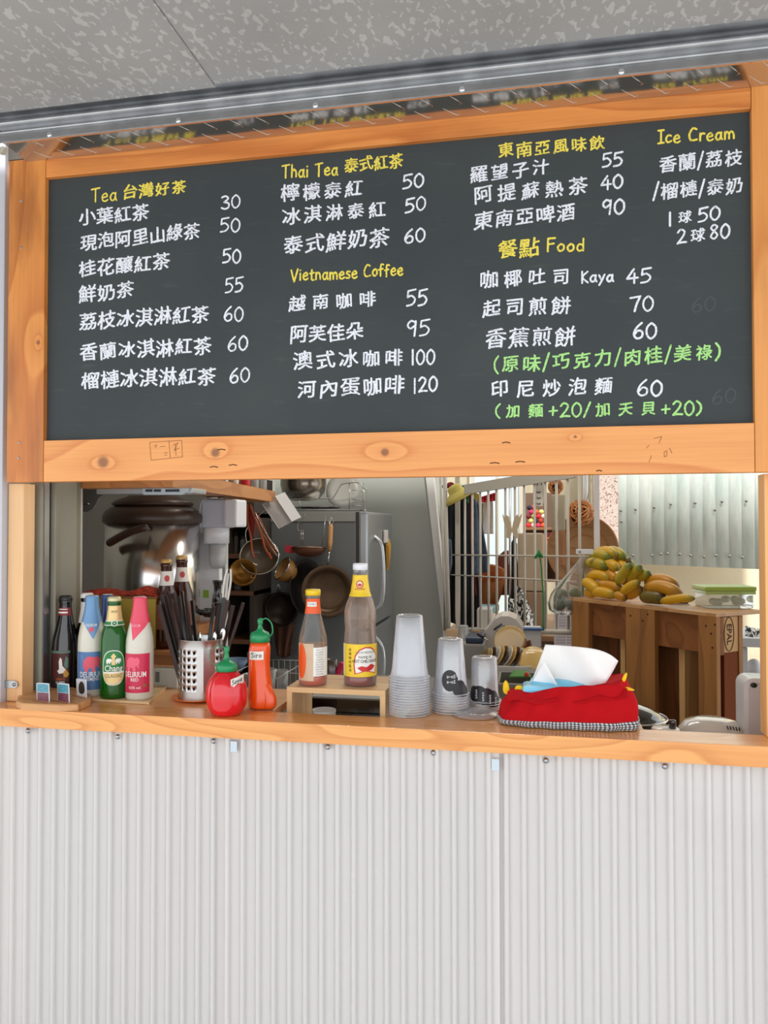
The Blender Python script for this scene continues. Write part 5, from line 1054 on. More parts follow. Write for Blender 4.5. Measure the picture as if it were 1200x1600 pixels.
# rack on the fridge with bowl and plate
wrk = pth('dish_rack', 'wire dish rack on top of the fridge holding bowl and white plate', 'rack', 500, 798, 2.15); wr = .0028; ch_ = mat('chrome_wire', (196, 192, 184), .2, 1)
for Y in (2.06, 2.32):
    ptube('wire', [(440, 780, Y), (512, 779, Y), (521, 777, Y), (530, 762, Y), (536, 756, Y), (560, 754, Y), (566, 760, Y), (574, 766, Y)], wr, ch_, wrk, k=3)
    ptube('wire', [(440, 797, Y), (470, 797.5, Y), (555, 797, Y), (572, 797, Y)], wr*1.2, ch_, wrk, k=2)
for px in (468, 546, 568): ptube('wire', [(px, 797, 2.06), (px, 779 if px < 500 else 755, 2.06)], wr, ch_, wrk, k=1)
for i, px in enumerate(range(448, 570, 10)): ptube('wire', [(px, 796, 2.06), (px+.5, 795, 2.32)], wr*.7, ch_, wrk, k=1)
for y_ in (766, 780, 790): ptube('wire', [(550, y_, 2.06), (562, y_, 2.06), (568, y_+4, 2.14), (574, y_+3, 2.3)], wr*.8, ch_, wrk, k=3)
for px in (442, 570): ptube('foot', [(px, 797, 2.06), (px, 799, 2.06)], wr*1.6, ch_, wrk, k=1)
bw = pth('mixing_bowl', 'large round stainless steel bowl on the fridge-top rack', 'bowl', 474, 776, 2.2); k = mpp(474, 2.2)
MB().lathe([(15*k, 0), (25*k, 4*k), (33*k, 13*k), (36*k, 25*k), (35.5*k, 36*k), (36.5*k, 37*k), (34.5*k, 36*k), (32*k, 13*k), (14*k, 2*k)], 40).build('bowl_wall', mat('dull_steel', (168, 158, 146), .22, 1), bw)
bw.location.z = at(474, 783, 2.2).z
wp = pth('plate', 'white plate standing upright in the fridge-top rack', 'plate', 537, 767, 2.16, rot=(radians(82), 0, radians(20)) if False else (0, 0, 0)); k = mpp(537, 2.16)
wp.rotation_euler = (radians(80), 0, radians(-6)); MB().lathe([(0, 0), (17*k, 0), (27*k, 5*k), (27.4*k, 5.8*k), (17*k, 2*k), (0, 2*k)], 40).build('dish', mat('white_china', (226, 226, 222), .25, coat=.5), wp)
tcn = pth('tray', 'flat steel tray lying on the wire rack above the fridge', 'tray', 497, 795, 2.2); k = mpp(497, 2.2); MB().lathe([(28*k, 0), (32*k, 2.5*k), (34*k, 3*k), (28*k, 1*k), (0, .6*k)], 30, Matrix.Diagonal((1.2, .8, 1, 1))).build('tray_dish', M_steel, tcn)
# ---- things hanging on the fridge side
HY = 1.94
def hook(px, py, parent, Y=HY, h=14): ptube('hook', [(px, py-h, Y+.045), (px, py-h-2, Y+.02), (px+2, py-h*.6, Y+.01), (px-1, py-h*.25, Y), (px-2.5, py+1, Y), (px, py+2, Y-.004), (px+2, py, Y)], .0018, ch_, parent)
carb = mat('dark_carbon_steel', (100, 80, 60), .38, .75, var=.35, vscale=14)
pn = pth('frying_pan', 'large dark carbon steel frying pan with wooden handle hanging on the fridge', 'pan', 512, 923, HY); pn.rotation_euler = (radians(90), 0, radians(14)); k = mpp(512, HY)
MB().lathe([(0, 0), (27*k, 0), (31*k, 2*k), (40*k, 12*k), (41*k, 12.4*k), (40.4*k, 13.4*k), (30.5*k, 3.6*k), (26*k, 2*k), (0, 2*k)], 48).build('pan_body', carb, pn)
p_ = (1*k, 44*k); MB().tube([(0, 38*k, 10*k), (1*k, 50*k, 12*k), (3*k, 64*k, 12*k)], .0045, 8).build('steel_shank', M_steel, pn)
MB().tube([(3*k, 63*k, 12*k), (4*k, 75*k, 12*k), (5*k, 100*k, 12*k), (5*k, 104*k, 12*k)], [.0095, .0115, .0115, .007], 12).build('wooden_handle', wood('handle_beech', (212, 160, 104), (180, 124, 74), 1), pn)
MB().tube(cat_rom([(5*k, 103*k, 12*k), (9*k, 108*k, 12*k), (5*k, 113*k, 12*k), (1*k, 108*k, 12*k)], 5, True), .0018, 6, True).build('hanging_loop', ch_, pn)
sp_ = pth('saucepan', 'small dark saucepan hanging low on the fridge side', 'pan', 441, 950, HY-.01); sp_.rotation_euler = (radians(92), 0, radians(8)); k = mpp(441, HY)
MB().lathe([(0, 0), (22*k, 0), (25*k, 4*k), (26*k, 14*k), (26.8*k, 14*k), (25*k, 2*k), (24.5*k, 14*k), (22.5*k, 3.5*k), (0, 2.5*k)], 40).build('pan_body', mat('dark_pan', (46, 34, 28), .4, .6), sp_)
MB().tube([(-4*k, 24*k, 8*k), (-6*k, 34*k, 8*k), (-4*k, 38*k, 8*k), (-2*k, 34*k, 8*k), (-2*k, 24*k, 8*k)], .0025, 6).build('steel_loop', ch_, sp_)
ct_ = pth('cloth', 'brown cloth hanging below the small saucepan', 'cloth', 441, 975, HY+.02)
g = MB().grid(lambda u, v: at(426+u*34+v*(8-u*14), 974+v*50-(.5-abs(u-.5))*-8*v, HY+.015+.012*sin(u*14+v*3)), 18, 14); rel_obj(g.build('cloth_sheet', mat('brown_cloth', (96, 62, 46), .9, bump=.4, bscale=200), ct_, solid=.004), ct_)
wk = pth('wok', 'dark narrow wok seen edge-on behind the frying pan', 'pan', 468, 915, HY+.01); wk.rotation_euler = (radians(90), 0, radians(58)); k = mpp(468, HY)
MB().lathe([(0, 0), (12*k, 1*k), (26*k, 7*k), (34*k, 16*k), (33*k, 16.5*k), (25*k, 8.5*k), (0, 2*k)], 36, Matrix.Diagonal((1, 1.25, 1, 1))).build('wok_body', mat('black_iron', (38, 32, 30), .45, .5), wk)
paper = pth('paper_note', 'small white square paper fixed to the fridge side', 'paper', 409, 950, 1.985); pbox('paper_sheet', 400, 419, 937, 951, 1.985, .003, M_white, paper, .0005); ppoly('paper_flap', [(400, 951), (414, 951), (401, 966)], 1.985, .003, M_white, paper)
def strainer(name, label, px, py, rx, ry, Y, tilt, dep, meshm, yaw=0):
    t = pth(name, label, 'strainer', px, py, Y); k = mpp(px, Y); t.rotation_euler = (radians(tilt), 0, radians(yaw))
    MB().lathe([(0, -dep*k)]+[(rx*k*sin(a*pi/16), -dep*k*cos(a*pi/16)) for a in range(1, 9)], 32, caps=False).build('mesh_bowl', meshm, t)
    MB().tube(circ((0, 0, 0), rx*k, 32, 'z'), .003, 6, True).build('rim', ch_, t); return t, k
fine = glassy('brown_wire_mesh', (84, 66, 46), (160, 140, 110), .6, .35); amb = glassy('amber_wire_mesh', (168, 120, 50), (230, 190, 110), .5, .3)
t, k = strainer('strainer', 'large wire mesh strainer with round steel rim hanging under the high shelf', 405, 869, 30, 30, 1.7, 70, 22, fine, 12); t.rotation_euler = (radians(66), radians(6), radians(14))
MB().tube(cat_rom([(-22*k, 20*k, 0), (-26*k, 40*k, 4*k), (-10*k, 66*k, 6*k), (8*k, 86*k, 6*k)], 5), .002, 6).build('long_handle', ch_, t); MB().tube([(-6*k, -30*k, 0), (-8*k, -37*k, 0), (-4*k, -37*k, 0), (-2*k, -30*k, 0)], .002, 6).build('rest_hook', ch_, t)
ptube('handle_wire', [(398, 800, 1.7), (412, 832, 1.7), (436, 868, 1.7)], .0016, ch_, t) if False else None
t, k = strainer('strainer', 'amber-tinted deep wire strainer hanging behind the large one', 441, 888, 19, 19, 1.86, 60, 26, amb); t.rotation_euler = (radians(60), radians(0), radians(-48))
yp = pth('pot', 'brass-coloured pot hanging low behind the large strainer', 'pot', 381, 897, 1.68); yp.rotation_euler = (radians(75), 0, radians(15)); k = mpp(381, 1.68); MB().lathe([(0, 0), (16*k, 0), (20*k, 4*k), (21*k, 16*k), (20*k, 16*k), (15*k, 3*k), (0, 2*k)], 30).build('pot_body', mat('brass_yellow', (168, 116, 40), .35, .6, var=.3, vscale=20), yp)
orw = mat('orange_tong_plastic', (196, 84, 34), .45)
tg = pth('kitchen_tongs', 'orange-brown long tongs hanging open in front of the strainer', 'tongs', 390, 790, 1.55)
ptube('arm', [(388, 788, 1.55), (387, 812, 1.55), (392, 840, 1.55), (394, 862, 1.55), (397, 871, 1.55)], .0048, orw, tg, 8); ptube('arm', [(390, 788, 1.55), (399, 812, 1.55), (409, 838, 1.55), (414, 856, 1.55), (424, 873, 1.55)], .0048, orw, tg, 8)
ppoly('grip_panel', [(386, 790), (393, 790), (399, 815), (396, 838), (389, 822)], 1.556, .006, mat('deep_red_plastic', (146, 30, 20), .45), tg)
for px, py in ((397, 871), (424, 873)): ptube('tip', [(px, py, 1.55), (px-2, py-5, 1.545), (px-3, py-9, 1.55)], .004, orw, tg)
t2 = pth('spatula', 'brown wooden spatula with a wire handle beside the orange tongs', 'spatula', 410, 830, 1.62); ppoly('blade', [(398, 800), (404, 806), (420, 840), (433, 860), (430, 868), (420, 858), (408, 838)], 1.62, .006, wood('spatula_brown', (170, 92, 42), (130, 64, 28), 2), t2)
ptube('wire', [(398, 800, 1.615), (416, 834, 1.615), (438, 868, 1.615)], .002, ch_, t2); ptube('wire', [(396, 802, 1.61), (412, 836, 1.61), (434, 870, 1.61)], .002, ch_, t2)
cn = pth('plastic_container', 'frosted clear plastic container hanging tilted beside the high shelf', 'container', 436, 800, 1.5); fz_ = thin('frosted_plastic', (1, 1, 1), .28, (202, 198, 196), .2, .8, .05)
q = [at(x, y, 1.5) for x, y in ((410, 788), (430, 775), (456, 815), (436, 826))]; qb = [p+V((.02, .07, .02)) for p in q]
g = MB().add([tuple(p) for p in q+qb], [(0, 1, 2, 3), (7, 6, 5, 4), (1, 5, 6, 2), (2, 6, 7, 3), (3, 7, 4, 0)]); rel_obj(g.build('box_walls', fz_, cn), cn)
ptube('rim', [(410, 788, 1.498), (430, 775, 1.498), (456, 815, 1.498), (436, 826, 1.498)], .002, mat('frost_rim', (224, 222, 220), .3), cn, k=1, closed=True)
ss = pth('strainer', 'small shallow copper-brown strainer hanging from two wires left of the pan', 'strainer', 483, 856, HY-.02); k = mpp(483, HY); MB().lathe([(0, -14*k)]+[(27*k*sin(a*pi/16), -14*k*cos(a*pi/16)) for a in range(1, 9)], 32, caps=False).build('mesh_bowl', glassy('copper_mesh', (112, 66, 42), (160, 110, 80), .5, .15), ss); MB().tube(circ((0, 0, 0), 27.5*k, 32, 'z'), .0028, 6, True).build('rim', mat('rim_copper', (176, 140, 116), .25, 1), ss); ss.rotation_euler = (radians(-4), radians(0), 0)
for a_ in ((470, 828, 470, 852), (473, 828, 473, 852), (508, 806, 503, 855), (516, 806, 510, 855)): ptube('wire', [(a_[0], a_[1], HY-.02), (a_[2], a_[3], HY-.02)], .0016, ch_, ss, k=1)
ptube('hook', [(474, 800, HY), (475, 807, HY), (466, 816, HY), (464, 824, HY), (466, 828, HY), (471, 829, HY)], .0018, ch_, ss)
pc = pth('clip', 'red-pink plastic clip left of the small strainer', 'clip', 451, 858, HY-.02); ppoly('clip_body', [(446, 852), (456, 853), (458, 858), (457, 865), (444, 862)], HY-.03, .015, mat('pink_clip', (196, 60, 74), .4), pc)
# ---- draining rack low behind the sauce bottles
dr = pth('draining_rack', 'wire draining rack full of glasses behind the orange sauce bottle', 'rack', 420, 1100, .42); dr.location.z = ZW; D0 = tuple(dr.location)
xa, xb = at(372, 1080, .42).x, at(448, 1080, .42).x; wm = mat('white_wire', (170, 170, 166), .35, .4)
for y_ in (.34, .62):
    for z_ in (.012, .06, .1): off(MB().tube([(xa, y_, ZW+z_), (xb, y_, ZW+z_)], .0014, 5).build('wire', wm, dr), D0)
    for i in range(9): x_ = xa+(xb-xa)*i/8; off(MB().tube([(x_, y_, ZW), (x_, y_, ZW+.1)], .0012, 5).build('wire', wm, dr), D0)
for x_ in (xa, xb):
    for z_ in (.012, .1): off(MB().tube([(x_, .34, ZW+z_), (x_, .62, ZW+z_)], .0014, 5).build('wire', wm, dr), D0)
dk = mat('dark_pot', (34, 32, 32), .3, .3)
for i, (px, Y, r, h, m, lab) in enumerate(((392, .46, .022, .085, jg, 'clear tumbler at the left of the draining rack'), (418, .46, .025, .10, jg, 'clear tumbler in the middle of the draining rack'), (438, .5, .024, .09, jg, 'clear tumbler at the right of the draining rack'), (404, .56, .035, .13, dk, 'dark lidded pot at the back of the draining rack'))):
    p = at(px, 1080, Y); t = thing('tumbler' if i < 3 else 'pot', lab, 'glass' if i < 3 else 'pot', (p.x, Y, ZW+.001)); MB().lathe([(r*.8, 0), (r, h), (r*.92, h), (r*.74, .006)], 24).build('glass_wall' if i < 3 else 'pot_wall', m, t)
gl = pth('tumbler', 'grey steel tumbler standing between the two glass sauce bottles', 'glass', 518, 1060, .6); k = mpp(518, .6); gl.location.z = ZW; h = at(518, 1030, .6).z-ZW; MB().lathe([(7.5*k, 0), (8.5*k, h*.6), (9*k, h), (8*k, h), (7*k, .01)], 24).build('tumbler_wall', mat('grey_steel', (120, 118, 116), .3, .8), gl)
ps = pth('sponge_brush', 'magenta-handled brush lying behind the sauce bottles', 'brush', 530, 1045, .6); ptube('handle', [(527, 1056, .6), (531, 1046, .6), (536, 1036, .6)], .010, mat('magenta_plastic', (196, 24, 70), .4), ps, 8); ptube('wire_loop', [(527, 1056, .6), (520, 1062, .58), (518, 1072, .56)], .002, ch_, ps)
# black appliance and white cup seen through the riser
ap = pth('appliance', 'black glossy appliance panel seen through the open riser', 'appliance', 545, 1118, .42); ap.location.z = ZW; A0 = tuple(ap.location)
x0_, x1_ = at(484, 1100, .40).x, at(597, 1100, .40).x; zt2 = at(545, 1090, .40).z; off(MB().box(x0_, x1_, .40, .60, ZW+.0005, zt2, bev=.003).build('housing', mat('appliance_grey', (150, 150, 146), .4), ap), A0)
off(MB().box(x0_+.004, x1_-.004, .397, .3995, ZW+.002, zt2-.005, bev=.001).build('black_door', mat('gloss_black'), ap), A0)
wc = pth('cup', 'white cup standing inside the open riser', 'cup', 506, 1118, .16); wc.location.z = ZW+.0005; h = at(506, 1109, .16).z-ZW; k = mpp(506, .16); MB().lathe([(14*k, 0), (18*k, h*.5), (19*k, h-.002), (19*k, h), (17.6*k, h), (17*k, h*.6), (12*k, .006)], 32).build('cup_wall', mat('white_china'), wc)
# ---- grey wall right of the fridge with leaning white-edged panel
struct(ppoly('wall_right', [(430, 700), (664, 700), (697, 985), (699, 1300), (430, 1300)], 2.9, .05, mat('grey_wall_paint', (164, 166, 158), .6, var=.06, vscale=2), None))
struct(ppoly('trim_4', [(660, 700), (672, 700), (701, 985), (703, 1300), (697, 1300), (692, 985)], 2.86, .09, mat('white_edge', (222, 218, 212), .5), None))
# ---- white security grille running diagonally
gA, gB = at(727, 867, 2.5), at(906, 870, 1.72); gd = (gB-gA); gd.z = 0; gl_ = gd.length; gd.normalize(); gn = V((-gd.y, gd.x, 0))
gr_ = thing('security_grille', 'white painted steel grille with upright bars and two cross rods', 'grille', (gA.x, gA.y, .9)); G0 = tuple(gr_.location)
gw = mat('white_bar_paint', (196, 189, 176), .4)
def gp(px, py, o_=0): return onplane(px, py, gA, gn)-gn*o_
for px in (726.7, 738.3, 750.7, 763.3, 776, 790, 805, 819.5, 835.6, 852.7, 870, 887.7, 905.8):
    b0 = gp(px-2, 985); tp_ = gp(px, 735 if px > 800 else 770-(px-727)*.18); b0.x = tp_.x = gp(px, 868).x; b0.y = tp_.y = gp(px, 868).y; off(MB().tube([b0, tp_], .0062, 8).build('bar', gw, gr_), G0)
for (y0, y1, x1) in ((867, 869.5, 958), (898, 909, 903)): off(MB().tube([gp(708, y0, .01), gp(x1 if x1 < 910 else 925, y1, .01)], .004, 6).build('cross_rod', gw, gr_), G0)
q = [gp(728, 765, .012), gp(900, 737, .012)]; v0, v1 = q; n_ = gn*.02; h_ = V((0, 0, .026))
off(MB().add([tuple(a) for a in (v0-h_, v1-h_, v1+h_, v0+h_, v0-h_+n_, v1-h_+n_, v1+h_+n_, v0+h_+n_)], [(0, 1, 2, 3), (7, 6, 5, 4), (0, 4, 5, 1), (3, 2, 6, 7), (0, 3, 7, 4), (1, 5, 6, 2)]).build('top_rail', gw, gr_), G0)
q = [gp(718, 984, .004), gp(900, 988, .004)]; off(MB().tube(q, .012, 6).build('bottom_rail', gw, gr_), G0)
struct(MB().box(*(lambda a, b: (a.x, b.x))(at(928.5, 800, 1.7), at(937, 800, 1.7)), 1.7, 1.73, 0, 1.95, bev=.002).build('pillar', mat('white_post', (220, 216, 218), .4)))
struct(ptube('trim_5', [(688, 742, 2.6), (694, 900, 2.6), (700, 1010, 2.6)], .008, gw, None, k=1)); struct(ptube('trim_6', [(695, 742, 2.55), (702, 1010, 2.55)], .012, gw, None, k=1))
struct(ptube('trim_7', [(915, 742, 2.2), (915, 805, 2.2)], .012, mat('white_pipe', (226, 226, 228), .4), None, k=1))
# ---- store room behind the grille
struct(MB().box(.3, 4.5, 4.4, 4.45, 0, 3.2).build('wall_store', mat('beige_wall', (196, 186, 160), .7, var=.08)))
struct(pbox('door_1', 738, 815, 700, 1040, 4.3, .04, mat('pale_blue_door', (206, 222, 228), .4), None, .004))
struct(pbox('trim_8', 812, 822, 700, 1040, 4.26, .06, mat('cream_trim', (200, 192, 176), .5), None)); struct(pbox('trim_9', 734, 740, 700, 1040, 4.26, .06, mat('cream_trim'), None))
struct(pbox('trim_10', 776, 779, 700, 1040, 4.285, .02, mat('cream_trim'), None))
struct(pbox('floor_store', 690, 930, 1000, 1010, 2.9, 1.4, mat('store_table', (120, 96, 76), .6), None))
sbx = MB().box(.75, 1.9, 2.75, 3.4, .5, at(800, 985, 2.75).z); st = thing('store_table', 'brown table behind the grille holding baskets and boxes', 'table', (1.3, 3.0, 0))
zt3 = at(800, 986, 2.9).z
off(MB().box(.80, 1.72, 2.72, 3.5, zt3-.03, zt3, bev=.003).build('top', wood('table_brown', (150, 110, 78), (120, 84, 56), 0), st), (1.3, 3.0, 0))
for x_ in (.84, 1.68):
    for y_ in (2.76, 3.46): off(MB().box(x_-.02, x_+.02, y_-.02, y_+.02, 0, zt3-.03).build('leg', gw, st), (1.3, 3.0, 0))
# hanging clothes
cr_ = thing('coat_rail', 'steel rail behind the grille carrying the hanging clothes', 'rail', at(730, 758, 2.85)); ptube('rail_tube', [(690, 760, 2.85), (800, 757, 2.85)], .01, M_steel, cr_, k=1)
for px in (695, 797): ptube('rail_post', [(px, 758, 2.85), (px, 985, 2.85)], .008, M_steel, cr_, k=1)
def garment(label, pts_top, pts_bot, Y, m, amp=.018, fr_=9, name='hanging_garment'):
    (x0, y0), (x1, y1) = pts_top; (a0, b0), (a1, b1) = pts_bot; t = pth(name, label, 'clothing', (x0+x1)/2, y0, Y)
    g = MB().grid(lambda u, v: at((x0+(x1-x0)*u)*(1-v)+(a0+(a1-a0)*u)*v, (y0+(y1-y0)*u)*(1-v)+(b0+(b1-b0)*u)*v, Y+amp*sin(u*fr_+v*2.5)*(.3+v)+.02*sin(v*3)), 26, 24); rel_obj(g.build('cloth_sheet', m, t, solid=.006), t); return t
garment('black garment hanging right behind the left end of the grille', ((716, 762), (738, 762)), ((712, 980), (752, 980)), 2.72, mat('black_cloth', (20, 24, 30), .9))
garment('slate blue denim garment hanging behind the grille bars', ((737, 775), (747, 785)), ((740, 900), (766, 892)), 2.56, mat('slate_denim', (92, 104, 122), .9, var=.4, vscale=30))
garment('maroon strip of cloth between black garment and blue denim', ((733, 766), (738, 770)), ((738, 930), (744, 930)), 2.6, mat('maroon_cloth', (110, 34, 44), .9), .01)
struct(MB().box(*(lambda a, b: (a.x, b.x))(at(711, 800, 2.66), at(718, 800, 2.66)), 2.66, 2.70, 0, 2.2).build('pillar', mat('cream_trim')))
garment('grey-blue cloth hanging lowest at the left of the grille', ((694, 835), (705, 845)), ((694, 940), (706, 880)), 2.62, mat('greyblue_cloth', (112, 124, 140), .9), .01)
garment('dark navy coat hanging at the far left behind the hat', ((700, 785), (716, 770)), ((696, 970), (712, 975)), 2.68, mat('navy_cloth', (34, 38, 46), .9))
garment('green scarf end showing under the straw hat', ((729, 768), (738, 768)), ((730, 785), (737, 790)), 2.70, mat('green_cloth', (34, 96, 58), .9), .005)
garment('off-white towel hanging behind the grille', ((756, 784), (770, 782)), ((755, 834), (771, 834)), 2.9, mat('towel_white', (214, 206, 200), .95, bump=.4, bscale=200), .008)
garment('olive-grey towel beside the off-white one', ((751, 786), (757, 785)), ((752, 834), (758, 834)), 2.93, mat('olive_towel', (150, 142, 116), .95), .006)
t = garment('red and white checked cloth bunched above the towels', ((751, 777), (774, 770)), ((753, 785), (776, 782)), 2.86, mat('red_check', (206, 40, 50), .8, var=.5, vscale=60), .012, 30)
garment('mustard cloth strip near the towels', ((740, 768), (748, 772)), ((742, 800), (750, 802)), 2.83, mat('mustard_cloth', (186, 160, 70), .9), .008)
ht = pth('straw_hat', 'yellow straw hat hooked over the top left corner of the grille', 'hat', 715, 772, 2.55); k = mpp(715, 2.55); ht.rotation_euler = (radians(8), radians(-28), 0)
MB().lathe([(25*k, -9*k), (22*k, -3*k), (14*k, 3*k), (12*k, 4*k), (11*k, 12*k), (7*k, 15*k), (0, 16*k)], 36, Matrix.Diagonal((1, .8, 1, 1)), caps=False, wob=lambda a, j: 1+(.05*sin(3*a) if j < 2 else 0)).build('hat_shell', mat('yellow_straw', (196, 180, 92), .8, bump=.6, bscale=240), ht, solid=.004)
rb_ = pth('red_ball_cap', 'dark red round cap behind the straw hat', 'cap', 704, 759, 2.7); k = mpp(704, 2.7); MB().lathe([(7*k, -4*k), (6.5*k, 2*k), (4*k, 5*k), (0, 6*k)], 20).build('cap_dome', mat('dark_red_cloth', (130, 20, 26), .8), rb_)
# baskets, boards and bits behind the grille
SY = 2.95
bk = pth('basket', 'orange woven basket tipped towards the grille', 'basket', 765, 905, SY); bk.rotation_euler = (radians(28), radians(8), 0); k = mpp(765, SY); ow = mat('orange_weave', (196, 116, 56), .6, bump=.8, bscale=180, var=.3, vscale=60)
MB().lathe([(17*k, -44*k), (22*k, -20*k), (25*k, 10*k), (26*k, 12*k), (24*k, 10*k), (20*k, -20*k), (15*k, -42*k), (0, -42*k)], 32).build('basket_wall', ow, bk)
bd_ = pth('guitar_board', 'red-brown rounded wooden board standing behind the grille', 'board', 790, 890, 3.05); ppoly('board', [(776, 930), (775, 880), (779, 868), (787, 861), (795, 860), (802, 864), (803, 930)], 3.05, .02, wood('mahogany', (134, 62, 30), (104, 44, 22), 2), bd_)
um = pth('umbrella', 'closed black umbrella standing upright behind the grille', 'umbrella', 803, 880, 2.95); ptube('canopy', [(803, 832, 2.95), (803, 850, 2.95), (803, 900, 2.95), (803, 960, 2.95), (803, 985, 2.95)], [.006, .02, .024, .018, .006], mat('black_nylon', (26, 28, 34), .6), um, 10)
bg_ = pth('paper_bag', 'large beige paper bag standing behind the right part of the grille', 'bag', 829, 930, 2.9)
pbox('bag_body', 809, 849, 833, 924, 2.9, .12, mat('beige_paper', (182, 160, 132), .8, var=.08, vscale=12), bg_, .01); ppoly('bag_side', [(849, 833), (853, 840), (853, 925), (849, 924)], 2.91, .1, mat('cream_paper', (216, 190, 150), .8), bg_)
bx = pth('carton', 'grey-brown carton under the beige paper bag', 'box', 829, 985, 2.86); zt4 = zt3; a, b_ = at(806, 950, 2.86), at(852, 950, 2.86); off(MB().box(a.x, b_.x, 2.86, 3.08, zt3+.001, at(829, 926, 2.86).z, bev=.003).build('carton_body', mat('card_brown', (150, 120, 92), .8), bx), tuple(bx.location))
bt_ = pth('butterfly_cutout', 'cream cut-out butterfly fixed on the grille bars', 'ornament', 806, 820, 2.02)
BW = [(0, 6), (-2, -6), (-5, -14), (-8, -16), (-10, -12), (-13, -17), (-11, -6), (-7, 4), (-8, 16), (-4, 18), (-1, 10)]
BW2 = [(x*1.75, y) for x, y in BW]; g = MB(); P_ = gp(806, 822, .02); kx = mpp(806, 2.1)
for s_ in (-1, 1): q = [P_+gd*(s_*-x*kx*1.15)-V((0, 0, y*kx*1.1)) for x, y in BW2]; g.add([tuple(a) for a in q]+[tuple(a-gn*.004) for a in q], [tuple(range(11)), tuple(range(21, 10, -1))]+[(i, (i+1) % 11, 11+(i+1) % 11, 11+i) for i in range(11)])
rel_obj(g.build('wings', mat('cream_felt', (206, 186, 154), .8), bt_), bt_)
ss_ = pth('wall_shelf', 'small wooden shelf with colourful wool balls behind the grille', 'shelf', 840, 822, 3.1)
for y_, nm in ((824, 'board'), (866, 'board'), (905, 'board')): pbox(nm, 818, 875, y_, y_+4, 3.1, .16, wood('shelf_honey', (160, 112, 70), (130, 86, 50), 0), ss_)
pbox('back_board', 818, 875, 770, 909, 3.27, .02, mat('shelf_back', (110, 88, 72), .8), ss_)
pbox('side_board', 872, 875.5, 770, 909, 3.1, .16, wood('shelf_honey'), ss_)
cols = [(206, 40, 50), (198, 50, 90), (214, 200, 120), (176, 60, 40), (150, 160, 60), (224, 190, 180), (210, 90, 50), (40, 40, 60), (120, 30, 50)]; random.seed(11)
cn_ = ['red', 'raspberry', 'cream', 'rust', 'olive', 'pale pink', 'orange', 'navy', 'wine']
pos = [(826, 821), (833.5, 821), (841, 821), (848.5, 821), (829.5, 814), (837, 814), (845, 814), (826, 807), (833.5, 807), (841, 807), (849, 807), (830, 800), (838, 800), (846, 800), (827, 793), (834, 793)]
rows_ = {821: 'bottom row', 814: 'second row', 807: 'third row', 800: 'fourth row', 793: 'top row'}
k = mpp(838, 3.16); wool = None; seen_ = {}
for i, (px, py) in enumerate(pos):
    c = i*5 % 9; q = at(px, py, 3.15); t = thing('wool_ball', '%s felt ball in the %s of the pile on the wall shelf%s' % (cn_[c], rows_[py], ''), 'ball', q, group='felt balls piled on the wall shelf'); MB().ball((0, 0, 0), 4.0*k, 12, 8).build('ball', mat('felt_'+cn_[c].replace(' ', '_'), cols[c], .9), t)
cf = pth('paper_figure', 'white cut-out card with row of curved marks hanging at the top of the grille', 'ornament', 843, 770, 2.0); ppoly('card', [(836, 752), (851, 752), (850, 778), (848, 791), (836, 790)], 2.0, .004, mat('cream_card', (222, 218, 204), .7), cf)
for y_ in (768, 777, 786): ptube('curved_mark', [(839, y_, 1.997), (841.5, y_+1.8, 1.997), (844.5, y_, 1.997)], .002, M_black, cf)
for x_ in (840, 846): ptube('slot_mark', [(x_, 754, 1.997), (x_, 758, 1.997)], .0025, M_black, cf, k=1)
gp_b = pth('cloth_bag', 'plain beige fabric panel hanging left of the wicker ball', 'fabric', 874, 800, 2.1); pbox('panel', 862, 883, 773, 829, 2.1, .02, mat('beige_fabric', (176, 166, 144), .9), gp_b, .006)
pk_ = pth('cutting_board', 'long light wooden board leaning below the beige fabric panel', 'board', 878, 860, 2.3); ppoly('board', [(870, 826), (883, 826), (885, 882), (875, 883)], 2.3, .015, wood('plank_tan', (176, 124, 78), (150, 98, 56), 2), pk_)
pt = pth('wall_hanging', 'red panel with concentric orange arches on the wall shelf', 'panel', 858, 850, 3.08)
pbox('panel', 848, 870, 832, 866, 3.08, .008, mat('wine_panel', (112, 36, 40), .7), pt)
for r_, c_ in ((9, (196, 110, 60)), (6, (200, 60, 40)), (3.2, (210, 140, 90))): q = circ(at(857, 850, 3.076), r_*mpp(857, 3.08), 20); rel_obj(MB().tube(q, .006, 5, True).build('arch_ring', mat('ring_%d' % int(r_), c_, .7), pt), pt)
# wicker balls: interlaced cane hoops
def wicker(label, px, py, rpx, Y, seed, nh):
    t = pth('wicker_ball', label, 'ball', px, py, Y); k = mpp(px, Y); random.seed(seed); r = rpx*k; canes = [mat('cane_%d' % i, c, .5) for i, c in enumerate(((196, 124, 62), (166, 96, 44), (214, 150, 88)))]
    MB().ball((0, 0, 0), r*.86, 20, 12).build('dark_core', mat('ball_core', (70, 36, 18), .9), t)
    for i in range(nh):
        R_m = Euler((random.uniform(0, pi), random.uniform(0, pi), random.uniform(0, pi))).to_matrix(); offz = random.uniform(-.55, .55); pts = []
        for j in range(28): a = 2*pi*j/28; rr = sqrt(1-offz**2); v = V((rr*cos(a), rr*sin(a), offz))*(r*(.95+.04*sin(a*7+i))); pts.append(R_m @ v)
        MB().tube(pts, .0024*rpx/20+.0006, 5, True).build('cane_hoop', canes[i % 3], t)
wicker('large round wicker ball hanging in front of the white post', 906.5, 801, 20.5, 1.85, 3, 46); wicker('smaller wicker ball behind the top of the grille bars', 868, 760, 12, 2.25, 8, 26)
ptube('cord', [(925, 745, 1.85), (917, 782, 1.85)], .002, mat('cord', (190, 180, 160), .8), bpy.data.objects['wicker_ball'], k=1)
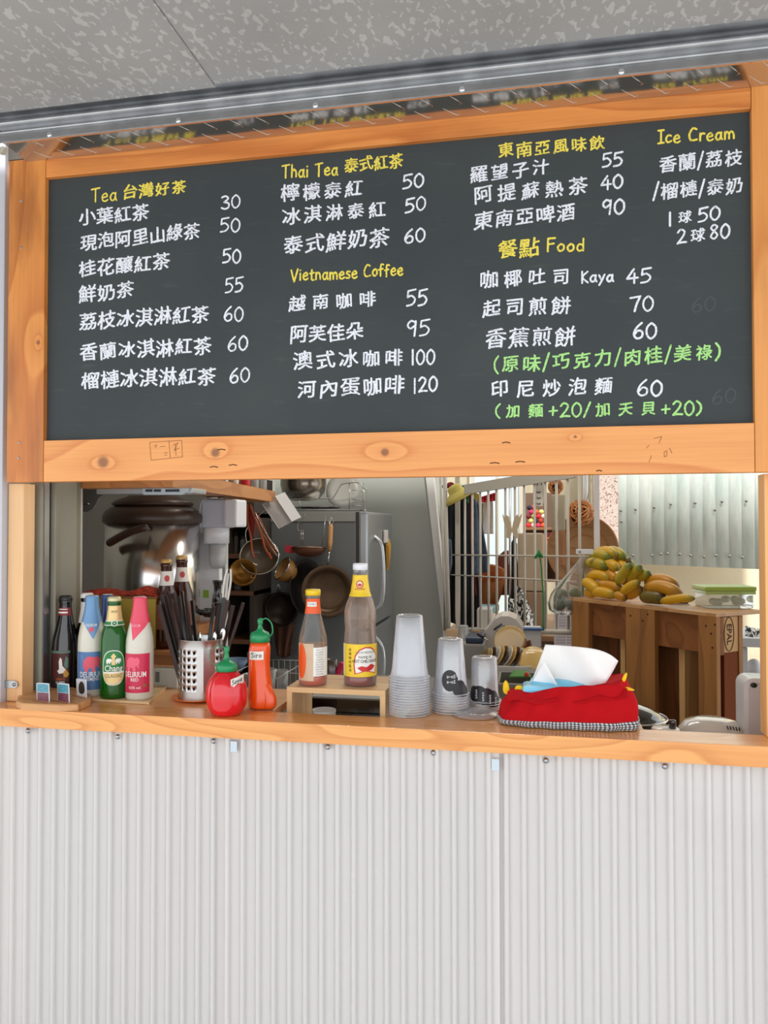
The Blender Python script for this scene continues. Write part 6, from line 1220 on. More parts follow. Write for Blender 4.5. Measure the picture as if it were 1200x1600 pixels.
rt = pth('rattan_tray', 'big round rattan tray standing behind the wicker ball', 'tray', 910, 860, 2.45); rt.rotation_euler = (radians(86), 0, radians(-16)); k = mpp(910, 2.45)
MB().lathe([(0, 0), (52*k, 0), (54*k, 4*k), (55*k, 4*k), (54*k, -1*k), (0, -1*k)], 48).build('tray_disc', wood('rattan_tan', (172, 130, 86), (140, 98, 58), 0, freq=4, rough=.7), rt)
for r_ in (56, 40, 26): MB().tube(circ((0, 0, 1.2*k), r_*k*.97, 40, 'z'), .006 if r_ > 50 else .002, 6, True).build('cane_ring', mat('cane_1'), rt)
# flower, zebra plant, calendar, bag of fruit
fl_ = pth('plastic_flower', 'green plastic flower with long wavy stem tied to the grille', 'flower', 845, 870, 1.9); grn = mat('flower_green', (22, 122, 60), .4)
ptube('stem', [(843, 866, 1.9), (846, 885, 1.9), (847, 905, 1.9), (849, 930, 1.9), (849, 985, 1.9)], .004, grn, fl_, 6)
for dx, dz, a in ((-3, 0, .5), (3, 1, -.6), (0, 3, 0)): q = at(842+dx, 868-dz, 1.89); g = MB().ball((0, 0, 0), .014, 10, 6, (.5, .35, 1.25)); o_ = g.build('petal', grn, fl_, rot=(0, a, 0)); o_.location = q-fl_.location
zb = pth('patterned_cloth', 'black and white leaf-patterned cloth heaped behind the grille', 'cloth', 815, 955, 2.8)
def zeb():
    m = bpy.data.materials.new('zebra_leaf_print'); m.use_nodes = True; nt = m.node_tree; tc = N(nt, 'TexCoord'); w = N(nt, 'TexWave'); w.inputs['Scale'].default_value = 14; w.inputs['Distortion'].default_value = 14; w.inputs['Detail Scale'].default_value = 2; nt.links.new(tc.outputs['Object'], w.inputs[0]); nt.links.new(ramp(nt, w.outputs[1], [(.45, (20, 20, 22)), (.55, (224, 222, 214))]), nt.nodes['Principled BSDF'].inputs['Base Color']); return m
g = MB().grid(lambda u, v: at(794+u*38+v*3*sin(u*9), 985-v*(62-40*(u-.35)**2*4*.5-10*sin(u*9)), 2.78+.05*v+.02*sin(u*12+v*4)), 22, 14); rel_obj(g.build('cloth_sheet', zeb(), zb, solid=.005), zb)
bs = [('white plastic tub behind the dish pile', 745, 768, 952, 985, 2.6, (196, 190, 180)), ('pale teal box among the things behind the grille', 747, 778, 948, 958, 2.75, (150, 186, 186)), ('blue-rimmed white basin right of the plates', 817, 846, 985, 1012, 1.6, (206, 208, 210))]
for lab, x0, x1, y0, y1, Y, c in bs:
    t = pth('storage_box', lab, 'box', (x0+x1)/2, y1, Y); pbox('box_body', x0, x1, y0, y1, Y, .16, mat('box_%d' % x0, c, .6), t, .006)
    if x0 == 817: pbox('blue_rim', x0-2, x1+2, y0-2.5, y0, Y-.005, .05, mat('blue_rim', (40, 80, 140), .5), t)
cal = pth('calendar', 'printed white wall calendar with dark number grid left of the pallet', 'calendar', 883, 985, 2.0)
pbox('calendar_sheet', 866, 902, 952, 1040, 2.0, .003, mat('calendar_white', (206, 200, 202), .7), cal, .0003)
def cal_nums():
    g = MB()
    for bx0, by0, mcol in ((867.5, 958, 0), (885.5, 958, 0), (867.5, 985, 0), (885.5, 985, 0)):
        n_d = 1
        for i in range(5):
            for j in range(6):
                vs, fs = print_mesh(str(n_d), .0045, .04); n_d += 1; q = at(bx0+1.6+j*2.6, by0+2+i*4.4, 1.998); g.add([(q.x+a, 1.998, q.z+b) for a, b in vs], fs)
    return g
rel_obj(cal_nums().build('numbers', mat('calendar_ink', (70, 70, 96), .7), cal), cal); ptube('cord', [(883, 952, 2.0), (886, 907, 1.80)], .0015, mat('cord', (190, 180, 160), .8), cal, k=1); ppoly('red_heading', [(868, 953.5), (883, 953.5), (883, 956), (868, 956)], 1.9975, .001, mat('label_red'), cal)
fb = pth('fruit_bag', 'thin white plastic bag of green fruit hanging beside the bananas', 'bag', 890, 905, 1.66)
prb = [(3, 862), (4, 868), (7, 880), (13, 895), (20, 912), (26, 928), (29, 942), (26, 953), (14, 960), (0, 962)]
k = mpp(890, 1.66); vs = []; n = 36; fs = []
for j, (r, y) in enumerate(prb):
    cxp = 916-(y-862)*.44 if y < 925 else 888.3-(y-925)*.1
    c_ = at(cxp, y, 1.66)
    for i in range(n): a = 2*pi*i/n; w = 1+.10*sin(a*9+j*.3)+.05*sin(a*17); vs.append((c_.x+r*k*cos(a)*w, c_.y+r*k*sin(a)*w*.75, c_.z))
for j in range(len(prb)-1):
    for i in range(n): fs.append((j*n+i, j*n+(i+1) % n, (j+1)*n+(i+1) % n, (j+1)*n+i))
rel_obj(MB().add(vs, fs, None, True).build('plastic_film', thin('milky_film', (1, 1, 1), .86, (226, 226, 222), .12, 1.1, .45), fb), fb)
pbox('hook_strip', 900, 927, 858, 866, 1.58, .01, M_white, fb, .002); ptube('screw', [(906, 862, 1.575), (906, 862, 1.57)], .006, M_screw, fb, k=1)
gfr = mat('green_fruit', (74, 92, 34), .5, var=.3, vscale=40)
for i, (x_, y_, w) in enumerate(((874, 946, 'lower left'), (896, 947, 'lower right'), (885, 940, 'middle'), (899, 928, 'upper right'), (877, 929, 'upper left'))):
    t = thing('green_fruit', '%s green fruit inside the hanging plastic bag' % w, 'fruit', at(x_, y_, 1.66+(.02 if i % 2 else -.01))); MB().ball((0, 0, 0), 9.5*k, 18, 12, (1, .9, .92)).build('fruit', gfr, t)
# ---- cream wall and fibreglass sheet outside, speckled pillar
struct(MB().box(at(925, 900, 3.7).x, 5.5, 3.7, 3.75, 0, 3.2).build('wall_yard', mat('cream_stucco', (232, 218, 188), .85, bump=.3, bscale=60)))
def speck():
    m = bpy.data.materials.new('washed_pebble_render'); m.use_nodes = True; nt = m.node_tree; tc = N(nt, 'TexCoord'); v = N(nt, 'TexVoronoi'); v.inputs['Scale'].default_value = 110; nt.links.new(tc.outputs['Object'], v.inputs['Vector']); hs_ = N(nt, 'SeparateColor'); nt.links.new(v.outputs['Color'], hs_.inputs[0])
    nt.links.new(ramp(nt, hs_.outputs[0], [(0, (206, 188, 178)), (.45, (192, 172, 160)), (.72, (214, 200, 190)), (.9, (160, 134, 122)), (1, (130, 106, 98))]), nt.nodes['Principled BSDF'].inputs['Base Color']); nt.nodes['Principled BSDF'].inputs['Roughness'].default_value = .8; return m
struct(MB().box(at(936, 800, 3.3).x, at(966, 800, 3.3).x, 3.3, 3.65, 0, 3.1).build('pillar', speck()))
fg = pth('fibreglass_sheet', 'weathered pale green corrugated fibreglass sheet hung on the yard wall', 'sheet', 1070, 880, 3.35); FG0 = tuple(fg.location)
def fgm():
    m = bpy.data.materials.new('weathered_fibreglass'); m.use_nodes = True; nt = m.node_tree; tc = N(nt, 'TexCoord'); mp = N(nt, 'Mapping'); mp.inputs['Scale'].default_value = (9, 1, 1.6); n = N(nt, 'TexNoise'); n.inputs['Scale'].default_value = 1; n.inputs['Detail'].default_value = 7; n.inputs['Roughness'].default_value = .7
    nt.links.new(tc.outputs['Object'], mp.inputs[0]); nt.links.new(mp.outputs[0], n.inputs[0]); b = nt.nodes['Principled BSDF']; nt.links.new(ramp(nt, n.outputs[0], [(.3, (186, 206, 196)), (.48, (212, 224, 216)), (.62, (232, 238, 230)), (.75, (204, 208, 190))]), b.inputs['Base Color']); b.inputs['Roughness'].default_value = .5; return m
x0_ = at(960, 800, 3.35).x; x1_ = at(1181, 800, 3.35).x+.1; g = MB(); pts = []; nn = 150
for i in range(nn+1): x = x0_+(x1_-x0_)*i/nn; pts.append((x, 3.35-.006*(abs(sin(pi*(x-x0_)/.075))**.7)))
zl = at(962, 880, 3.35).z; zr = at(1178, 890, 3.35).z
vs = [(x, y, zl+(zr-zl)*(x-x0_)/(x1_-x0_)) for x, y in pts]+[(x, y, 2.6) for x, y in pts]
off(g.add(vs, [(i, i+1, i+nn+2, i+nn+1) for i in range(nn)], None, True).build('sheet', fgm(), fg, solid=.002), FG0)
rust = mat('dark_rust_bolt', (120, 116, 110), .7)
for px, py in [(970, 798), (993, 796), (1022, 793), (1048, 788), (1086, 786), (1117, 797), (1128, 784), (1166, 783), (989, 868), (1019, 868), (1033, 866), (1062, 866), (1079, 868), (1100, 870), (1119, 868), (1140, 869), (1160, 871), (971, 815), (1043, 865)]:
    q = at(px, py, 3.33); g = MB().lathe([(.009, 0), (.009, .002), (.005, .003), (.004, .008), (0, .009)], 10, Matrix.Rotation(pi/2, 4, 'X')); o_ = g.build('bolt', rust, fg); o_.location = q-fg.location
# bits behind the pallet at the far right
ct2 = pth('cloth', 'black and white patterned cloth beyond the pallet, by the right post', 'cloth', 1176, 990, 2.2); g = MB().grid(lambda u, v: at(1166+u*30, 998-v*20*(1-.5*u), 2.2+.05*v+.015*sin(u*14)), 12, 8); rel_obj(g.build('cloth_sheet', bpy.data.materials['zebra_leaf_print'], ct2, solid=.01), ct2)
tb2 = pth('side_table', 'grey table edge beyond the pallet at the far right', 'table', 1180, 1010, 2.2); pbox('top', 1160, 1230, 998, 1012, 2.15, .4, mat('table_grey', (186, 190, 194), .5), tb2)
for x_ in (1162, 1215): pbox('leg', x_, x_+6, 1012, 1400, 2.17, .03, mat('table_grey'), tb2)
wbg = pth('plastic_bag', 'white plastic bag lying between the pallet and the right post', 'bag', 1178, 1045, 2.3); k = mpp(1178, 2.3); MB().ball((0, 0, 0), 12*k, 20, 12, (1, .9, 1.3)).build('bag_film', mat('bag_white', (220, 222, 226), .4, bump=1, bscale=25), wbg); wbg.location = at(1178, 1045, 2.3)
pbox('lower_shelf', 1160, 1230, 1058, 1064, 2.17, .35, mat('table_grey'), tb2)
# ---- pallet stand with shelf board
ZPB = 1.19; Ap, Bp, Cp = on(882, 933, ZPB), on(1119, 959, ZPB), on(1182, 953, ZPB)
uu = (Ap-Bp); Wd = uu.length; uu.normalize(); vv = (Cp-Bp); vv.z = 0; vv.normalize()
pv = V((-uu.y, uu.x, 0)); 
if pv.dot(vv) < 0: pv = -pv
ps_ = thing('pallet', 'wooden shipping pallet standing upright as a stand for bananas', 'pallet', (Bp.x, Bp.y, 0)); PP0 = tuple(ps_.location)
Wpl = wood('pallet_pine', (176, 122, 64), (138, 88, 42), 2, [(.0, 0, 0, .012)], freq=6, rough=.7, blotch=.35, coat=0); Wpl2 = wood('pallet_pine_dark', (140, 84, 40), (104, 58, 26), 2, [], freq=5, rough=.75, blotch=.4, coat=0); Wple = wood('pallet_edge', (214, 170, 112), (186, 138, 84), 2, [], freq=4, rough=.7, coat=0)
def uof(px, d=0): q = onplane(px, 1000, Bp+pv*d, pv); return (q-Bp).dot(uu)
def pbx(name, u0, u1, d0, d1, z0, z1, m, bev=.002):
    vs = [tuple(Bp+uu*u+pv*d+V((0, 0, z-ZPB))) for u in (u0, u1) for d in (d0, d1) for z in (z0, z1)]
    o_ = MB().add(vs, [(0, 1, 3, 2), (4, 6, 7, 5), (0, 4, 5, 1), (2, 3, 7, 6), (0, 2, 6, 4), (1, 5, 7, 3)]).build(name, m, ps_); return off(o_, PP0)
zt5 = ZPB-.012; zlo = .4
for x0, x1 in ((893, 920), (978, 1023), (1091, 1128)): u0, u1 = uof(x0), uof(x1) if x1 < 1119 else .0; pbx('deck_board', u0, u1, .0, .02, zlo, zt5, Wpl)
pbx('stringer_board', uof(893, .02), .0, .021, .04, at(1000, 995, 1.3).z-.03, zt5-.002, wood('stringer', (152, 94, 46), (116, 68, 32), 0, [], freq=5, rough=.75, coat=0))
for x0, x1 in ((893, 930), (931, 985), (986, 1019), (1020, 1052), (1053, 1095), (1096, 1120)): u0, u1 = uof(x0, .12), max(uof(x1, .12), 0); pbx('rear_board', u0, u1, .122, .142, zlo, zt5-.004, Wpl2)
pbx('rear_board', 0, .1, .122, .142, zlo, zt5-.002, Wpl)
for x0 in (970, 1062): u0 = uof(x0, .03); pbx('edge_board', u0-.012, u0+.012, .0405, .12, zlo, at(1000, 993 if x0 == 970 else 1004, 1.25).z, Wple)
bz = (Bp.z-.012); bz1 = at(1140, 1019, Bp.y+.05).z
pbx('pallet_block', .003, .13, .022, .12, bz1, zt5-.003, Wple)
pbx('pallet_block', Wd-.14, Wd-.04, .045, .12, bz1, zt5-.003, Wpl)
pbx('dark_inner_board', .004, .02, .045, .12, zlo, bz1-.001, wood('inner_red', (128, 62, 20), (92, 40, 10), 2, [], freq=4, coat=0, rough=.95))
# EPAL stamp on the outer face of the block
def face_pt(d, z): return Bp-uu*.0006+pv*d+V((0, 0, z-ZPB))
burn = mat('burnt_stamp', (74, 40, 22), .9); vs, fs = print_mesh('EPAL', .026, .02); zc5 = (bz1+zt5)/2
pts = [(b, -a) for a, b in vs]    # letters read downwards
off(MB().add([tuple(Bp+uu*.0022+pv*(.071+x)+V((0, 0, zc5+z*.92-ZPB))) for x, z in pts], fs).build('stamp_text', burn, ps_), PP0)
ell = [Bp+uu*.0022+pv*(.071+.026*cos(a*pi/14))+V((0, 0, zc5+.058*sin(a*pi/14)-ZPB)) for a in range(28)]; off(MB().tube(ell, .0012, 5, True).build('stamp_ring', burn, ps_), PP0)
ell = [Bp+uu*.0022+pv*(.038+.006*cos(a*pi/6))+V((0, 0, zc5+.008+.007*sin(a*pi/6)-ZPB)) for a in range(12)]; off(MB().tube(ell, .0012, 5, True).build('stamp_ring', burn, ps_), PP0)
for px, py in ((1103, 978), (1117, 976), (1111, 990), (1113, 1012), (985, 962), (1012, 960), (1004, 970)):
    q = onplane(px, py, Bp-pv*.0005, pv); off(MB().lathe([(.004, 0), (.002, .0008), (0, .0009)], 8, Matrix.Translation(q) @ pv.to_track_quat('Z', 'Y').to_matrix().to_4x4() @ Matrix.Rotation(pi, 4, 'X')).build('nail', mat('nail_hole', (60, 36, 22), .8), ps_), PP0)
shb = thing('shelf_board', 'thin plywood board lying on the upright pallet under the bananas', 'board', (Bp.x, Bp.y, ZPB)); n = Bp-pv*.012; nA = Ap-pv*.012+uu*.0; rA = Ap+pv*.2; rC = Cp+uu*.0; Cw = Cp-uu*.05
poly = [Bp, Ap, Ap+pv*.22, Cp+pv*.02-uu*.02, Cp-uu*.02]
vs = [tuple(p+V((0, 0, -.0115))) for p in poly]+[tuple(p) for p in poly]; m_ = len(poly)
off(MB().add(vs, [tuple(range(m_-1, -1, -1)), tuple(range(m_, 2*m_))]+[(i, (i+1) % m_, m_+(i+1) % m_, m_+i) for i in range(m_)]).build('board', wood('shelf_ply', (206, 158, 106), (176, 126, 76), 0, [], freq=4, rough=.5), shb), tuple(shb.location))
# bananas: curved six-sided fruits with green or brown ends
def ban_mat(name, base, tipc):
    m = bpy.data.materials.new(name); m.use_nodes = True; nt = m.node_tree; b = nt.nodes['Principled BSDF']; L = nt.links.new; tc = N(nt, 'TexCoord'); sp = N(nt, 'SeparateXYZ'); L(tc.outputs['Generated'], sp.inputs[0])
    e = ramp(nt, sp.outputs[0], [(0, (70, 54, 26)), (.05, tipc), (.24, base), (.74, base), (.93, tipc), (1, (86, 70, 36))]); n = N(nt, 'TexNoise'); n.inputs['Scale'].default_value = 60; n.inputs['Detail'].default_value = 3; L(tc.outputs['Object'], n.inputs[0])
    mx = N(nt, 'MixRGB'); L(ramp(nt, n.outputs[0], [(.66, (0, 0, 0, 1)), (.72, (1, 1, 1, 1))]), mx.inputs[0]); L(e, mx.inputs[1]); mx.inputs[2].default_value = rgb(96, 62, 24); L(mx.outputs[0], b.inputs['Base Color']); b.inputs['Roughness'].default_value = .4; return m
BM = [ban_mat('banana_yellow', (214, 164, 28), (168, 146, 36)), ban_mat('banana_greenish', (184, 160, 38), (104, 124, 36)), ban_mat('banana_deep', (198, 138, 24), (140, 100, 30)), ban_mat('banana_brown', (112, 96, 34), (70, 58, 26))]
def banana(parent, p0, p1, bulge, r, m):
    """p0, p1, bulge are world points/vectors"""
    d = p1-p0; L = d.length; X = d.normalized(); Z = (bulge-X*bulge.dot(X)); h = Z.length; Z = Z.normalized() if h > 1e-6 else V((0, 0, 1)); Y = Z.cross(X); R_m = Matrix((X, Y, Z)).transposed().to_4x4()
    N_ = 12; vs, fs = [], []; kk_ = 8
    for i in range(N_+1):
        s = i/N_; x = s*L; z = h*4*s*(1-s); rad = r*(max(0, 1-abs(2*s-1)**3.2)**.5*.98+.12); slope = h*4*(1-2*s)/L; ca = 1/sqrt(1+slope**2); sa = slope*ca
        if s < .06: rad = r*.3
        for j in range(kk_): a = 2*pi*j/kk_; q = 1+.05*cos(a*5); yy, zz_ = rad*cos(a)*q, rad*sin(a)*q; vs.append((x-sa*zz_, yy, z+ca*zz_))
    for i in range(N_):
        for j in range(kk_): fs.append((i*kk_+j, i*kk_+(j+1) % kk_, (i+1)*kk_+(j+1) % kk_, (i+1)*kk_+j))
    fs += [tuple(range(kk_-1, -1, -1)), tuple(N_*kk_+j for j in range(kk_))]
    o_ = MB().add(vs, fs, None, True).build('banana', m, parent, subd=1); o_.matrix_local = Matrix.Translation(p0-parent.location) @ R_m; return o_
def zpt(zx, zy, d=0):          # point seen at (zx, zy) of the close-up of the bananas, d metres behind the board's front edge
    px, py = 820+zx/3.158, 740+zy/3.158; return onplane(px, py, Bp+pv*d, pv)
BL = [ # x0,y0,x1,y1,bulge px, r, material, depth, bunch
 (350, 400, 455, 412, 24, 23, 0, .11, 0), (395, 385, 500, 425, 22, 22, 1, .14, 0), (322, 412, 425, 425, 22, 22, 1, .09, 0), (303, 450, 412, 468, 20, 25, 1, .08, 0), (390, 442, 462, 480, 16, 22, 0, .09, 0), (440, 440, 505, 480, 14, 20, 0, .13, 0),
 (305, 520, 425, 530, 28, 22, 0, .07, 0), (400, 492, 458, 535, 12, 20, 2, .08, 0), (286, 535, 372, 600, 14, 25, 0, .045, 0), (355, 545, 492, 575, 8, 19, 2, .055, 0), (330, 590, 450, 612, 10, 23, 0, .04, 0),
 (330, 480, 430, 500, 14, 22, 2, .15, 0), (420, 520, 520, 540, 12, 22, 2, .15, 0), (440, 420, 540, 470, 20, 20, 1, .17, 1), (380, 560, 500, 590, 10, 22, 2, .12, 0), (300, 600, 350, 612, 6, 20, 0, .06, 0),
 (455, 548, 528, 445, 8, 21, 1, .04, 1), (508, 532, 578, 455, 6, 21, 1, .06, 1), (560, 530, 622, 500, 16, 20, 1, .08, 1), (478, 592, 568, 535, 6, 20, 0, .035, 1), (505, 612, 582, 565, 2, 20, 2, .05, 1), (443, 600, 505, 622, 2, 18, 2, .035, 1),
 (592, 545, 762, 570, 34, 24, 2, .09, 2), (588, 570, 782, 612, 30, 25, 2, .05, 2), (572, 618, 700, 632, 10, 28, 3, .05, 2), (668, 636, 842, 618, 8, 17, 0, .035, 3)]
bl_ = ['largest banana bunch piled at the left end of the pallet board', 'greenish banana bunch leaning upright in the middle of the pile', 'deep yellow plantain-like bunch at the right of the banana pile', 'single ripe banana lying flat before the lunch box']
bn = []
for i in range(4):
    p = zpt((400, 520, 650, 750)[i], 615, .06); p.z = ZPB; bn.append(thing('banana_bunch' if i < 3 else 'banana_fruit', bl_[i], 'bananas' if i < 3 else 'banana', p))
kb = D(Bp+uu*.3)/F/3.158
for x0, y0, x1, y1, bu, r, mi, dp, bi in BL:
    p0, p1 = zpt(x0, y0, dp), zpt(x1, y1, dp*.9); dirv = (p1-p0).normalized(); up_v = V((0, 0, 1)) if abs(dirv.z) < .6 else -uu*-1
    r = r*1.3; zmin = min(p0.z, p1.z); lift = max(0, ZPB+r*kb*.95-zmin); p0.z += lift*(1 if p0.z == zmin else .6); p1.z += lift*(1 if p1.z == zmin else .6)
    banana(bn[bi], p0, p1, up_v*bu*kb, r*kb, BM[mi])
for i, (x, y, d_) in enumerate(((512, 440, .06), (440, 610, .06), (600, 605, .07))): q = zpt(x, y, d_); q.z = max(q.z, ZPB+.012); MB().tube([q, q+V((.004, .01, .016))], [.012, .008], 8).build('stalk', mat('banana_stalk', (104, 84, 40), .7), bn[i if i else 0], loc=tuple(-bn[i if i else 0].location))
# lunch box and small dark tray
lb0 = onplane(1086, 950, Bp+pv*.02, pv); lx = onplane(1128, 900, Bp+pv*.02, pv)
lbx = thing('lunch_box', 'clear glass food box with lime green lid on the pallet board', 'container', on(1128, 951, ZPB)); c = lbx.location; c += (Cp-Bp).normalized()*.05+uu*.028
kq = D(c)/F; ang_ = atan2(uu.y, uu.x)+pi; lbx.rotation_euler = (0, 0, ang_*0+.18)
w2, d2, h2 = 38*kq, 27*kq, 27*kq; gb = thin('box_glass', (1, 1, 1), .72, (226, 230, 220), .05, 1.1, .3)
MB().box(-w2*.93, w2*.93, -d2*.93, d2*.93, .0005, h2, bev=.006).build('glass_box', gb, lbx); g = MB().box(-w2*1.03, w2*1.03, -d2*1.03, d2*1.03, h2+.0003, h2+7*kq, bev=.004); g.build('lid', mat('lime_lid', (166, 190, 84), .35, coat=.3, sub=.1), lbx)
MB().box(-w2, w2, -d2, d2, h2-5*kq, h2, bev=.002).build('lid_seal', thin('lime_rim', (.8, 1, .6), .35, (196, 214, 130), .1, 1, .1), lbx)
random.seed(4)
for i in range(9): q = (random.uniform(-.7, .7)*w2, random.uniform(-.6, .6)*d2, .018+random.uniform(0, .012)); MB().ball(q, .016, 12, 8, (1.1, 1, .8)).build('food_piece', mat('pale_food', (228, 230, 206), .6), lbx)
bt3 = thing('tray', 'small black tray on white paper before the lunch box', 'tray', on(1060, 944, ZPB)); kq = D(bt3.location)/F; MB().box(-14*kq, 14*kq, -.02, .02, .004, .014, bev=.002).build('tray_body', M_black, bt3, rot=(0, 0, -.1)); MB().box(-16*kq, 16*kq, -.03, .026, .0004, .0035).build('paper', M_white, bt3, rot=(0, 0, -.1))
# ---- dish pile at the middle
DY = .95
dg_ = pth('dish_basin', 'white oval basin rim full of stacked plates', 'basin', 795, 1045, DY); k = mpp(795, DY); zr_ = at(795, 1034, DY).z
dg_.location.z = ZW; h = zr_-ZW; 
MB().lathe([(38*k, 0), (48*k, h-.01), (53*k, h-.004), (53*k, h), (47*k, h-.004), (37*k, .006), (0, .006)], 40, Matrix.Diagonal((1, .7, 1, 1))).build('basin_wall', mat('basin_white', (206, 204, 196), .35), dg_)
tub = pth('dish_tub', 'grey-green plastic tub with green cloth in front of the plates', 'tub', 805, 1120, .62); tub.location.z = ZW; k = mpp(805, .62); h = at(805, 1062, .62).z-ZW; q0 = at(778, 1060, .62); q1 = at(846, 1060, .62); T1 = tuple(tub.location)
g = MB(); 
for (x0, x1, y0, y1) in ((q0.x, q1.x, .56, .566), (q0.x, q1.x, .734, .74), (q0.x, q0.x+.006, .566, .734), (q1.x-.006, q1.x, .566, .734)): g.box(x0, x1, y0, y1, ZW, ZW+h)
g.box(q0.x-.005, q1.x+.005, .553, .561, ZW+h-.012, ZW+h, bev=.002); off(g.build('tub_wall', mat('tub_grey', (116, 116, 104), .45), tub), T1)
gc = pth('cloth', 'green cloth with small red fruit print lying in the grey tub', 'cloth', 810, 1052, .62); g = MB().grid(lambda u, v: at(796+u*34, 1058-(12*sin(u*pi)+2*sin(u*9))*v, .60+.1*v), 16, 8); rel_obj(g.build('cloth_sheet', mat('leaf_green_cloth', (70, 128, 52), .8), gc, solid=.004), gc)
q = at(823, 1054, .6); g = MB().ball(tuple(q), 4*k, 10, 6); rel_obj(g.build('red_print', mat('tomato_print', (190, 60, 36), .5), gc), gc)
kr = mat('cream_enamel', (214, 180, 112), .25, coat=.5); dbr = mat('dark_brown_glaze', (70, 48, 36), .3, coat=.4); wgl = mat('white_glaze', (222, 218, 208), .25, coat=.5)
def plate(label, px, py, r, Y, rot, m, sag=.18, cat='plate', nm='plate', group=None):
    t = pth(nm, label, cat, px, py, Y, group=group); k = mpp(px, Y); t.rotation_euler = rot
    MB().lathe([(0, 0), (r*k*.55, 0), (r*k*.95, r*k*sag), (r*k, r*k*sag+.002), (r*k*.97, r*k*sag+.003), (r*k*.55, .004), (0, .004)], 36).build('dish', m, t); return t
plate('round cream-yellow plate standing upright behind the plate stack', 797, 1003, 25, 1.0, (radians(78), 0, radians(8)), kr, .1)
PR = V((-.80, -.30, .52)).to_track_quat('Z', 'Y').to_euler()
for i in range(9):
    plate(('%s plate leaning in the striped row in the basin, number %s from the left' % (('cream', 'dark brown', 'white')[i % 3], ('one', 'two', 'three', 'four', 'five', 'six', 'seven', 'eight', 'nine')[i])), 764+i*6.2, 1032-3.0*sin(i*pi/8), 19, .93+i*.004, PR, (kr, dbr, wgl)[i % 3], .3, group='plates leaning in a row in the basin')
plate('olive-brown plate at the left end of the leaning row', 757, 1030, 18, .92, PR, mat('olive_glaze', (122, 102, 62), .3, coat=.4), .15)
plate('cream bowl upside down at the right of the plates', 833, 1016, 26, .93, (radians(196), 0, radians(0)), kr, .7, 'bowl', 'bowl')
plate('dark brown wooden bowl tipped behind the cream bowl', 820, 1012, 13, 1.0, PR, mat('brown_wood_bowl', (96, 50, 22), .4), .4, 'bowl', 'bowl'); plate('second dark brown bowl stacked in the tipped one', 827, 1014, 12.5, 1.01, PR, mat('brown_wood_bowl'), .4, 'bowl', 'bowl')
ds = pth('toaster', 'grey-white curved-top appliance with slots behind the plates', 'appliance', 785, 1010, 1.3)
prf = [(-34, 1012), (-30, 990), (-12, 968), (-2, 963), (10, 963), (22, 968), (32, 982), (34, 1012)]
ppoly('housing', [(785+x, y) for x, y in prf], 1.3, .18, mat('warm_white_plastic', (200, 192, 182), .4), ds); 
for a_ in ((772, 984, 784, 975), (777, 988, 789, 978)): ptube('slot', [(a_[0], a_[1], 1.297), (a_[2], a_[3], 1.297)], .004, mat('slot_dark'), ds, k=1)
gls = pth('tumbler', 'clear upside-down glass tumbler left of the plates', 'glass', 724, 1000, 1.25); k = mpp(724, 1.25); MB().lathe([(9.5*k, -8*k), (7.5*k, 22*k), (6.5*k, 23*k), (0, 23*k)], 28, caps=False).build('glass_wall', jg, gls)
krf = pth('paper_roll', 'brown paper roll beside the upside-down glass', 'roll', 709, 1010, 1.4); k = mpp(709, 1.4); MB().lathe([(12*k, -at(709, 1010, 1.4).z), (12*k, 26*k), (8*k, 26*k), (7*k, 20*k)], 28).build('paper_tube', mat('kraft', (168, 138, 106), .8), krf)
bn_ = pth('bin', 'tall grey plastic bin with blue lining behind the cup stacks', 'bin', 738, 1120, 1.15); a, b_ = at(721, 1050, 1.15), at(757, 1050, 1.15); zt6 = at(738, 1006, 1.15).z; bn_.location.z = 0; off(MB().box(a.x, b_.x, 1.15, 1.4, 0, zt6, bev=.008).build('bin_body', mat('bin_grey', (140, 138, 132), .5), bn_), tuple(bn_.location))
off(MB().box(a.x+.015, b_.x-.005, 1.155, 1.39, zt6, zt6+.022, bev=.006).build('blue_lining', mat('deep_blue_film', (24, 40, 66), .4), bn_), tuple(bn_.location))
cdb = pth('cardboard_flap', 'tan cardboard flap above the blue-lined bin', 'cardboard', 742, 995, 1.3); ppoly('flap', [(733, 998), (738, 984), (752, 986), (757, 1001)], 1.3, .01, mat('tan_card', (190, 156, 108), .8), cdb)
kn = pth('knife', 'black-handled utensil resting against the striped plates', 'utensil', 755, 998, 1.0); ptube('handle', [(746, 990, 1.0), (755, 996, 1.0)], .006, M_black, kn, 8, k=1); ptube('blade', [(755, 996, 1.0), (763, 1001, 1.0)], .003, M_steel, kn, k=1)
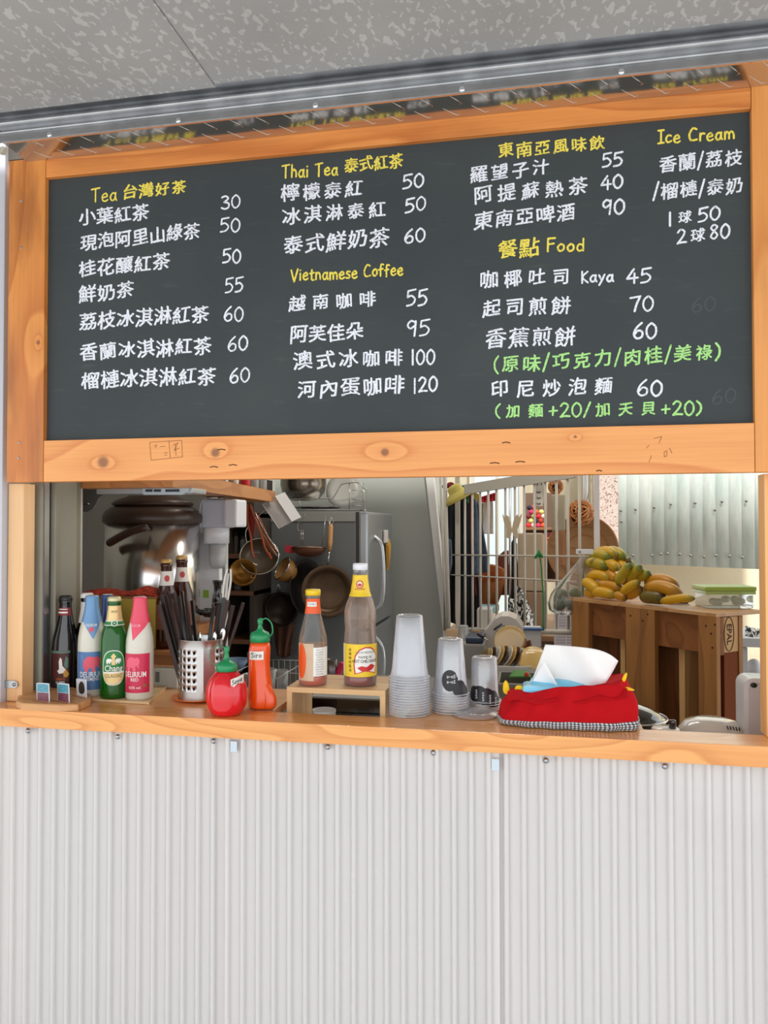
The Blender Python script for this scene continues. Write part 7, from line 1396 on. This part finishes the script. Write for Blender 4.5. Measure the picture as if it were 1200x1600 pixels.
# ---- pots at the right behind the tissue cover
pl_ = pth('covered_pot', 'pot with dark glass lid peeking out behind the red tissue cover', 'pot', 985, 1140, .31); pl_.location = at(985, 1138, .31); pl_.location.z = ZW+.002; k = mpp(985, .31)
zr2 = at(985, 1122, .31).z-ZW-.002
MB().lathe([(48*k, 0), (48*k, zr2*.7), (54*k, zr2), (55*k, zr2+.004), (46*k, zr2+.006), (44*k, zr2+.014), (30*k, zr2+.026), (14*k, zr2+.034), (0, zr2+.036)], 40).build('pot_and_lid', mat('smoky_glass', (48, 48, 44), .08, coat=1), pl_); MB().tube(circ((0, 0, zr2+.004), 54.5*k, 36, 'z'), .0022, 6, True).build('steel_rim', M_steel, pl_)
MB().lathe([(10*k, zr2+.033), (7*k, zr2+.038), (0, zr2+.04)], 24).build('lid_knob', M_black, pl_)
wl = pth('jar', 'white lidded jar with a small black knob behind the counter edge', 'jar', 1040, 1150, .16); wl.location.z = ZW; k = mpp(1040, .16); h = at(1040, 1139, .16).z-ZW; MB().lathe([(20*k, 0), (21*k, h), (19*k, h+.004), (0, h+.006)], 32).build('jar_body', wgl, wl); MB().lathe([(5.5*k, h+.004), (5.5*k, h+.022), (4.5*k, h+.024), (0, h+.024)], 20, Matrix.Translation((9*k, -.01, 0))).build('knob', mat('gloss_black'), wl)
rc = pth('rice_cooker', 'white domed rice cooker top with row of small vents', 'cooker', 1112, 1150, .24); rc.location.z = ZW; k = mpp(1112, .24); h = at(1112, 1150, .24).z-ZW; ht_ = at(1112, 1121, .24).z-ZW
MB().lathe([(50*k, 0), (51*k, h*.8), (50*k, h), (47*k, h+(ht_-h)*.45), (38*k, h+(ht_-h)*.8), (20*k, ht_*.99), (0, ht_)], 48, Matrix.Diagonal((1.02, .86, 1, 1))).build('cooker_body', mat('cooker_white', (206, 200, 190), .2, coat=.8), rc)
for i in range(5): px = 1137+i*4.6; q = at(px, 1137+i*.7, .16); ptube('vent_slot', [(px-1, 1134+i*.6, rc.location.y-37*k+.005*0), (px+1, 1140+i*.6, rc.location.y-38*k)], .0014, M_black, rc, k=1)
wbt = pth('blender_stand', 'upright white rounded plastic housing with a black button near the right post', 'appliance', 1177, 1150, .20); wbt.location.z = ZW
q0, q1 = at(1162, 1100, .2), at(1200, 1100, .2); zt7 = at(1180, 1060, .2).z; W0_ = tuple(wbt.location)
g = MB(); rr = .022; pts = [(q0.x, ZW)]+[(q0.x+rr-rr*cos(a*pi/16), zt7-rr+rr*sin(a*pi/16)) for a in range(9)]+[(q1.x, zt7), (q1.x, ZW)]
g.prism(pts, .2, .27); off(g.build('housing', mat('arm_white', (204, 204, 208), .3, coat=.3), wbt), W0_)
g = MB(); pts = [(q0.x+.011, ZW)]+[(q0.x+.011+rr*.7-rr*.7*cos(a*pi/16), zt7-.011-rr*.7+rr*.7*sin(a*pi/16)) for a in range(9)]+[(q1.x, zt7-.011), (q1.x, ZW)]; g.prism(pts, .196, .2); off(g.build('inset_panel', mat('arm_grey', (186, 184, 188), .35), wbt), W0_)
q = at(1178, 1071, .194); o_ = MB().lathe([(0, 0), (.0055, 0), (.0055, .003), (0, .003)], 20, Matrix.Rotation(-pi/2, 4, 'X') @ Matrix.Diagonal((1.3, 1, 1, 1))).build('button', M_black, wbt); o_.location = q-wbt.location
